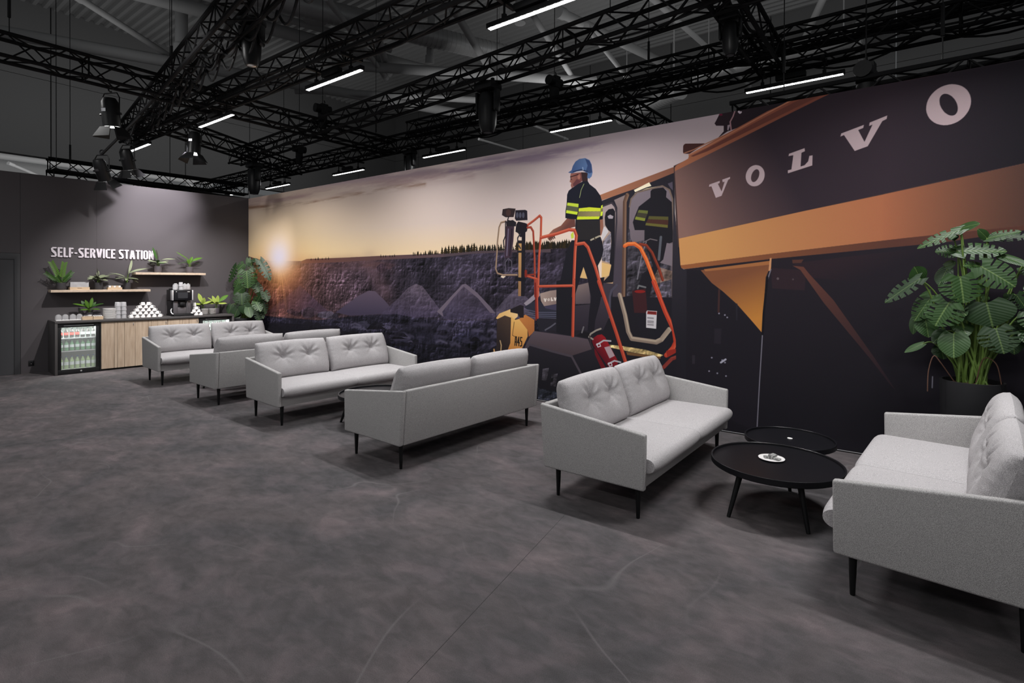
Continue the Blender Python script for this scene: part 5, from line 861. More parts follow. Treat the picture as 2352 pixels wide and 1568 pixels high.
{"k":"p","q":[[10114,763],[10109,754],[10100,753],[10095,761],[10100,770],[10109,771]],"c":[138,134,150]},
{"k":"p","q":[[10143,740],[10139,731],[10129,730],[10124,738],[10129,747],[10139,748]],"c":[138,134,150]},
{"k":"p","q":[[10065,618],[10060,608],[10050,607],[10045,616],[10050,625],[10060,626]],"c":[138,134,150]},
{"k":"p","q":[[10155,598],[10150,589],[10140,588],[10135,596],[10140,605],[10150,606]],"c":[138,134,150]},
{"k":"p","q":[[10006,779],[10001,770],[9991,769],[9986,777],[9991,787],[10001,787]],"c":[138,134,150]},
{"k":"p","q":[[9979,631],[9974,622],[9964,621],[9959,629],[9964,639],[9974,640]],"c":[138,134,150]},
{"k":"s","q":[[10091,735],[10140,773]],"w":0.02,"c":[170,168,184]},
{"k":"s","q":[[10069,1513],[10064,1275]],"w":0.02,"c":[66,44,44]},
{"k":"s","q":[[10249,1364],[10249,1198]],"w":0.012,"c":[44,42,50]},
{"k":"s","q":[[11866,782],[11864,685]],"w":0.008,"c":[120,118,130]},
{"k":"p","q":[[9785,787],[9816,789],[9816,694],[9785,691]],"c":[48,44,52]},
{"k":"p","q":[[10023,1095],[10097,1099],[10088,930],[10019,934]],"c":[42,38,46]},
{"k":"p","q":[[9955,2622],[9960,2646],[10069,2674],[10067,2650],[10049,2645],[10088,2559],[10118,2660],[10098,2655],[10094,2684],[10175,2704],[10172,2682],[10155,2675],[10088,2512],[10028,2496],[9982,2624]],"c":[190,168,172]},
{"k":"p","q":[[10504,2645],[10498,2630],[10489,2616],[10479,2604],[10467,2594],[10454,2586],[10440,2581],[10425,2579],[10410,2580],[10396,2583],[10382,2589],[10369,2598],[10358,2609],[10348,2622],[10340,2637],[10334,2654],[10330,2671],[10329,2689],[10330,2706],[10334,2723],[10340,2740],[10348,2754],[10357,2768],[10369,2779],[10382,2787],[10396,2793],[10410,2796],[10425,2797],[10439,2794],[10453,2789],[10466,2782],[10478,2772],[10489,2759],[10498,2745],[10504,2730],[10509,2713],[10511,2696],[10511,2679],[10509,2662],[10504,2645],[10454,2671],[10457,2681],[10459,2691],[10460,2702],[10461,2711],[10460,2721],[10458,2729],[10455,2736],[10451,2742],[10447,2747],[10442,2750],[10436,2752],[10430,2752],[10424,2750],[10417,2746],[10411,2742],[10405,2735],[10399,2728],[10394,2719],[10390,2710],[10386,2700],[10384,2690],[10382,2679],[10381,2669],[10382,2660],[10383,2651],[10386,2643],[10389,2636],[10393,2631],[10398,2627],[10403,2625],[10409,2624],[10415,2625],[10422,2628],[10428,2632],[10434,2638],[10440,2644],[10445,2653],[10450,2662],[10454,2671]],"c":[190,168,172]},
{"k":"p","q":[[10728,2846],[10733,2869],[10870,2905],[10873,2874],[10843,2863],[10836,2730],[10870,2738],[10901,2772],[10911,2824],[10939,2825],[10937,2727],[10724,2676],[10723,2706],[10755,2711],[10771,2849]],"c":[190,168,172]},
{"k":"p","q":[[11168,2969],[11175,2998],[11354,3048],[11349,3020],[11310,3007],[11359,2891],[11419,3038],[11393,3030],[11397,3061],[11530,3102],[11525,3071],[11493,3057],[11384,2846],[11283,2817],[11197,2979]],"c":[190,168,172]},
{"k":"p","q":[[12088,3193],[12097,3168],[12102,3142],[12104,3115],[12102,3088],[12096,3061],[12087,3036],[12074,3013],[12059,2992],[12040,2974],[12020,2960],[11998,2950],[11974,2944],[11950,2942],[11926,2945],[11903,2953],[11881,2964],[11861,2980],[11844,2999],[11829,3021],[11818,3046],[11810,3073],[11806,3101],[11807,3129],[11811,3157],[11819,3184],[11831,3209],[11846,3231],[11864,3250],[11884,3266],[11906,3277],[11929,3284],[11953,3287],[11977,3286],[12000,3279],[12022,3269],[12043,3255],[12061,3237],[12076,3217],[12088,3193],[12002,3141],[11995,3156],[11986,3170],[11978,3182],[11968,3192],[11958,3201],[11949,3207],[11939,3211],[11930,3213],[11922,3212],[11914,3208],[11908,3202],[11903,3194],[11899,3183],[11897,3171],[11897,3158],[11898,3143],[11900,3127],[11905,3111],[11910,3096],[11917,3081],[11925,3066],[11933,3053],[11943,3042],[11952,3033],[11962,3025],[11972,3020],[11981,3018],[11990,3018],[11998,3020],[12004,3025],[12010,3033],[12014,3042],[12017,3053],[12018,3066],[12018,3080],[12016,3095],[12013,3110],[12008,3126],[12002,3141]],"c":[190,168,172]}]'''
LEAVES = '[[[283,5440,2012,25,5440,1891,95,1],[293,5560,2032,395,5560,2062,82,0],[240,5500,1976,248,5500,1932,65,0],[273,5480,1846,546,5480,1849,151,1],[276,5550,1849,140,5550,1855,128,1],[403,5380,1721,588,5380,1581,208,1],[404,5500,1729,315,5500,1736,89,1],[278,5340,1644,306,5340,1453,274,1],[35,5400,1629,-191,5400,1450,125,1],[36,5460,1626,7,5460,1720,141,0],[213,5320,1440,129,5320,1270,262,1],[219,5380,1448,317,5380,1356,134,1],[116,5450,1494,-1,5450,1296,155,1],[434,5360,1448,466,5360,1278,292,0],[484,5320,1258,526,5320,1092,233,1],[244,5340,1203,243,5340,1035,189,0],[206,5460,1213,130,5460,1133,107,0],[69,5480,1321,97,5480,1166,152,0],[8,5520,1317,-8,5520,1179,68,0],[56,5420,1104,-59,5420,1036,57,0],[449,5520,1942,626,5520,1991,85,1],[459,5600,1951,721,5600,1955,77,1],[445,5520,1945,397,5520,2011,68,0],[514,5500,1809,672,5500,1733,72,0],[607,5460,1509,668,5460,1403,137,1],[608,5520,1511,551,5520,1476,82,0],[573,5550,1304,664,5550,1173,153,0],[594,5530,1233,611,5530,1066,133,0],[209,5560,1707,158,5560,1586,115,0],[197,5580,1730,261,5580,1762,79,0],[324,5500,1286,241,5500,1234,98,0],[280,5450,1298,329,5450,1199,128,0],[176,5560,1077,193,5560,990,129,0],[312,5580,1041,279,5580,951,150,0],[410,5580,1500,434,5580,1457,98,0],[694,5500,1585,760,5500,1505,129,1],[674,5450,1384,739,5450,1266,171,1],[673,5500,1239,732,5500,1141,143,0],[656,5550,1719,737,5550,1676,126,1],[715,5550,1850,788,5550,1817,115,1]],[[-10807,5649,2003,-10563,5740,1618,254,1],[-11098,5647,2027,-10953,5701,1996,127,0],[-10887,5726,1961,-10927,5711,1868,95,0],[-11094,5520,1787,-11050,5536,1446,440,1],[-11414,5475,1902,-11600,5406,1556,160,1],[-11300,5571,1942,-11437,5520,1815,221,1],[-11173,5458,1314,-11155,5465,1094,382,1],[-11256,5534,1445,-11480,5451,1286,256,0],[-10753,5722,1353,-10657,5758,1176,203,1],[-10797,5674,1291,-10970,5609,1024,246,1],[-11108,5494,1117,-11109,5493,898,277,0],[-10905,5612,1152,-10775,5660,970,231,1],[-11304,5463,1044,-11394,5429,832,218,0],[-11053,5535,1025,-10975,5564,841,212,0],[-10880,5621,968,-10803,5650,751,175,1],[-10842,5721,1196,-10759,5752,908,198,1],[-11386,5432,914,-11293,5467,788,161,0],[-11163,5644,1953,-11084,5673,1800,207,1],[-11397,5535,1603,-11521,5488,1402,212,1],[-11009,5680,1508,-10892,5724,1299,218,1],[-11165,5654,1602,-11033,5703,1415,236,0],[-11543,5427,1074,-11599,5406,896,181,0],[-11228,5630,2054,-11216,5635,1883,129,0],[-11258,5534,1217,-11447,5463,1110,207,1],[-10933,5708,1044,-10829,5747,813,178,0]]]'

# ================================================================== setting
XB, YM, HW = -11.736, 5.883, 3.389
TWX = 0.0733
UN = Vector((-TWX, -1, 0)).normalized(); NN = Vector((-UN.y, UN.x, 0)); C0 = Vector((XB, YM, 0))
WR = math.atan2(UN.y, UN.x)
def BW(s_, o_, z_): return C0 + UN * s_ + NN * o_ + Vector((0, 0, z_))

# floor: mottled dark carpet with brushed, swirling streaks
fm = bpy.data.materials.new('dark_brushed_carpet'); fm.use_nodes = True; nt = fm.node_tree; b = nt.nodes['Principled BSDF']
b.inputs['Roughness'].default_value = .92; b.inputs['Specular IOR Level'].default_value = .22
tc = nt.nodes.new('ShaderNodeTexCoord')
def nnode(scale, detail, dist=0, rough=.5, mp=None):
    n = nt.nodes.new('ShaderNodeTexNoise'); n.inputs['Scale'].default_value = scale; n.inputs['Detail'].default_value = detail; n.inputs['Distortion'].default_value = dist; n.inputs['Roughness'].default_value = rough
    if mp:
        q = nt.nodes.new('ShaderNodeMapping'); q.inputs['Rotation'].default_value = (0, 0, mp[0]); q.inputs['Scale'].default_value = mp[1]
        nt.links.new(tc.outputs['Object'], q.inputs['Vector']); nt.links.new(q.outputs[0], n.inputs['Vector'])
    else: nt.links.new(tc.outputs['Object'], n.inputs['Vector'])
    return n
def ramp(src, stops):
    r = nt.nodes.new('ShaderNodeValToRGB'); cr = r.color_ramp
    cr.elements[0].position, cr.elements[0].color = stops[0][0], (*stops[0][1], 1)
    cr.elements[1].position, cr.elements[1].color = stops[-1][0], (*stops[-1][1], 1)
    for p, c_ in stops[1:-1]: e = cr.elements.new(p); e.color = (*c_, 1)
    nt.links.new(src, r.inputs['Fac']); return r
def mixn(fac, a, b_, mode='MIX'):
    m = nt.nodes.new('ShaderNodeMix'); m.data_type = 'RGBA'; m.blend_type = mode
    for s_, i in ((fac, 0), (a, 6), (b_, 7)):
        if isinstance(s_, (int, float)): m.inputs[i].default_value = s_
        elif isinstance(s_, tuple): m.inputs[i].default_value = (*s_, 1)
        else: nt.links.new(s_, m.inputs[i])
    return m.outputs[2]
FC = FLOOR_C
n1 = nnode(2.6, 5, .7, .6, (.5, (1, 1.5, 1))); r1 = ramp(n1.outputs['Fac'], [(.34, tuple(v * .84 for v in FC)), (.5, FC), (.66, (FC[0] * 1.34, FC[1] * 1.25, FC[2] * 1.27))])
n2 = nnode(.8, 3, 1.5, .5); r2 = ramp(n2.outputs['Fac'], [(.35, (.82, .84, .86)), (.65, (1.18, 1.12, 1.12))])
c1 = mixn(1.0, r1.outputs[0], r2.outputs[0], 'MULTIPLY')
n3 = nnode(8, 4, .5, .6, (-.9, (1, 1.8, 1))); r3 = ramp(n3.outputs['Fac'], [(.35, (.86, .86, .86)), (.65, (1.16, 1.14, 1.15))])
c2 = mixn(1.0, c1, r3.outputs[0], 'MULTIPLY')
# swept tracks: thin pale lines where a warped noise crosses a level
n4 = nnode(.55, 1, 2.2, .4); r4 = ramp(n4.outputs['Fac'], [(.492, (0, 0, 0)), (.5, (1, 1, 1)), (.508, (0, 0, 0))])
n5 = nnode(1.3, 1, 0); r5 = ramp(n5.outputs['Fac'], [(.5, (0, 0, 0)), (.62, (.5, .5, .5))])
trk = mixn(1.0, r4.outputs[0], r5.outputs[0], 'MULTIPLY')
c3 = mixn(trk, c2, tuple(v * 1.9 for v in FC))
n6 = nnode(260, 2); r6 = ramp(n6.outputs['Fac'], [(.3, (.8, .8, .8)), (.7, (1.2, 1.2, 1.2))])
c4 = mixn(1.0, c3, r6.outputs[0], 'MULTIPLY')
nt.links.new(c4, b.inputs['Base Color'])
bp = nt.nodes.new('ShaderNodeBump'); bp.inputs['Strength'].default_value = .3; bp.inputs['Distance'].default_value = .01
nt.links.new(n6.outputs['Fac'], bp.inputs['Height']); nt.links.new(bp.outputs[0], b.inputs['Normal'])
fl_ = struct('floor', MB().box(-40, -9, -.1, 9, 30, 0), fm)
# seam of the carpet lengths
struct('floor_seam', MB().hexa([(-1.90, 3.12, 0), (-1.8985, 3.12, 0), (-1.5025, .9, 0), (-1.504, .9, 0), (-1.90, 3.12, .0008), (-1.8985, 3.12, .0008), (-1.5025, .9, .0008), (-1.504, .9, .0008)]), M['seam'])

# station wall with flush panels, door at its far left
w = MB(); w.box(0, -.12, 0, 9, -.006, HW)
for a, b_ in ((0, 2.690), (2.6925, 3.7200)): w.box(a, -.006, 0, b_, 0, HW)
w.box(3.7235, -.006, 2.035, 6.2, 0, HW); w.box(6.2, -.006, 0, 9, 0, HW)
wb = struct('wall_back', w.mesh('wall_back', bevel=.0006, seg=1), M['dark_wall']); wb.location = C0; wb.rotation_euler = (0, 0, WR)
d = MB()
d.prism([(3.726, 0), (3.80, 0), (3.80, 1.93), (5.2, 1.93), (5.2, 0), (5.28, 0), (5.28, 2.03), (3.726, 2.03)], 0.0, .012)
df = struct('door_1', d.mesh('door_1', bevel=.003), M['door_paint']); df.location = C0; df.rotation_euler = (0, 0, WR)
dl = obj('door_leaf', MB().box(3.803, -.004, .004, 5.197, .001, 1.926), M['door_paint'], df)
# plug socket
t = thing('wall_socket', 'small black double power socket on the dark wall left of the counter', 'power socket', BW(3.59, .0, .17), WR)
obj('cover_plate', MB().box(-.036, .0, -.045, .036, .012, .045).mesh('cover_plate', bevel=.004), M['black_plastic'], t)
obj('outlet', MB().lathe([(.019, .0), (.019, .004), (.015, .004), (.014, .001)], 16).mesh('outlet'), M['table_top'], t, (0, .012, 0), (-PI / 2, 0, 0))
obj('indicator_light', MB().ball((0, .0, 0), .004, 8), M['paper'], t, (.0, .014, -.012))

# print wall
mw = struct('wall_right', MB().box(XB, YM + .03, 0, 3.2, YM + .15, HW - .004), M['dark_wall'])
PR = json.loads(PRINT)
PW = 12600
img_arr = paint_print(PR, PW, 3389, 3.6)
hh, ww = img_arr.shape[:2]
img = bpy.data.images.new('printed_quarry_scene', ww, hh)
buf = np.ones((hh, ww, 4), dtype=np.float32); buf[..., :3] = img_arr / 255.
img.pixels.foreach_set(buf.ravel()); img.update(); img.pack()
pm = bpy.data.materials.new('printed_textile'); pm.use_nodes = True; nt = pm.node_tree; b = nt.nodes['Principled BSDF']
b.inputs['Roughness'].default_value = .75; b.inputs['Specular IOR Level'].default_value = .12
tc = nt.nodes.new('ShaderNodeTexCoord'); sp = nt.nodes.new('ShaderNodeSeparateXYZ'); cb = nt.nodes.new('ShaderNodeCombineXYZ')
nt.links.new(tc.outputs['Object'], sp.inputs[0])
for i, (src, k) in enumerate(((0, 1000. / PW), (2, 1000. / 3389))):
    mm = nt.nodes.new('ShaderNodeMath'); mm.operation = 'MULTIPLY'; mm.inputs[1].default_value = k
    nt.links.new(sp.outputs[src], mm.inputs[0]); nt.links.new(mm.outputs[0], cb.inputs[i])
it_ = nt.nodes.new('ShaderNodeTexImage'); it_.image = img; it_.extension = 'EXTEND'
nt.links.new(cb.outputs[0], it_.inputs[0])
gm = nt.nodes.new('ShaderNodeMix'); gm.data_type = 'RGBA'; gm.blend_type = 'MULTIPLY'; gm.inputs[0].default_value = 1; gm.inputs[7].default_value = (*PRINT_K, 1)
nt.links.new(it_.outputs[0], gm.inputs[6]); nt.links.new(gm.outputs[2], b.inputs['Base Color'])
mural = obj('wall_mural', MB().box(0, 0, .022, 14.8, .03, HW), pm, None, (XB, YM, 0))
tag(mural, 'huge printed fabric mural of a worker on a quarry excavator at sunset with serif letters', 'mural')
struct('trim_1', MB().box(XB + .02, YM - .004, 0, 3.0, YM + .03, .021), M['black_metal'])
struct('trim_2', MB().box(XB + .02, YM - .0055, .012, 3.0, YM - .004, .017), M['bright_metal'])

# the hall beyond the booth: panelled walls with an open strip below, sheet roof, tubes, ducts
hw = MB()
for i in range(8):
    y0 = -9 + i * 5.; hw.box(-28.4, y0 + .02, 6.5, -28, y0 + 4.98, 9.6); hw.box(-28.4, y0 + .02, 9.62, -28, y0 + 4.98, 13.6)
struct('wall_hall_left', hw, M['hall_wall'])
hw = MB()
for i in range(10):
    x0 = -30 + i * 4.2; hw.box(x0 + .02, 24, 0, x0 + 4.18, 24.4, 7.4); hw.box(x0 + .02, 24, 7.42, x0 + 4.18, 24.4, 9.6); hw.box(x0 + .02, 24, 9.62, x0 + 4.18, 24.4, 13.6)
struct('wall_hall_right', hw, M['hall_wall'])
struct('wall_hall_far', MB().box(-37, -9, 0, -36.8, 26, 7.6), M['hall_steel'])
rf = MB()
for i in range(70):
    y0 = 1 + i * .34; rf.prism([(y0, 12.5), (y0 + .12, 12.5), (y0 + .17, 12.62), (y0 + .29, 12.62), (y0 + .34, 12.5), (y0 + .34, 12.7), (y0, 12.7)], -32, 4, 'x')
struct('ceiling', rf, M['roof'])
TUBES = [(-21.3, 1.1, 8.5, -14.7, 17.1, 8.5, .18), (-17.1, 4.2, 8.8, -19.3, 7.2, 8.8, .09), (-17.6, 6.8, 8.5, -17.8, 6.9, 12.5, .17), (-17.7, 3.8, 9.5, -14.4, 15.1, 9.5, .2), (-10.1, 10.7, 9.0, -12.4, 15.4, 9.0, .11),
         (-8.4, 11.4, 9.2, -10.6, 18.4, 9.2, .09), (-7.9, 14.2, 9.2, -8.6, 18.4, 9.2, .08), (-5.7, 13.5, 9.2, -5.3, 19.5, 9.2, .08), (-8.9, 14.3, 10.0, -7.8, 19.8, 10.0, .15), (-15.9, 11.0, 9.0, -9.6, 17.6, 9.0, .17),
         (-17.9, 10.8, 8.5, -12.9, 16.0, 8.5, .12), (-1.5, 18.0, 8.5, -1.3, 20.9, 8.5, .06), (-4.8, 18.0, 8.5, -4.7, 20.0, 8.5, .05), (-16.4, 7.0, 9.8, -14.9, 12.4, 9.8, .11), (-12.4, 8.3, 9.0, -15.4, 12.7, 9.0, .09),
         (-12.7, 10.0, 9.3, -15.6, 13.0, 9.3, .12), (-10.6, 15.0, 7.0, -10.6, 17.4, 7.0, .04), (-13.3, 15.6, 7.0, -13.1, 19.0, 7.0, .04), (-34.1, 1.5, 7.3, -33.4, 14.4, 7.3, .16), (-32.1, 5.5, 6.7, -33.4, 8.0, 6.0, .07), (-32.6, 13.0, 6.9, -33.6, 16.0, 6.2, .1),
         (-9.7, 13.2, 9.6, -9.9, 13.4, 12.5, .14), (-13.0, 12.6, 9.0, -12.4, 12.2, 12.5, .12), (-1.0, 14.0, 9.6, -3.0, 20.0, 9.6, .1)]
POSN = ['over the station wall', 'left of the crossing trusses', 'upright above the long tube', 'at the top left of the ceiling', 'beside the spiral duct', 'crossing behind the long front truss', 'between the two long trusses', 'right of the ceiling middle', 'broad, under the sheet roof', 'long, level with the duct end', 'low, behind the second lamp', 'right, near the back lamp row', 'short, right, above the mural edge', 'steep, by the vent pipe', 'thin, under the spiral duct', 'rising to the spiral duct', 'slim, low over the mural', 'slim, low over the quarry sunset', 'level, in the gap below the hall wall', 'slanting, in the gap below the hall wall', 'slanting, in the gap behind the spotlights', 'upright under the lit sheet roof', 'upright beside the duct bend', 'upper right, near the top truss']
for (x0, y0, z0, x1, y1, z1, r), ps in zip(TUBES, POSN):
    tb = thing('roof_tube', 'painted grey round steel roof tube, ' + ps, 'steel tube', (x0, y0, z0), 0, 'steel tubes under the hall roof')
    p1 = Vector((x1 - x0, y1 - y0, z1 - z0)); dn = p1.normalized()
    obj('tube', MB().tube([(0, 0, 0), p1], r, 14), M['hall_steel'], tb)
    for p in (Vector((0, 0, 0)), p1): obj('end_collar', MB().tube([p - dn * .12, p + dn * .12], r * 1.25, 12), M['hall_steel'], tb)
def duct(pts, r, label, ribs=True):
    o = thing('ventilation_duct', label, 'air duct', pts[0], 0)
    P0 = Vector(pts[0]); q = [Vector(p) - P0 for p in pts]
    obj('duct_pipe', MB().tube(q, r, 24), M['duct'], o)
    if ribs:
        m = MB(); L_ = (q[-1] - q[0]).length; dn = (q[-1] - q[0]).normalized(); k = int(L_ / .16)
        for i in range(k): m.tube([q[0] + dn * (i * .16 + .04), q[0] + dn * (i * .16 + .09)], r * 1.03, 24)
        obj('spiral_rib', m, M['duct'], o)
    for f in (.1, .9):
        p = q[0] + (q[-1] - q[0]) * f; obj('hanger', MB().tube([p + Vector((0, 0, r)), Vector((p.x, p.y, 12.55 - P0.z))], .02, 6), M['hall_steel'], o)
    for f in (.02, .5, .98):
        p = q[0] + (q[-1] - q[0]) * f; dn = (q[-1] - q[0]).normalized(); obj('coupling_ring', MB().tube([p - dn * .07, p + dn * .07], r * 1.09, 24), M['hall_steel'], o)
    return o
duct([(-14.9, 6.9, 9.5), (-11.2, 15.4, 9.5)], .32, 'long spiral-ribbed ventilation duct under the roof in the upper middle')
duct([(-9.5, 19.9, 8.2), (-6.3, 17.7, 8.0)], .27, 'short duct ending in a cone above the top of the mural')
duct([(-6.7, 20.3, 9.3), (-1.3, 19.7, 9.3)], .34, 'ventilation duct behind the upper right trusses')
v_ = thing('vent_pipe', 'thick upright vent pipe with a dark slot at the upper left', 'vent pipe', (-15.0, 9.6, 9.7), 0)
obj('pipe', MB().tube([(0, 0, 0), (0, 0, 2.8)], .36, 24), M['hall_steel'], v_); obj('pipe_band', MB().tube([(0, 0, .1), (0, 0, .2)], .38, 24), M['hall_steel'], v_)
obj('slot', MB().box(.2, -.34, .55, .42, -.1, .72), M['hoist'], v_)
# rest of the hall seen through the gap under the hall wall
for i, (y, z, l_) in enumerate([(5.0, 6.15, 'left'), (10.2, 6.3, 'middle'), (14.4, 6.3, 'right')]):
    g_ = thing('roof_girder', 'grey lattice girder in the gap beyond the station wall, the %s one' % l_, 'girder', (-35, y, z), 0, 'girders beyond the hall wall')
    obj('flange', MB().box(-.1, -2, .42, .1, 2, .52), M['hall_steel'], g_); obj('flange', MB().box(-.1, -2, -.3, .1, 2, -.2), M['hall_steel'], g_)
    for k in range(4): obj('web_bar', MB().tube([(0, -2 + k, -.25), (0, -1.5 + k, .45), (0, -1 + k, -.25)], .05, 6), M['hall_steel'], g_)

# ================================================================== sofas
SL, SD, ZR, ZF, ZB = 1.918, .833, .687, .592, .218
AT = .046
def arm_mb(side):
    y0 = side * (SL / 2) ; y1 = side * (SL / 2 - AT)
    return MB().prism([(-SD / 2 + .037, ZB), (SD / 2 - .006, ZB), (SD / 2, ZF), (-SD / 2, ZR)], min(y0, y1), max(y0, y1))
def cushion_seat(side):
    """seat cushion: flat domed top, bull-nosed front overhanging the rail"""
    W_ = (SL - 2 * AT) / 2 - .002; xb, xf, z0, z1 = -.29, SD / 2 + .062, .318, .436
    r = (z1 - z0) / 2; prof = [(xb, z0), (xb, z1 - .01)]
    for i in range(1, 9): prof.append((xb + (xf - r - xb) * i / 8, z1))
    for i in range(1, 10): a = PI / 2 - PI * i / 10; prof.append((xf - r + r * math.cos(a), z0 + r + r * math.sin(a)))
    prof.append((xf - r, z0)); prof.append((.1, z0))
    n = 22; vs = []; fs = []; m = len(prof)
    yc = side * (W_ / 2 + .001)
    for j in range(n + 1):
        u = -1 + 2 * j / n; e = 1 - abs(u) ** 9
        for (x, z) in prof:
            k = .80 + .20 * e; zz = z0 + r + (z - z0 - r) * k
            if z > z0 + r * 1.5 and x < xf - r: zz += .010 * (1 - u * u) * (1 - ((x - .06) / .36) ** 2 if abs(x - .06) < .36 else 0)
            xx = x - (.012 * (1 - e) if x > xf - 2 * r else 0)
            vs.append((xx, yc + u * W_ / 2, zz))
    for j in range(n):
        for i in range(m): fs.append((j * m + i, j * m + (i + 1) % m, (j + 1) * m + (i + 1) % m, (j + 1) * m + i))
    fs += [tuple(range(m)), tuple(n * m + i for i in range(m - 1, -1, -1))]
    return MB().add(vs, fs)
BH, BT = .462, .19
def cushion_back(side, seed):
    W_ = (SL - 2 * AT) / 2 - .004; yc = side * (W_ / 2 + .002)
    nu, nv = 56, 36
    B0 = Vector((-.155, 0, .425)); tilt = R(17); up = Vector((-math.sin(tilt), 0, math.cos(tilt))); nrm = Vector((math.cos(tilt), 0, math.sin(tilt)))
    vs = []; fs = []
    btn = [(-.155, .03), (.175, .03)]
    rnd = random.Random(seed); ph = [rnd.uniform(0, 6) for _ in range(4)]
    def surf(u, v, sgn):
        e = (1 - abs(u) ** 7) ** .45 * (1 - abs(v) ** 4.5) ** .5 if abs(u) < 1 and abs(v) < 1 else 0
        t = BT / 2 * e * (1.0 - .12 * v)
        U, V = u * W_ / 2, v * BH / 2
        if sgn > 0:
            for (bu, bv) in btn:
                dx, dz = U - bu, V - bv; d_ = math.hypot(dx, dz); th = math.atan2(dz, dx)
                t -= .042 * math.exp(-(d_ / .032) ** 2) + .026 * math.exp(-(d_ / .095) ** 2)
                up_ = max(0, math.sin(th)) ** .5 + .35
                t += .0085 * math.cos(9 * th + ph[0]) * math.exp(-((d_ - .08) / .06) ** 2) * up_
        t += .004 * math.sin(3.1 * u + ph[1]) * math.sin(2.3 * v + ph[2]) * e
        # gathered seam at the sides
        t += .003 * math.sin(v * 26 + ph[3]) * max(0, abs(u) - .8) * 5 * e
        side_in = .018 * (1 - (1 - abs(v) ** 2)) * (1 if u > 0 else -1) * abs(u) ** 3
        topsag = -.012 * u * u * max(0, v)
        p = B0 + up * (BH / 2 + V + topsag) + nrm * (t * sgn - (BT * .03))
        return (p.x, yc + U - side_in, p.z)
    for sgn in (1, -1):
        for j in range(nv + 1):
            for i in range(nu + 1): vs.append(surf(-1 + 2 * i / nu, -1 + 2 * j / nv, sgn))
    N = (nu + 1) * (nv + 1)
    for sgn in (0, 1):
        for j in range(nv):
            for i in range(nu):
                a = sgn * N + j * (nu + 1) + i; q = (a, a + 1, a + nu + 2, a + nu + 1); fs.append(q if sgn == 0 else q[::-1])
    mb = MB().add(vs, fs)
    pos = []
    for (bu, bv) in btn:
        x, y, z = surf(bu / (W_ / 2), bv / (BH / 2), 1); pos.append((x + .006, y, z))
    return mb, pos, tilt
def make_sofa():
    t = thing('sofa', 's', 'sofa', (0, 0, 0), 0, 'grey sofas in a row along the mural')
    fab, sh = M['fabric'], M['fabric_shell']
    for sd in (-1, 1): obj('armrest', arm_mb(sd).mesh('armrest', bevel=.014, seg=3), sh, t)
    obj('back_panel', MB().prism([(-SD / 2 + .037, ZB), (-SD / 2 + .002, ZR - .002), (-SD / 2 + .052, ZR - .002), (-SD / 2 + .087, ZB)], -SL / 2 + AT, SL / 2 - AT).mesh('back_panel', bevel=.013, seg=3), sh, t)
    obj('seat_base', MB().box(-SD / 2 + .08, -SL / 2 + AT, ZB, SD / 2 - .03, SL / 2 - AT, .318).mesh('seat_base', bevel=.008), sh, t)
    for sd in (-1, 1):
        obj('seat_cushion', cushion_seat(sd).mesh('seat_cushion', smooth=50), fab, t)
        mb, pos, tilt = cushion_back(sd, 5 + sd)
        c_ = obj('back_cushion', mb.mesh('back_cushion', smooth=60, weld=True), fab, t)
        for p in pos:
            obj('button', BUTTON, fab, c_, p, (0, PI / 2 - tilt, 0))
    for sx in (-1, 1):
        for sy in (-1, 1):
            x = SD / 2 - .081 if sx > 0 else -SD / 2 + .116
            obj('leg', LEG, M['black_wood'], t, (x, sy * (SL / 2 - .082), 0))
    return t
BUTTON = MB().lathe([(.0001, -.003), (.010, -.002), (.0125, .002), (.010, .006), (.0001, .008)], 14).mesh('button')
LEG = MB().lathe([(.0115, 0), (.0125, .004), (.0205, .216), (.0205, .222)], 16).mesh('leg')
sofa = make_sofa()
SOFAS = [(-9.349, 4.145, -.077, 1, 'grey two-cushion sofa farthest from the camera, facing out from the drinks counter'),
         (-7.362, 4.056, -.030, -1, 'grey sofa seen from behind, facing the farthest sofa by the drinks counter'),
         (-5.825, 4.043, -.061, 1, 'grey tufted sofa facing right, back to back with a sofa near the station'),
         (-3.740, 3.924, -.034, -1, 'grey sofa seen from behind in the middle of the row, below the orange machine nose'),
         (-1.809, 4.26, -.007, 1, 'grey tufted sofa facing the two black round tables'),
         (.161, 4.07, -.079, -1, 'nearest grey sofa, cut off by the right edge, in front of the big potted plant')]
for i, (x, y, a, f_, lb) in enumerate(SOFAS):
    rz = a if f_ > 0 else a + PI
    if i == 0: sofa.location = (x, y, 0); sofa.rotation_euler = (0, 0, rz); sofa['label'] = lb
    else: dup(sofa, (x, y, 0), rz, lb)

# ================================================================== round tables
def round_table(label, cx, cy, h, r, feet, group='black round coffee tables'):
    t = thing('coffee_table', label, 'table', (cx, cy, 0), 0, group)
    obj('table_top', MB().lathe([(.0001, h - .034), (r - .012, h - .034), (r, h - .026), (r, h + .010), (r - .002, h + .012), (r - .011, h + .012), (r - .013, h + .010), (r - .013, h - .004), (.0001, h - .004)], 72).mesh('table_top', smooth=35), M['table_top'], t)
    for (fx, fy) in feet:
        d_ = Vector((fx - cx, fy - cy, 0)); tp = d_ * .74 + Vector((0, 0, h - .032))
        obj('leg', MB().tube([tp, d_], .021, 14, .0125), M['black_wood'], t)
    m = MB()
    for (fx, fy) in feet:
        d_ = Vector((fx - cx, fy - cy, 0)) * .74; m.tube([d_ * 1.02 + Vector((0, 0, h - .046)), -d_ * .1 + Vector((0, 0, h - .046))], .012, 6)
    obj('cross_brace', m, M['black_wood'], t)
    return t
def ring3(cx, cy, r, a0): return [(cx + r * math.cos(a0 + k * 2 * PI / 3), cy + r * math.sin(a0 + k * 2 * PI / 3)) for k in range(3)]
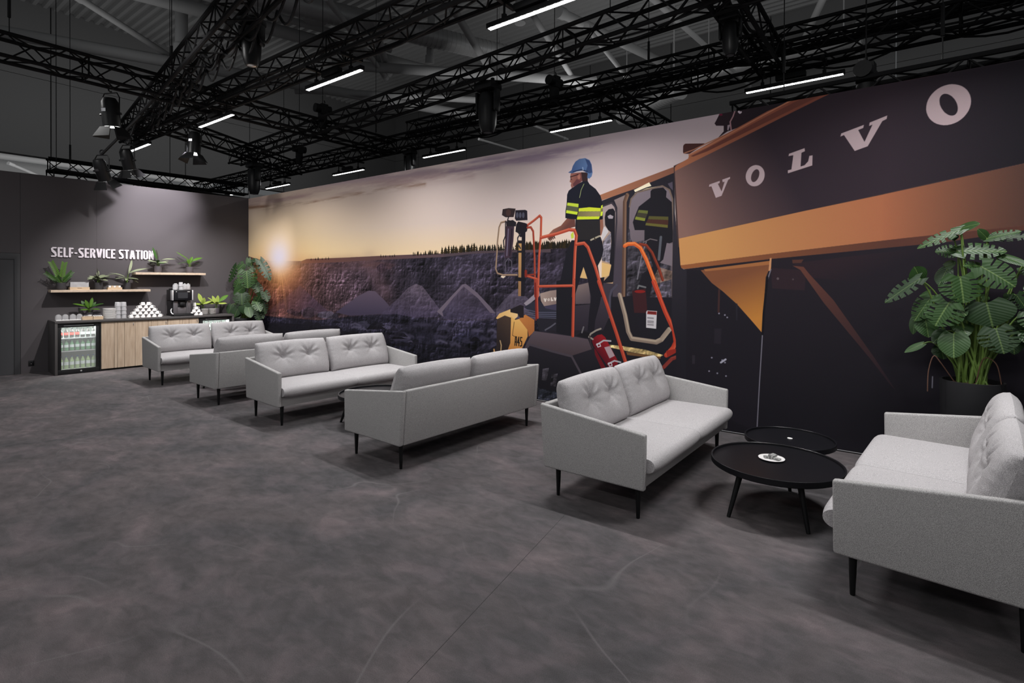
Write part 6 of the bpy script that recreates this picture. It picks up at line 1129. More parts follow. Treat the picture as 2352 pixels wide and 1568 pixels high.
round_table('large black round tray table holding a white plate, between the two nearest sofas', -.77, 4.10, .338, .425, [(-1.0, 3.777), (-.527, 3.83), (-.75, 4.53)])
round_table('smaller black round side table with a white dot, close to the mural', -.82, 4.905, .30, .34, [(-.573, 4.778), (-.84, 5.17), (-1.05, 4.75)])
round_table('black round table half hidden between the middle pair of facing sofas', -4.80, 3.86, .338, .425, [(-5.151, 3.626), (-4.66, 3.52), (-4.75, 4.28)])
round_table('black round table of which one leg shows under the far pair of sofas', -8.33, 3.92, .338, .40, [(-8.35, 3.52), (-8.68, 4.12), (-7.98, 4.12)])
H1 = .334
t = thing('plate', 'white round plate with wrapped chocolates on the large black round table', 'plate', (-.805, 4.142, H1))
obj('dish', MB().lathe([(.0001, .001), (.05, .001), (.056, .003), (.086, .011), (.0865, .0125), (.085, .0130), (.056, .006), (.0001, .005)], 48).mesh('dish'), M['white'], t)
choc = mat('silver_grey_wrapper', (.34, .34, .33), .4, noise=(90, (.12, .12, .12), .5, .56))
for x, y, z, a, tl, lb in [(-.02, .0, .0065, .5, 0, 'silver wrapped chocolate lying flat at the left of the white plate'), (.03, -.01, .0065, -.3, 0, 'silver wrapped chocolate lying flat at the right of the white plate'), (.005, .01, .0205, 1.2, .18, 'silver wrapped chocolate propped on top of the others')]:
    c_ = tag(obj('wrapped_chocolate', MB().box(-.030, -.017, 0, .030, .017, .0135).mesh('wrapped_chocolate', bevel=.0015), choc, None, (-.805 + x, 4.142 + y, H1 + z), (tl, 0, a)), lb, 'chocolate', 'wrapped chocolates on the plate')
tag(obj('white_token', MB().lathe([(.0001, 0), (.019, 0), (.020, .001), (.020, .003), (.019, .004), (.0001, .004)], 24).mesh('white_token'), M['paper'], None, (-.819, 4.93, .296)), 'small white round token in the middle of the smaller black side table', 'token')

# ================================================================== leaves
def leaf_mesh(name, length, width, kind, droop=.22, fold=.25, seed=0, heart=True, wave=.02, rows=26):
    """u across, v from the stalk to the tip; kind 1 has deep cuts between the veins"""
    rnd = random.Random(seed); nc = 5; cols = [-1 + 2 * i / (2 * nc) for i in range(2 * nc + 1)]
    vs = []; uv = []; fs = []
    ph = rnd.uniform(0, 6)
    for j in range(rows + 1):
        v = j / rows
        if heart: w_ = (math.sin(PI * min(1, v * .93 + .07)) ** .62) * (1 - .42 * v) * 1.18
        else: w_ = math.sin(PI * (v * .97 + .015)) ** .85 * (1.08 - .25 * v)
        if j == rows: w_ = 0.004
        if j == 0 and not heart: w_ = .01
        for u in cols:
            au = abs(u)
            lobes = -.16 * au ** 1.5 * (1 - v) ** 3 if heart else 0
            y = v + lobes + (.10 * au * v * (1 - v) * 2)
            x = u * w_ * width / 2
            z = -droop * y * abs(y) * length + fold * abs(x) - fold * 1.2 * x * x / (width / 2 + 1e-6) + wave * length * math.sin(7 * v + ph + (1.2 if u > 0 else 0)) * au
            vs.append((x, y * length, z)); uv.append((.5 + u * w_ * .5, v))
    C = len(cols)
    nslit = 5; slits = [(.18 + .15 * k + rnd.uniform(-.015, .015)) for k in range(nslit)]
    for j in range(rows):
        v = (j + .5) / rows
        for i in range(C - 1):
            uc = abs((cols[i] + cols[i + 1]) / 2)
            if kind and uc > .38:
                sd = 0 if cols[i] < 0 else .05
                if any(abs(v - s_ - sd) < .026 for s_ in slits): continue
            fs.append((j * C + i, j * C + i + 1, (j + 1) * C + i + 1, (j + 1) * C + i))
    me = bpy.data.meshes.new(name); me.from_pydata(vs, [], fs)
    ul = me.uv_layers.new(name='UVMap')
    for lp in me.loops: ul.data[lp.index].uv = uv[lp.vertex_index]
    me.shade_smooth()
    return me
def frame(a, n):
    y = a.normalized(); z = (n - y * n.dot(y)).normalized(); x = y.cross(z)
    return Matrix((x, y, z)).transposed()
def put_leaf(parent, base, tip, width, kind, nrm, material, seed, **kw):
    base, tip = Vector(base), Vector(tip); a = tip - base
    me = leaf_mesh('leaf', a.length * 1.04, width, kind, seed=seed, **kw); me.materials.append(material)
    o = obj('leaf', me, None, parent); o.location = base; o.rotation_euler = frame(a, Vector(nrm)).to_euler()
    return o
LV = json.loads(LEAVES)
def monstera(label, base, pot_r, pot_h, leaves, view, potmat, seed, dark, wk=1.1):
    t = thing('potted_monstera', label, 'plant', base)
    obj('planter', MB().lathe([(pot_r * .84, 0), (pot_r * .88, .01), (pot_r, pot_h - .01), (pot_r, pot_h), (pot_r - .018, pot_h), (pot_r - .02, pot_h - .05), (.0001, pot_h - .05)], 56).mesh('planter', smooth=40), potmat, t)
    obj('soil', MB().lathe([(pot_r - .022, pot_h - .055), (pot_r - .03, pot_h - .035), (pot_r * .5, pot_h - .02), (.0001, pot_h - .012)], 30).mesh('soil'), M['soil'], t)
    rnd = random.Random(seed); B_ = Vector(base); v = Vector(view)
    for i, (x0, y0, z0, x1, y1, z1, w_, k) in enumerate(leaves):
        j = Vector((x0, y0, z0)) / 1000 - B_; tp = Vector((x1, y1, z1)) / 1000 - B_
        tp = tp + v * rnd.uniform(.02, .10)
        n = v * .85 + Vector((0, 0, .55)) + Vector((rnd.uniform(-.25, .25), 0, 0))
        put_leaf(t, j, tp, w_ / 1000 * wk, k, n, M['monstera_dark'] if (rnd.random() < dark) else M['monstera'], seed + i, droop=.10, fold=.22, wave=.012)
        g = Vector((rnd.uniform(-.09, .09), rnd.uniform(-.07, .07), pot_h - .03)); mid = (g + j) / 2 + Vector((0, 0, .10)) + (j - g) * Vector((-.12, 0, 0)).length * .3
        q = [g, g * .62 + mid * .38 + Vector((0, 0, .03)), mid, mid * .45 + j * .55 + Vector((0, 0, .035)), j]
        if i % 1 == 0: obj('stalk', MB().tube(smooth_path(q, 3), .0085, 6, .005), M['stem'], t)
    return t
big = monstera('tall potted swiss cheese plant in a round anthracite planter against the mural', (.362, 5.478, 0), .2, .835, LV[0], (-.05, -1, 0), M['planter'], 11, .35)
for q in ([(-.10, -.1, .81), (-.2, -.14, .98), (-.24, -.15, 1.02), (-.27, -.15, .9), (-.275, -.15, .74)], [(.02, -.06, .83), (.06, -.09, 1.02), (.13, -.11, .99), (.16, -.11, .84)]):
    obj('air_root', MB().tube(smooth_path(q), .004, 6), M['root'], big)
for i in range(7):
    a = i * .9; obj('trunk', MB().tube([(.06 * math.cos(a), .05 * math.sin(a), .80), (.05 * math.cos(a + .4), .04 * math.sin(a + .4), 1.0), (.07 * math.cos(a + .6), .05 * math.sin(a + .6), 1.22 + .04 * i)], .014, 8, .008), M['stem'], big)
monstera('bushy swiss cheese plant filling the corner between counter and mural', tuple(BW(.262, .40, 0)), .205, .80, LV[1], (.80, -.6, 0), M['planter'], 51, .72, .92)

# ================================================================== drinks counter  (x runs along the wall towards the door, y out into the room)
CT = .895
t = thing('counter', 'long grey counter with pale oak doors and two fridge niches under the station sign', 'counter', BW(0, 0, 0), WR)
F_ = .625
obj('worktop', MB().box(.552, .004, CT - .036, 3.372, .65, CT).mesh('worktop', bevel=.002), M['counter'], t)
for a, b_ in ((.552, .588), (3.336, 3.372)): obj('side_panel', MB().box(a, .004, 0, b_, .648, CT - .0365).mesh('side_panel', bevel=.002), M['counter'], t)
obj('carcass', MB().box(1.200, .03, .03, 2.752, F_ - .022, CT - .037), M['black_plastic'], t)
obj('divider', MB().box(2.752, .02, .0, 2.772, F_, CT - .037), M['black_plastic'], t); obj('divider', MB().box(1.178, .02, 0, 1.199, F_, CT - .037), M['black_plastic'], t)
obj('kick_board', MB().box(1.2, .05, 0, 2.752, F_ - .03, .03), M['black_metal'], t)
DOORS = [(2.7495, 2.250, [2.563, 2.514, 2.412]), (2.2455, 1.736, [2.050, 2.001, 1.898]), (1.7315, 1.205, [1.536, 1.483, 1.372])]
for (a, b_, gr) in DOORS:
    xs_ = [a] + gr + [b_]
    m = MB()
    for p, q in zip(xs_[:-1], xs_[1:]): m.box(q + .0022, F_ - .018, .034, p - .0022, F_, CT - .043)
    dr = obj('door', m.mesh('door', bevel=.0008, seg=1), M['oak'], t)
    obj('door_backing', MB().box(b_, F_ - .022, .034, a, F_ - .0185, CT - .043), M['seam'], dr)
    k = obj('key', MB().box(-.004, 0, -.03, .004, .006, .0).mesh('key', bevel=.001), M['chrome'], dr, (b_ + .028, F_ + .004, .80))
    obj('lock', MB().lathe([(.009, 0), (.009, .005), (.004, .007)], 14), M['chrome'], dr, (b_ + .028, F_ - .0005, .805), (-PI / 2, 0, 0))
    # narrow strip between the doors
obj('filler_strip', MB().box(2.2285, F_ - .018, .034, 2.2485, F_ - .0005, CT - .043), M['oak'], t)

def fridge(label, x0, x1):
    f = thing('bar_fridge', label, 'fridge', BW((x0 + x1) / 2, 0, .004), WR, 'black glass-door bar fridges')
    w = (x1 - x0) / 2; hgt = .848; yf = .585
    b_ = MB(); b_.box(-w, .04, 0, -w + .03, yf, hgt); b_.box(w - .03, .04, 0, w, yf, hgt); b_.box(-w + .03, .04, 0, w - .03, yf, .07); b_.box(-w + .03, .04, hgt - .03, w - .03, yf, hgt); b_.box(-w + .03, .04, .07, w - .03, .06, hgt - .03)
    obj('cabinet', b_, M['black_plastic'], f)
    l = MB(); l.box(-w + .031, .061, .071, -w + .035, yf - .01, hgt - .031); l.box(w - .035, .061, .071, w - .031, yf - .01, hgt - .031); l.box(-w + .036, .061, .071, w - .036, .065, hgt - .031); l.box(-w + .036, .066, .071, w - .036, yf - .01, .074); l.box(-w + .036, .066, hgt - .034, w - .036, yf - .01, hgt - .031)
    obj('liner', l, M['fridge_in'], f)
    d_ = MB(); fr = .046
    d_.box(-w, yf + .003, .0, w, yf + .038, .078); d_.box(-w, yf + .003, hgt - .062, w, yf + .038, hgt - .006); d_.box(-w, yf + .003, .078, -w + fr, yf + .038, hgt - .062); d_.box(w - fr, yf + .003, .078, w, yf + .038, hgt - .062)
    dr = obj('door', d_.mesh('door', bevel=.003), M['black_plastic'], f)
    obj('glass_pane', MB().box(-w + fr, yf + .016, .078, w - fr, yf + .020, hgt - .062), PANE, dr)
    obj('handle_strip', MB().box(-.20, yf + .038, hgt - .038, .20, yf + .046, hgt - .030).mesh('handle_strip', bevel=.002), M['chrome'], dr)
    obj('lock', MB().lathe([(.013, 0), (.013, .003), (.007, .003), (.006, .0)], 16), M['bright_metal'], dr, (-.03, yf + .038, .040), (-PI / 2, 0, 0))
    for z in (.375, .592): 
        s_ = MB(); s_.box(-w + .036, .07, z, w - .036, yf - .02, z + .004); s_.box(-w + .036, yf - .024, z - .003, w - .036, yf - .018, z + .010)
        obj('wire_shelf', s_, M['bright_metal'], f)
    obj('light_strip', MB().box(-w + .04, yf - .035, hgt - .046, w - .04, yf - .02, hgt - .036), M['fridge_led'], f)
    L_ = area('fridge_light', BW((x0 + x1) / 2, yf - .045, hgt - .045), (R(12), 0, WR), (x1 - x0) * .8, .03, P_FRIDGE, (.92, 1, .96))
    return f
PANE = mat('fridge_door_glass', (.9, .95, .93), .03, alpha=.12, spec=.6)
fridge('bar fridge at the door end of the counter, lit and full of green bottles', 2.776, 3.332)
fridge('bar fridge at the mural end of the counter, mostly hidden by a sofa', .592, 1.174)

def bottle(name, label, bm_, cap, lab, h, r, group, neck=.4):
    b_ = thing(name, label, 'bottle', (0, 0, 0), WR, group)
    obj('glass_body', MB().lathe([(.0001, 0), (r * .95, .001), (r, .006), (r, h * (1 - neck)), (r * .82, h * (1 - neck * .8)), (r * .42, h * (1 - neck * .45)), (r * .36, h * .93), (.0001, h * .93)], 16), bm_, b_)
    obj('cap', MB().lathe([(r * .46, h * .915), (r * .48, h * .995), (r * .40, h), (.0001, h)], 14), cap, b_)
    obj('paper_label', MB().lathe([(r * 1.015, h * .30), (r * 1.015, h * .55)], 18), lab, b_)
    return b_
FY = .50
protos = {}
rows = [('top', .601, [('cola', 'red')] * 4 + [('cola', 'white')] * 3, .165, .029), ('middle', .386, [('green_glass', 'white')] * 7, .185, .031), ('bottom', .078, [('lime_glass', 'blue')] * 7, .215, .031)]
for rn, z, kinds, hh_, rr in rows:
    for i, (k, c_) in enumerate(kinds):
        key = (rn, k, c_)
        s_ = 3.276 - i * .0735
        desc = {'cola': 'dark bottle with %s label' % c_, 'green_glass': 'green bottle with white label', 'lime_glass': 'pale green bottle'}[k]
        lb = '%s, %s level of the lit fridge, %s from left' % (desc, rn, ORD[i])
        if key not in protos:
            protos[key] = bottle('drink_bottle', lb, M[k], M['black_cap'] if c_ != 'blue' else M['blue_cap'], M['red_label'] if c_ == 'red' else M['white_label'], hh_, rr, 'bottles on the %s level of the lit fridge' % rn)
            protos[key].location = BW(s_, FY, z + .004)
        else: dup(protos[key], BW(s_, FY, z + .004), None, lb)
for i in range(6):
    s_ = 1.06 - i * .078
    lb = 'bottle on the top level of the half hidden fridge, %s from the left' % ORD[i]
    dup(protos[('top', 'cola', 'red' if i == 0 else 'white')], BW(s_, FY, .605), None, lb, 'bottles in the half hidden fridge')

# shelves
def shelf(label, x0, x1, z0, z1):
    s_ = tag(obj('wall_shelf', MB().box(x0, .001, z0, x1, .262, z1).mesh('wall_shelf', bevel=.0015), M['shelf_oak'], None, C0, (0, 0, WR)), label, 'shelf', 'pale oak wall shelves'); return s_
shelf('pale oak shelf with three potted plants and two boxes, the lower of two', 1.918, 3.368, 1.372, 1.414)
shelf('pale oak shelf with two potted plants, the upper of two', .955, 2.155, 1.692, 1.735)

# sign
sign = thing('wall_sign', 'raised pale capital letters reading SELF-SERVICE STATION above the shelf', 'sign', BW(0, 0, 0), WR)
GLYPHS = {  # strokes in a box .44 wide and 1 high
    'S': (.42, [((.08, .93), (.41, .93)), ((.085, .92), (.085, .66)), ((.085, .68), (.335, .36)), ((.335, .38), (.335, .08)), ((.01, .075), (.34, .075))]),
    'E': (.36, [((.08, 0), (.08, 1)), ((.08, .925), (.36, .925)), ((.08, .5), (.33, .5)), ((.08, .075), (.36, .075))]),
    'L': (.34, [((.08, 0), (.08, 1)), ((.08, .075), (.34, .075))]),
    'F': (.35, [((.08, 0), (.08, 1)), ((.08, .925), (.35, .925)), ((.08, .48), (.32, .48))]),
    '-': (.24, [((.01, .45), (.23, .45))]),
    'R': (.43, [((.08, 0), (.08, 1)), ((.08, .925), (.30, .925)), ((.33, .90), (.33, .56)), ((.08, .53), (.31, .53)), ((.24, .52), (.355, .0))]),
    'V': (.46, [((.075, 1), (.215, .06)), ((.385, 1), (.245, .06))]),
    'I': (.16, [((.08, 0), (.08, 1))]),
    'C': (.38, [((.08, .08), (.08, .92)), ((.09, .925), (.38, .925)), ((.09, .075), (.38, .075))]),
    'T': (.38, [((.0, .925), (.38, .925)), ((.19, 0), (.19, .92))]),
    'A': (.46, [((.075, 0), (.205, .95)), ((.385, 0), (.255, .95)), ((.12, .26), (.34, .26))]),
    'O': (.42, [((.08, .08), (.08, .92)), ((.34, .08), (.34, .92)), ((.09, .925), (.33, .925)), ((.09, .075), (.33, .075))]),
    'N': (.44, [((.08, 0), (.08, 1)), ((.36, 0), (.36, 1)), ((.09, .93), (.35, .08))])}
def letters(txt, x_left, x_right, z0, z1, mat_, parent, depth=.022):
    adv = []; cur = 0
    for ch in txt:
        if ch == ' ': cur += .20; adv.append(None); continue
        adv.append(cur); cur += GLYPHS[ch][0] + .045
    tot = cur - .045; kx = (x_left - x_right) / tot; kz = z1 - z0
    for ch, a0 in zip(txt, adv):
        if a0 is None: continue
        mb = MB()
        for (p, q) in GLYPHS[ch][1]:
            P_ = Vector((x_left - (a0 + p[0]) * kx, z0 + p[1] * kz)); Q_ = Vector((x_left - (a0 + q[0]) * kx, z0 + q[1] * kz))
            d_ = (Q_ - P_); dn = d_.normalized(); n_ = Vector((-dn.y, dn.x)); w_ = .073 * (kx * abs(dn.y) + kz * abs(dn.x))
            c = .008; e0, e1 = P_, Q_
            poly = [e0 - n_ * (w_ - c), e0 + dn * c - n_ * w_, e1 - dn * c - n_ * w_, e1 - n_ * (w_ - c), e1 + n_ * (w_ - c), e1 - dn * c + n_ * w_, e0 + dn * c + n_ * w_, e0 + n_ * (w_ - c)]
            mb.prism([(v.x, v.y) for v in poly], .001, depth)
        obj('letter_' + ch.lower() if ch.isalpha() else 'hyphen', mb, mat_, parent)
letters('SELF-SERVICE STATION', 3.333, 1.800, 1.988, 2.160, M['white_letters'], sign)

# ------------------------------------------------------------------ things on the shelves
def pot(parent, r, h, m_, taper=.86):
    obj('pot', MB().lathe([(r * taper, 0), (r * (taper + .06), .006), (r, h * .45), (r, h), (r - .006, h), (r - .008, h - .02), (.0001, h - .02)], 28), m_, parent)
    obj('soil', MB().lathe([(r - .009, h - .024), (.0001, h - .014)], 20), M['soil'], parent)
def rosette(label, s_, o_, z_, pr, ph, potm, leafset, seed, cat='plant'):
    t = thing('potted_plant', label, cat, BW(s_, o_, z_), WR)
    pot(t, pr, ph, potm)
    rnd = random.Random(seed)
    for i, (dx, dy, dz, L_, w_, m_, dr) in enumerate(leafset):
        d_ = Vector((dx, dy, dz)).normalized(); st = Vector((dx * .25, dy * .25, 1)).normalized()
        base = Vector((rnd.uniform(-.02, .02), rnd.uniform(-.02, .02), ph - .02)); kn = base + st * (L_ * .42)
        tip = kn + d_ * L_ * .72
        tip.y = max(tip.y, -o_ + .02 + w_ * .3)
        obj('stalk', MB().tube([base, base * .5 + kn * .5 + Vector((0, 0, .01)), kn], .0028, 5), M['stem'], t)
        side = Vector((0, .5, 1.0)) if abs(d_.z) < .8 else Vector((0, 1, .3))
        put_leaf(t, kn, tip, w_, 0, side, M[m_], seed * 7 + i, heart=False, droop=dr, fold=.18, wave=.01, rows=12)
    return t
# zz plant: arching stems with paired leaflets
def zz(label, s_, o_, z_):
    t = thing('potted_plant', label, 'plant', BW(s_, o_, z_), WR); pot(t, .070, .125, M['pot'])
    rnd = random.Random(3)
    for (ex, ey, ez, n, big_) in [(.215, .02, .30, 9, 0), (.135, .0, .49, 11, 1), (-.045, .02, .48, 11, 1), (-.155, .0, .32, 10, 0), (-.12, .07, .26, 8, 0), (.07, .09, .24, 7, 0), (.16, -.04, .24, 7, 0)]:
        b_ = Vector((rnd.uniform(-.02, .02), 0, .10)); e = Vector((ex, ey, ez)); c_ = Vector((ex * .35, ey * .4, ez * .62))
        q = [b_ * (1 - u) ** 2 + c_ * 2 * u * (1 - u) + e * u * u for u in [k / 8 for k in range(9)]]
        obj('stem', MB().tube(q, .0045, 6, .002), M['stem'], t)
        for k in range(n):
            u = .3 + .7 * k / n; p = b_ * (1 - u) ** 2 + c_ * 2 * u * (1 - u) + e * u * u
            tg = ((c_ - b_) * (1 - u) + (e - c_) * u).normalized()
            for sd in (-1, 1):
                d_ = (tg * .75 + Vector((tg.z, 0, -tg.x)) * sd * .8 + Vector((0, .25, 0))).normalized(); L_ = .048 if not big_ else .056
                put_leaf(t, p, p + d_ * L_, .016 if not big_ else .021, 0, (0, .8, .5), M['leaf_green'] if big_ else M['leaf_deep'], k, heart=False, droop=.1, fold=.1, wave=0, rows=6)
    return t
SH1, SH2 = 1.414, 1.735
zz('plant with upright feathered stems in a wide dark pot, first on the lower shelf', 3.215, .13, SH1)
def cal(seed, n, L0, spread, mats, w0, up=.35):
    rnd = random.Random(seed); out = []
    for i in range(n):
        a = 2 * PI * i / n + rnd.uniform(-.3, .3); z = rnd.uniform(-.1, .9) * up + .15
        out.append((math.cos(a) * spread, math.sin(a) * .6 + .15, z, L0 * rnd.uniform(.75, 1.15), w0 * rnd.uniform(.8, 1.2), rnd.choice(mats), rnd.uniform(.15, .5)))
    return out
rosette('striped prayer plant with spreading pale leaves, second on the lower shelf', 2.69, .13, SH1, .063, .128, M['pot'], cal(8, 17, .235, 1.0, ['leaf_stripe', 'leaf_stripe', 'leaf_dusky'], .055, .55) + [(.12, 0, 1, .24, .02, 'leaf_dusky', .05)], 21)
rosette('sprawling plant with pale leaf tops and reddish stems, third on the lower shelf', 2.26, .13, SH1, .060, .128, M['pot'], cal(15, 9, .22, 1.0, ['leaf_stripe', 'leaf_dusky', 'leaf_dusky'], .045, .2) + [(.9, .1, .55, .32, .035, 'leaf_stripe', .5), (.95, .1, .8, .30, .03, 'leaf_stripe', .5), (-.3, .1, 1.1, .40, .045, 'leaf_stripe', .7), (-.75, .1, .6, .44, .06, 'leaf_stripe', .45), (-.6, .1, -.15, .26, .05, 'leaf_stripe', .3)], 33)
rosette('bushy plant with dusky and pale leaves, left one on the upper shelf', 1.76, .13, SH2, .063, .125, M['pot_mauve'], cal(22, 15, .21, 1.0, ['leaf_dusky', 'leaf_stripe', 'leaf_deep'], .05, .5) + [(-.95, .1, .35, .34, .045, 'leaf_stripe', .3), (.35, 0, 1.2, .34, .05, 'leaf_deep', .05), (.2, 0, 1.2, .30, .03, 'leaf_dusky', .05)], 41)
rosette('sparse plant with a few broad bright green leaves, right one on the upper shelf', 1.21, .13, SH2, .064, .125, M['pot_mauve'], [(.85, 0, .8, .36, .055, 'leaf_green', .15), (-.7, 0, .55, .30, .085, 'leaf_green', .35), (-.25, .2, .7, .20, .07, 'leaf_green', .2), (.9, .1, .25, .24, .022, 'leaf_deep', .5), (-.9, 0, .12, .26, .012, 'leaf_deep', .4), (.2, .3, .6, .16, .05, 'leaf_green', .2), (.4, .1, .5, .17, .04, 'leaf_deep', .2)], 55)
# napkin box
def crate(label, s_, o_, z_, w_, d_, h_, m_='crate', sign_=False):
    t = thing('wooden_box', label, 'box', BW(s_, o_, z_), WR)
    T = .008
    for nm, bb in (('base', (-w_ / 2, -d_ / 2, 0, w_ / 2, d_ / 2, T)), ('front_panel', (-w_ / 2, d_ / 2 - T, T, w_ / 2, d_ / 2, h_)), ('rear_panel', (-w_ / 2, -d_ / 2, T, w_ / 2, -d_ / 2 + T, h_)), ('side_panel', (-w_ / 2, -d_ / 2 + T, T, -w_ / 2 + T, d_ / 2 - T, h_)), ('side_panel', (w_ / 2 - T, -d_ / 2 + T, T, w_ / 2, d_ / 2 - T, h_))):
        obj(nm, MB().box(*bb), M[m_], t)
    if sign_:
        for k in range(7): obj('burnt_letter', MB().box(.028 - k * .009, d_ / 2, .02, .033 - k * .009, d_ / 2 + .0008, .031 + .004 * (k % 2)), M['root'], t)
    return t
crate('pale wooden tray holding a clear box of napkins on the lower shelf', 2.968, .13, SH1, .275, .15, .048, sign_=True)
nb = thing('napkin_dispenser', 'clear box with crumpled grey napkins in the wooden tray on the lower shelf', 'napkins', BW(2.968, .13, SH1 + .0085), WR)
gn = mat('grey_napkin', (.20, .185, .19), .8, noise=(14, (.34, .32, .33), .4, .6), bump=(10, .8))
obj('napkin_stack', MB().box(-.128, -.060, 0, .128, .052, .125).mesh('napkin_stack', bevel=.006), gn, nb)
obj('acrylic_cover', MB().box(-.129, .0525, 0, .129, .0555, .13), M['tumbler'], nb)
crate('small pale wooden tray with white sachets on the lower shelf', 2.455, .13, SH1, .215, .12, .040)
for i in range(5):
    tag(obj('sachet', MB().box(-.017, -.03, 0, .017, .03, .062).mesh('sachet', bevel=.002), M['paper'] if i % 2 == 0 else M['crate'], None, BW(2.455 - .076 + i * .037, .13, SH1 + .0085), (.0, 0, WR + (.05 if i % 2 else -.04))),
        '%s sachet pack standing in the small shelf tray, %s from the %s' % (('white' if i % 2 == 0 else 'beige'), ORD[min(i, 4 - i)] if i != 2 else 'third', 'right' if i < 2 else 'left'), 'sachets', 'sachets in the small shelf tray')

# ------------------------------------------------------------------ things on the worktop
ZT = CT
def place(proto, s_, o_, z_, label, rz=WR): return dup(proto, BW(s_, o_, z_), rz, label)
for i, (s_, w_) in enumerate(((3.235, .20), (3.06, .19))):
    tag(obj('napkin', MB().box(-w_ / 2 + .006, -.05, 0, w_ / 2 - .006, .05, .010).mesh('napkin', bevel=.002), M['paper'], None, BW(s_, .40, ZT), (0, 0, WR)), 'folded white cloth under the %s pair of glass cups on the counter end' % ('left' if i == 0 else 'right'), 'napkin', 'folded cloths under the glass cups')
gl = thing('glass_cup', 'g', 'glass', (0, 0, 0), WR, 'upturned glass cups at the counter end')
obj('bowl', MB().lathe([(.043, 0), (.045, .03), (.044, .06), (.036, .082), (.018, .092), (.016, .096), (.0001, .096)], 24), M['tumbler'], gl)
obj('cup_ring', MB().lathe([(.044, -.0), (.0455, .002), (.0455, .006), (.044, .007)], 24, close=True), M['bright_metal'], gl)
for i in range(4):
    s_ = 3.29 - i * .09 - (.012 if i > 1 else 0); lb = 'upturned clear glass cup on the folded cloths, %s from the left' % ORD[i]
    if i == 0: gl.location = BW(s_, .40, ZT + .0105); gl['label'] = lb
    else: place(gl, s_, .40, ZT + .0105, lb)
crate('pale wooden box of small spoons beside the glass cups', 2.905, .42, ZT, .155, .12, .055)
crate('pale wooden box of wrapped sticks next to the plate stack', 2.765, .42, ZT, .15, .12, .055)
for i in range(6):
    tag(obj('teaspoon', MB().tube([(0, -.04, .012), (0, .02, .052)], .0035, 6).ball((0, .024, .058), .009, 8, (1, 1, .7)).mesh('teaspoon'), M['bright_metal'], None, BW(2.955 - i * .020, .42, ZT + .0085), (0, 0, WR)), 'steel teaspoon in the left wooden counter box, %s from the left' % ORD[i], 'spoon', 'teaspoons in the counter box')
for i in range(5):
    tag(obj('wrapped_stick', MB().box(-.006, -.05, 0, .006, .046, .062).mesh('wrapped_stick', bevel=.002), M['paper'], None, BW(2.815 - i * .026, .42, ZT + .0085), (0, 0, WR)), 'white wrapped stick in the right wooden counter box, %s from the left' % ORD[i], 'sachets', 'wrapped sticks in the counter box')
tag(obj('white_bowl', MB().lathe([(.0001, 0), (.026, 0), (.036, .05), (.0385, .075), (.036, .075), (.033, .05), (.022, .006), (.0001, .006)], 24), M['white'], None, BW(2.845, .27, ZT)), 'small white bowl behind the two wooden counter boxes', 'bowl')
rosette('green leafy plant in a dark pot on the counter behind the wooden boxes', 2.83, .16, ZT, .055, .115, M['pot'], [(.85, .1, .55, .28, .06, 'leaf_green', .35), (-.85, .1, .5, .27, .055, 'leaf_deep', .3), (-.2, .0, 1, .25, .055, 'leaf_green', .1), (.25, .3, .7, .22, .06, 'leaf_green', .2), (.6, .3, .1, .17, .06, 'leaf_green', .2), (-.6, .4, .1, .18, .05, 'leaf_green', .2), (-.1, .5, .35, .17, .065, 'leaf_green', .2), (.5, .0, .8, .22, .06, 'leaf_deep', .2), (-.55, .1, .8, .2, .05, 'leaf_deep', .2), (.9, .2, .2, .16, .04, 'leaf_deep', .3)], 61)
for i, s_ in enumerate((2.90, 2.76)):
    tag(obj('dark_cup', MB().lathe([(.0001, 0), (.03, 0), (.036, .08), (.033, .08), (.028, .006), (.0001, .006)], 20), M['pot_mauve'], None, BW(s_, .24, ZT)), 'small dark cup %s of the leafy counter plant' % ('left' if i == 0 else 'right'), 'cup', 'small dark cups by the counter plant')
pl = tag(obj('stacked_plate', MB().lathe([(.0001, 0), (.060, 0), (.066, .002), (.099, .0055), (.1, .0065), (.1, .0135), (.098, .0140), (.064, .0062), (.0001, .0048)], 32).mesh('stacked_plate'), M['white'], None, BW(2.575, .36, ZT)), 'white plate at the bottom of the counter plate stack', 'plate', 'stack of white plates on the counter')
for i in range(1, 13):
    place(pl, 2.575, .36, ZT + i * .0143, 'white plate in the tall counter stack, %s from the bottom' % ORD[i] if i < 12 else 'white plate on top of the tall counter stack')
tu = thing('glass_tumbler', 't', 'glass', (0, 0, 0), WR, 'stacked clear tumblers on the counter')
obj('tumbler_wall', MB().lathe([(.040, 0), (.038, .035), (.033, .078), (.0315, .079), (.035, .035), (.037, .001)], 20, close=True), M['tumbler'], tu)
obj('tumbler_base', MB().lathe([(.0001, .070), (.033, .070), (.033, .078), (.0001, .078)], 20), M['tumbler'], tu)
obj('tumbler_ring', MB().lathe([(.0395, .0), (.0408, .002), (.0408, .005), (.0395, .006)], 20, close=True), M['bright_metal'], tu)
first = True
for lv in range(4):
    for c_, cn in ((0, 'left'), (1, 'right')):
        for dp, dn in ((0, 'front'), (1, 'rear')):
            lb = 'upturned tumbler, %s level up, %s column, %s row of the counter stack' % (ORD[lv], cn, dn); p = (2.455 - c_ * .084, .41 - dp * .084, ZT + lv * .0715)
            if first: tu.location = BW(*p); tu['label'] = lb; first = False
            else: place(tu, *p, lb)
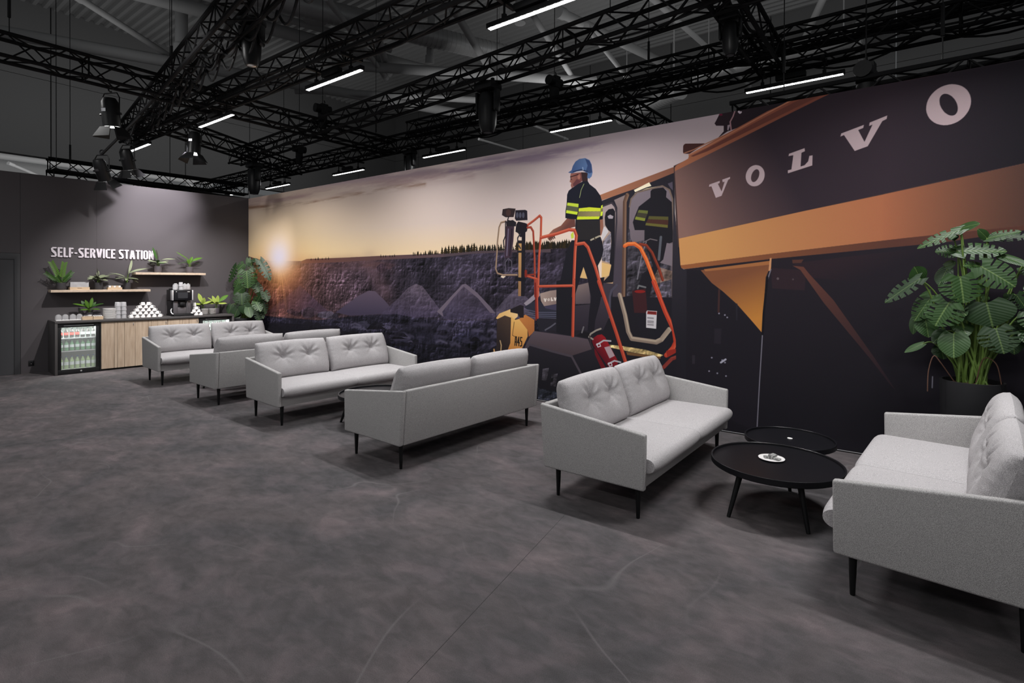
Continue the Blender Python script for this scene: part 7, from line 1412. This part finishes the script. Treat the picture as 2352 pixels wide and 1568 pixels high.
# white cups
cp = thing('coffee_cup', 'c', 'cup', (0, 0, 0), WR, 'pyramid of white cups')
obj('cup_body', MB().lathe([(.0001, .056), (.026, .056), (.0285, .052), (.040, .004), (.0405, .0), (.0375, .0), (.036, .006), (.026, .05), (.0001, .052)], 22), M['white'], cp)
obj('handle', MB().tube([(-.030, 0, .042), (-.052, 0, .044), (-.060, 0, .030), (-.052, 0, .016), (-.037, 0, .014)], .0045, 6), M['white'], cp)
first = True
for lv, n in enumerate((6, 5, 4, 3, 2)):
    for i in range(n):
        s_ = 2.03 + ((n - 1) / 2 - i) * .0905; z = ZT + lv * .0565
        lb = 'white cup in the big pyramid, %s row up, %s from the left' % (ORD[lv], ORD[i]) if lv < 4 else 'white cup on top of the big pyramid, %s of the two' % ('left' if i == 0 else 'right')
        rz = WR + (0 if i >= n / 2 else PI) + (-.5 if lv % 2 else .35)
        if first: cp.location = BW(s_, .40, z); cp.rotation_euler = (0, 0, rz); cp['label'] = lb; first = False
        else: place(cp, s_, .40, z, lb, rz)
for lv, n in enumerate((3, 2, 1)):
    for i in range(n):
        c2 = place(cp, 1.165 + ((n - 1) / 2 - i) * .082 , .37, ZT + lv * .0565, 'white cup right of the coffee machine, small pile, %s row up, %s from left' % (ORD[lv], ORD[i]) if lv < 2 else 'white cup on top of the small pile right of the coffee machine', WR + .8 * i)
        c2['group'] = 'small pile of white cups'
for lv in range(4):
    c2 = tag(obj('paper_cup', MB().lathe([(.0001, .07), (.023, .07), (.033, .0), (.031, .0), (.022, .068), (.0001, .068)], 20), M['white'], None, BW(1.165 - .005 + .0 * lv, .26, ZT + lv * .058)), 'tall white cup behind the small cup pile, %s from the bottom' % ORD[lv], 'cup', 'column of white cups behind the small pile')
sc_ = tag(obj('saucer', MB().lathe([(.0001, 0), (.032, 0), (.036, .002), (.066, .012), (.067, .0138), (.064, .0142), (.034, .005), (.0001, .004)], 28).mesh('saucer'), M['white'], None, BW(1.00, .37, ZT)), 's', 'saucer', 'stacks of white saucers on the counter')
first = True
for st, s_ in (('left', 1.005), ('right', .865)):
    for i in range(9):
        lb = 'white saucer in the %s saucer stack, %s from the bottom' % (st, ORD[i])
        if first: sc_['label'] = lb; sc_.location = BW(s_, .37, ZT); first = False
        else: place(sc_, s_, .37, ZT + i * .0128, lb)
rosette('variegated yellow-green leafy plant behind the saucer stacks', .985, .17, ZT, .06, .12, M['pot'], [(.35, 0, 1.1, .29, .085, 'leaf_lime', .1), (.75, .2, .2, .24, .08, 'leaf_lime', .25), (-.5, .3, .4, .24, .085, 'leaf_lime', .25), (.0, .4, .55, .22, .08, 'leaf_lime', .2), (-.8, .2, .3, .28, .08, 'leaf_lime', .3), (.9, .1, -.05, .24, .06, 'leaf_deep', .3), (.2, .3, .2, .2, .07, 'leaf_deep', .2), (-.2, .1, .85, .2, .07, 'leaf_lime', .2)], 71)
rosette('variegated yellow-green plant in a mauve pot at the mural end of the counter', .735, .2, ZT, .062, .125, M['pot_mauve'], [(.6, .1, .7, .26, .08, 'leaf_lime', .2), (-.1, .1, 1.1, .24, .075, 'leaf_lime', .1), (-.75, .1, .85, .32, .11, 'leaf_green', .25), (.85, .2, .2, .26, .075, 'leaf_lime', .3), (-.6, .3, .15, .26, .1, 'leaf_lime', .3), (.1, .4, .3, .2, .07, 'leaf_lime', .2), (-.85, .1, .35, .24, .08, 'leaf_deep', .3), (.3, .1, .85, .24, .07, 'leaf_lime', .2)], 83)

# coffee machine
cm = thing('coffee_machine', 'black and silver coffee machine with a screen, on the counter under the upper shelf', 'coffee machine', BW(1.44, .33, ZT), WR)
obj('body', MB().box(-.155, -.24, .035, .155, .10, .29).mesh('body', bevel=.006), M['black_plastic'], cm)
obj('head', MB().box(-.165, -.24, .30, .165, .155, .505).mesh('head', bevel=.008), M['black_plastic'], cm)
for sx in (-1, 1): obj('front_panel', MB().box(sx * .15, .10, .045, sx * .075, .118, .285).mesh('front_panel', bevel=.003), M['machine_grey'], cm)
obj('front_panel', MB().box(-.074, .10, .045, .074, .116, .165).mesh('front_panel', bevel=.003), M['machine_grey'], cm)
for sx in (-1, 1): obj('chrome_side', MB().box(sx * .182, .06, .305, sx * .160, .168, .50).mesh('chrome_side', bevel=.004), M['bright_metal'], cm)
fp = obj('display', MB().box(-.155, .156, .31, .155, .166, .495).mesh('display', bevel=.003), M['table_top'], cm)
obj('touch_screen', MB().box(-.085, .1662, .345, .085, .1675, .455), M['screen'], fp)
obj('power_mark', MB().box(.105, .1662, .465, .118, .1672, .478), M['paper'], fp); obj('maker_mark', MB().box(-.12, .1662, .466, -.075, .1672, .474), M['paper'], fp)
obj('spout', MB().box(-.045, .10, .20, .045, .165, .262).mesh('spout', bevel=.012), M['black_plastic'], cm)
obj('steam_wand', MB().tube([(-.06, .12, .285), (-.085, .16, .28), (-.092, .165, .18)], .005, 8), M['chrome'], cm)
obj('drip_tray', MB().box(-.175, .0, .0, .175, .235, .042).mesh('drip_tray', bevel=.008), M['black_metal'], cm)
obj('foot', MB().box(-.165, -.24, 0, .165, .0, .034), M['black_metal'], cm)
obj('chrome_arc', MB().tube([(.178, .225, .045), (.195, .215, .05), (.205, .18, .075), (.198, .14, .115), (.178, .11, .145)], .010, 8), M['bright_metal'], cm)
obj('bean_hopper', MB().box(-.14, -.2, .505, .14, .02, .53).mesh('bean_hopper', bevel=.004), M['black_plastic'], cm)
ZJ = ZT + .506
jr = thing('glass_jar', 'j', 'jar', (0, 0, 0), WR, 'jars on the coffee machine')
obj('jar_wall', MB().lathe([(.0001, 0), (.036, 0), (.039, .01), (.039, .085), (.032, .10), (.030, .10), (.036, .082), (.036, .012), (.0001, .008)], 22), M['tumbler'], jr)
obj('lid', MB().lathe([(.034, .1), (.034, .112), (.010, .116), (.010, .126), (.0001, .127)], 20), M['bright_metal'], jr)
jc = obj('contents', MB().lathe([(.0001, .01), (.034, .01), (.034, .07), (.0001, .072)], 18), M['coffee_beans'], jr)
for i, (s_, c_) in enumerate(((1.555, 0), (1.515, 0), (1.385, 1), (1.325, 1))):
    o_ = .42 if i != 1 else .36
    lb = ['clear jar at the left front on top of the coffee machine', 'clear jar behind the left one on top of the coffee machine', 'jar of brown sugar on the coffee machine, left of two', 'jar of brown sugar on the coffee machine, right of two'][i]
    j = jr if i == 0 else dup(jr, (0, 0, 0), None, lb)
    if i == 0: jr['label'] = lb
    j.location = BW(s_, o_, ZJ)
    if not c_:
        for ch in list(j.children):
            if ch.name.startswith('contents') and i == 1: bpy.data.objects.remove(ch)
bpy.data.objects.remove(jc)
for k, (dz, ds) in enumerate(((0, .0), (.07, .004))):
    place(tu, 1.452 + ds, .43, ZJ + dz, 'upturned tumbler on top of the coffee machine between the jars, %s one' % ('lower' if k == 0 else 'upper'))

# ================================================================== rig above the booth
def truss(label, p0, p1, zb, size=.29, rc=.027, rb=.011, pitch=.30):
    P0 = Vector((*p0, zb)); P1 = Vector((*p1, zb)); d = P1 - P0; L_ = d.length; a = math.atan2(d.y, d.x)
    t = thing('lighting_truss', label, 'truss', P0, a, 'black lighting trusses'); h_ = size / 2
    for y in (-h_, h_):
        for z in (0, size): obj('chord', MB().tube([(0, y, z), (L_, y, z)], rc, 8), M['truss'], t)
    n = max(2, int(L_ / pitch)); st = L_ / n
    for f in range(4):
        m = MB()
        for i in range(n):
            x0, x1 = i * st, (i + 1) * st; s_ = i % 2
            if f == 0: q = ((x0, -h_, size * s_), (x1, -h_, size * (1 - s_)))
            elif f == 1: q = ((x0, h_, size * (1 - s_)), (x1, h_, size * s_))
            elif f == 2: q = ((x0, -h_ + size * s_, 0), (x1, h_ - size * s_, 0))
            else: q = ((x0, h_ - size * s_, size), (x1, -h_ + size * s_, size))
            m.tube(q, rb, 5, caps=False)
        obj('lattice', m, M['truss'], t)
    for x in [k * 3.0 for k in range(int(L_ / 3) + 1)] + [L_ - .03]:
        obj('coupling_frame', MB().tube([(x, -h_, 0), (x, -h_, size), (x, h_, size), (x, h_, 0), (x, -h_, 0)], .016, 6), M['truss'], t)
    return t
ZT_ = 4.45
TA = truss('long black truss carrying the front row of lamps, nearest of the long ones', (3.0, 4.22), (-13.2, 4.08), ZT_)
TB = truss('long black truss over the mural front, above the big moving light', (2.5, 5.45), (-13.4, 6.38), ZT_)
TC = truss('long black truss behind the mural carrying the rear row of lamps', (3.4, 7.92), (-18.8, 7.78), ZT_)
truss('higher black truss behind the rear row of lamps', (3.4, 8.75), (-9.5, 8.6), 5.0)
truss('low black truss directly behind the top edge of the mural at the right', (3.4, 6.62), (-1.75, 6.72), 3.41)
truss('cross truss running from the upper left edge to the rear row', (-9.42, -.6), (-9.42, 8.0), ZT_)
truss('cross truss behind the second lamp of the front row', (-11.5, 4.1), (-13.35, 8.0), ZT_)
TG = truss('low truss along the top of the dark station wall', (-13.6, 2.9), (-14.4, 7.4), 3.46)
TI = truss('diagonal truss crossing the ceiling at the upper left', (-3.4, 2.5), (-13.0, 4.0), ZT_ + .02)
TJ = truss('short cross truss at the upper right with cables', (-1.58, 4.3), (-1.58, 8.0), ZT_ + .01)
truss('short cross truss going back behind the third rear lamp', (-4.05, 7.9), (-3.95, 12.4), ZT_)
truss('cross truss meeting the mural lamps at the far left', (-15.9, 7.9), (-16.2, 3.4), 4.13)

def batten(label, x0, x1, y, group):
    L_ = x1 - x0; t = thing('batten_lamp', label, 'lamp', ((x0 + x1) / 2, y, BZ), 0, group)
    obj('housing', MB().box(-L_ / 2 - .02, -.032, .004, L_ / 2 + .02, .032, .055).mesh('housing', bevel=.004), M['black_metal'], t)
    n = max(4, int(L_ / .075)); m = MB()
    for i in range(n): x = -L_ / 2 + L_ * (i + .5) / n; m.lathe([(.0001, -.004), (.020, -.004), (.026, .004), (.0001, .005)], 10, (x, 0, 0))
    m.box(-L_ / 2, -.022, -.003, L_ / 2, .022, .003)
    obj('lit_lenses', m, M['led'], t)
    for s_ in (-1, 1):
        if 1:
            x = s_ * L_ * .32
            obj('hanging_bracket', MB().box(x - .02, -.02, .056, x + .02, .02, .10).tube([(x, 0, .1), (x, 0, .23)], .012, 6).box(x - .02, -.17, .20, x + .02, .17, .235), M['black_metal'], t)
            obj('hook_clamp', MB().tube([(x + .035 * math.cos(q), 0, .262 + .035 * math.sin(q)) for q in [k * PI / 5 for k in range(10)]], .009, 6), M['black_metal'], t)
    if L_ > .6: obj('power_unit', MB().box(-.20, -.05, .075, .16, .03, .14).mesh('power_unit', bevel=.008), M['black_metal'], t)
    return t
NM = ['nearest, at the top centre of the photo', 'second from the top centre', 'third, left of the ceiling middle', 'farthest, above the station wall']
for (x0, x1, y), n_ in zip(FRONT_ROW, NM): batten('lit white lamp bar of the front row, ' + n_, x0, x1, y, 'lamp bars of the front row')
NM = ['nearest, above the letters on the mural', 'second, above the worker', 'third, above the middle of the printed sky', 'fourth from the right', 'fifth from the right, near the wall corner', 'short farthest one by the corner']
for (x0, x1, y), n_ in zip(BACK_ROW, NM): batten('lit white lamp bar of the rear row, ' + n_, x0, x1, y, 'lamp bars of the rear row')

def moving_head(label, x, y, z, s_=1.0, tilt=0, rz=0):
    """z is the top clamp"""
    t = thing('moving_head_light', label, 'stage light', (x, y, z), rz, 'moving head lights')
    obj('base', MB().box(-.17 * s_, -.13 * s_, -.14 * s_, .17 * s_, .13 * s_, -.03 * s_).mesh('base', bevel=.03 * s_), M['black_plastic'], t)
    for q in (-1, 1):
        obj('clamp', MB().box(q * .09 * s_ - .02, -.02, -.03 * s_, q * .09 * s_ + .02, .02, .03), M['black_metal'], t)
        obj('yoke_arm', MB().prism([(q * .15 * s_, -.14 * s_), (q * .19 * s_, -.14 * s_), (q * .185 * s_, -.42 * s_), (q * .165 * s_, -.46 * s_), (q * .145 * s_, -.42 * s_)], -.06 * s_, .06 * s_).mesh('yoke_arm', bevel=.01), M['black_plastic'], t)
    hd = obj('head', MB().lathe([(.0001, -.74), (.085, -.735), (.10, -.70), (.125, -.62), (.135, -.5), (.137, -.34), (.13, -.24), (.11, -.18), (.0001, -.17)], 24).mesh('head'), M['black_plastic'], t); hd.scale = (s_, s_, s_)
    obj('front_lens', MB().lathe([(.0001, -.005), (.04, -.003), (.06, .004), (.0001, .006)], 18), M['chrome'], hd, (0, 0, -.742))
    return t
moving_head('big black moving light hanging in the middle above the mural', -4.93, 5.93, 4.47, 1.0)
moving_head('black moving light at the corner above the sunset part of the mural', -12.6, 6.45, 4.42, 1.05)
moving_head('black moving light among the trusses at the upper right', -1.60, 6.0, 4.49, .62)
moving_head('dark moving light half hidden behind the mural, between rear lamps', -8.72, 7.87, 4.43, .8)
moving_head('black moving light on the diagonal truss at the upper left', -6.35, 3.22, 4.75, .8, rz=.5)
def profile_spot(label, x, y, z, rz, tilt, s_=1.0, lit=True, drop=None):
    t = thing('spotlight', label, 'spotlight', (x, y, z), rz, 'theatre spotlights with barn doors')
    if drop: obj('drop_pole', MB().tube([(0, 0, -.04), Matrix.Rotation(-rz, 3, 'Z') @ Vector(drop)], .022, 8), M['black_metal'], t)
    obj('hook_clamp', MB().tube([(.0 + .04 * math.cos(q), 0, -.01 + .04 * math.sin(q)) for q in [k * PI / 5 for k in range(9)]], .011, 6), M['black_metal'], t)
    obj('yoke', MB().tube([(-.125 * s_, 0, -.33 * s_), (-.125 * s_, 0, -.12 * s_), (-.09 * s_, 0, -.06 * s_), (.09 * s_, 0, -.06 * s_), (.125 * s_, 0, -.12 * s_), (.125 * s_, 0, -.33 * s_)], .009, 6), M['black_metal'], t)
    bd = obj('body', MB().lathe([(.0001, .20), (.07, .20), (.095, .15), (.10, 0), (.10, -.16), (.0001, -.155)], 20).mesh('body'), M['black_plastic'], t, (0, 0, -.33 * s_), (tilt, 0, 0)); bd.scale = (s_, s_, s_)
    for q in (-1, 1): obj('knob', MB().tube([(q * .1, 0, 0), (q * .15, 0, 0)], .016, 8), M['black_plastic'], bd)
    obj('spec_plate', MB().box(-.03, -.104, .02, .03, -.0985, .06), M['chrome'], bd)
    obj('lens', MB().lathe([(.0001, -.158), (.085, -.158), (.085, -.162), (.0001, -.164)], 20), M['lens_glow'] if lit else M['table_top'], bd)
    for k in range(4):
        a = k * PI / 2; m = MB(); w0, w1 = .075, .12
        m.hexa([(-w0, -.105, -.165), (w0, -.105, -.165), (w0, -.101, -.165), (-w0, -.101, -.165), (-w1, -.18, -.29), (w1, -.18, -.29), (w1, -.176, -.288), (-w1, -.176, -.288)])
        obj('barn_door', m, M['black_metal'], bd, (0, 0, 0), (0, 0, a))
    return t
profile_spot('spotlight with barn doors high above the left end of the station wall', -9.5, 2.72, 4.42, .5, .12, 1.15)
profile_spot('spotlight with barn doors below the third front lamp', -10.5, 4.27, 4.43, .6, -.1, 1.1)
profile_spot('spotlight with barn doors close to the wall beside the farthest front lamp', -11.25, 3.47, 4.06, .6, .35, 1.0, drop=(.02, .14, .44))
profile_spot('lit spotlight low over the top edge of the station wall', -11.2, 3.08, 3.80, .6, .45, 1.0, drop=(.5, .46, .70))
def hoist(label, x, y, z):
    t = thing('chain_hoist', label, 'hoist', (x, y, z), 1.45, 'chain hoists on the trusses')
    obj('motor', MB().tube([(-.16, 0, 0), (.16, 0, 0)], .085, 14).box(-.06, -.08, -.11, .08, .08, .09), M['hoist'], t)
    obj('chain', MB().tube([(0, 0, .08), (0, 0, 12.5 - z)], .007, 5), M['hoist'], t)
    obj('chain_bag', MB().lathe([(.0001, -.40), (.07, -.38), (.09, -.2), (.085, -.12), (.0001, -.12)], 12), M['hoist'], t)
    obj('hook', MB().tube([(.03, 0, .18), (.05, 0, .14), (.03, 0, .1), (0, 0, .12)], .01, 6), M['hoist'], t)
    return t
hoist('black chain hoist above the rear truss in the middle', -5.15, 8.05, 5.15)
hoist('black chain hoist above the rear truss at the left', -12.6, 7.62, 4.95)
hoist('black chain hoist on the low truss near the big letters', -.42, 6.66, 3.78)
hoist('black chain hoist above the cross truss at the left', -9.42, 6.2, 5.0)
WIRES = [(-9.42, 1.6, 4.75, 'left cross truss'), (-9.42, 3.5, 4.75, 'left cross truss by the front truss'), (-13.55, 3.2, 3.75, 'low truss on the station wall'), (-8.0, 4.15, 4.75, 'front truss'), (-9.9, 7.9, 4.75, 'rear truss left of the middle'), (-2.9, 5.75, 4.75, 'mural front truss at the right'), (-1.2, 6.7, 3.72, 'low truss behind the letters'), (.2, 6.6, 3.72, 'low truss at the right edge'), (-6.3, 7.85, 4.75, 'rear truss near the middle'), (-3.3, 7.85, 4.75, 'rear truss at the right')]
for x, y, z, n_ in WIRES:
    w_ = thing('suspension_wire', 'thin black wire rising to the roof from the ' + n_, 'wire', (x, y, z), 0, 'suspension wires')
    obj('wire', MB().tube([(0, 0, 0), (0, 0, 12.5 - z)], .006, 5), M['hoist'], w_); obj('wire_clamp', MB().tube([(0, 0, .25), (0, 0, .55)], .018, 6), M['hoist'], w_)
# cables lying along and looping off the trusses
rnd = random.Random(9)
def cable(parent, p0, p1, n, sag, r=.013):
    inv = (Matrix.Translation(parent.location) @ Matrix.Rotation(parent.rotation_euler.z, 4, 'Z')).inverted()
    P0, P1 = Vector(p0), Vector(p1); pts = []
    for i in range(n * 8 + 1):
        u = i / (n * 8); p = P0.lerp(P1, u); p.z -= sag * abs(math.sin(PI * n * u)) * (1 + .4 * math.sin(5 * u)); p.y += .05 * math.sin(9 * u); pts.append(inv @ p)
    obj('power_cable', MB().tube(pts, r, 6), M['hoist'], parent)
for k in range(3): cable(TA, (2.5, 4.16 + .05 * k, ZT_ + .17 - .05 * k), (-12.8, 4.06 + .05 * k, ZT_ + .17 - .05 * k), 9 - 2 * k, .05 + .05 * k)
for k in range(2): cable(TB, (2.2, 5.55, ZT_ + .1), (-12.9, 6.38, ZT_ + .16), 8 + 3 * k, .06 + .04 * k)
for k in range(3): cable(TC, (3.0, 7.9 + .05 * k, ZT_ + .2 - .04 * k), (-17.5, 7.75 + .05 * k, ZT_ + .2 - .04 * k), 12 + k, .07 + .05 * k)
for k in range(4): cable(TI, (-3.8, 2.6 + .06 * k, ZT_ + .2 - .05 * k), (-12.9, 3.95 + .04 * k, ZT_ + .2 - .05 * k), 10 + 2 * k, .06 + .04 * k, .016)
for x in (.1, 2.3, 4.4): obj('hanger_rod', MB().tube([(x, 0, .29), (x, 0, 9.0)], .007, 5), M['hoist'], TG)
cable(TG, (-13.65, 3.0, 3.8), (-14.4, 7.2, 3.8), 7, .06, .022)
cable(TJ, (-1.6, 4.4, 4.72), (-1.6, 7.8, 4.72), 5, .12, .02)
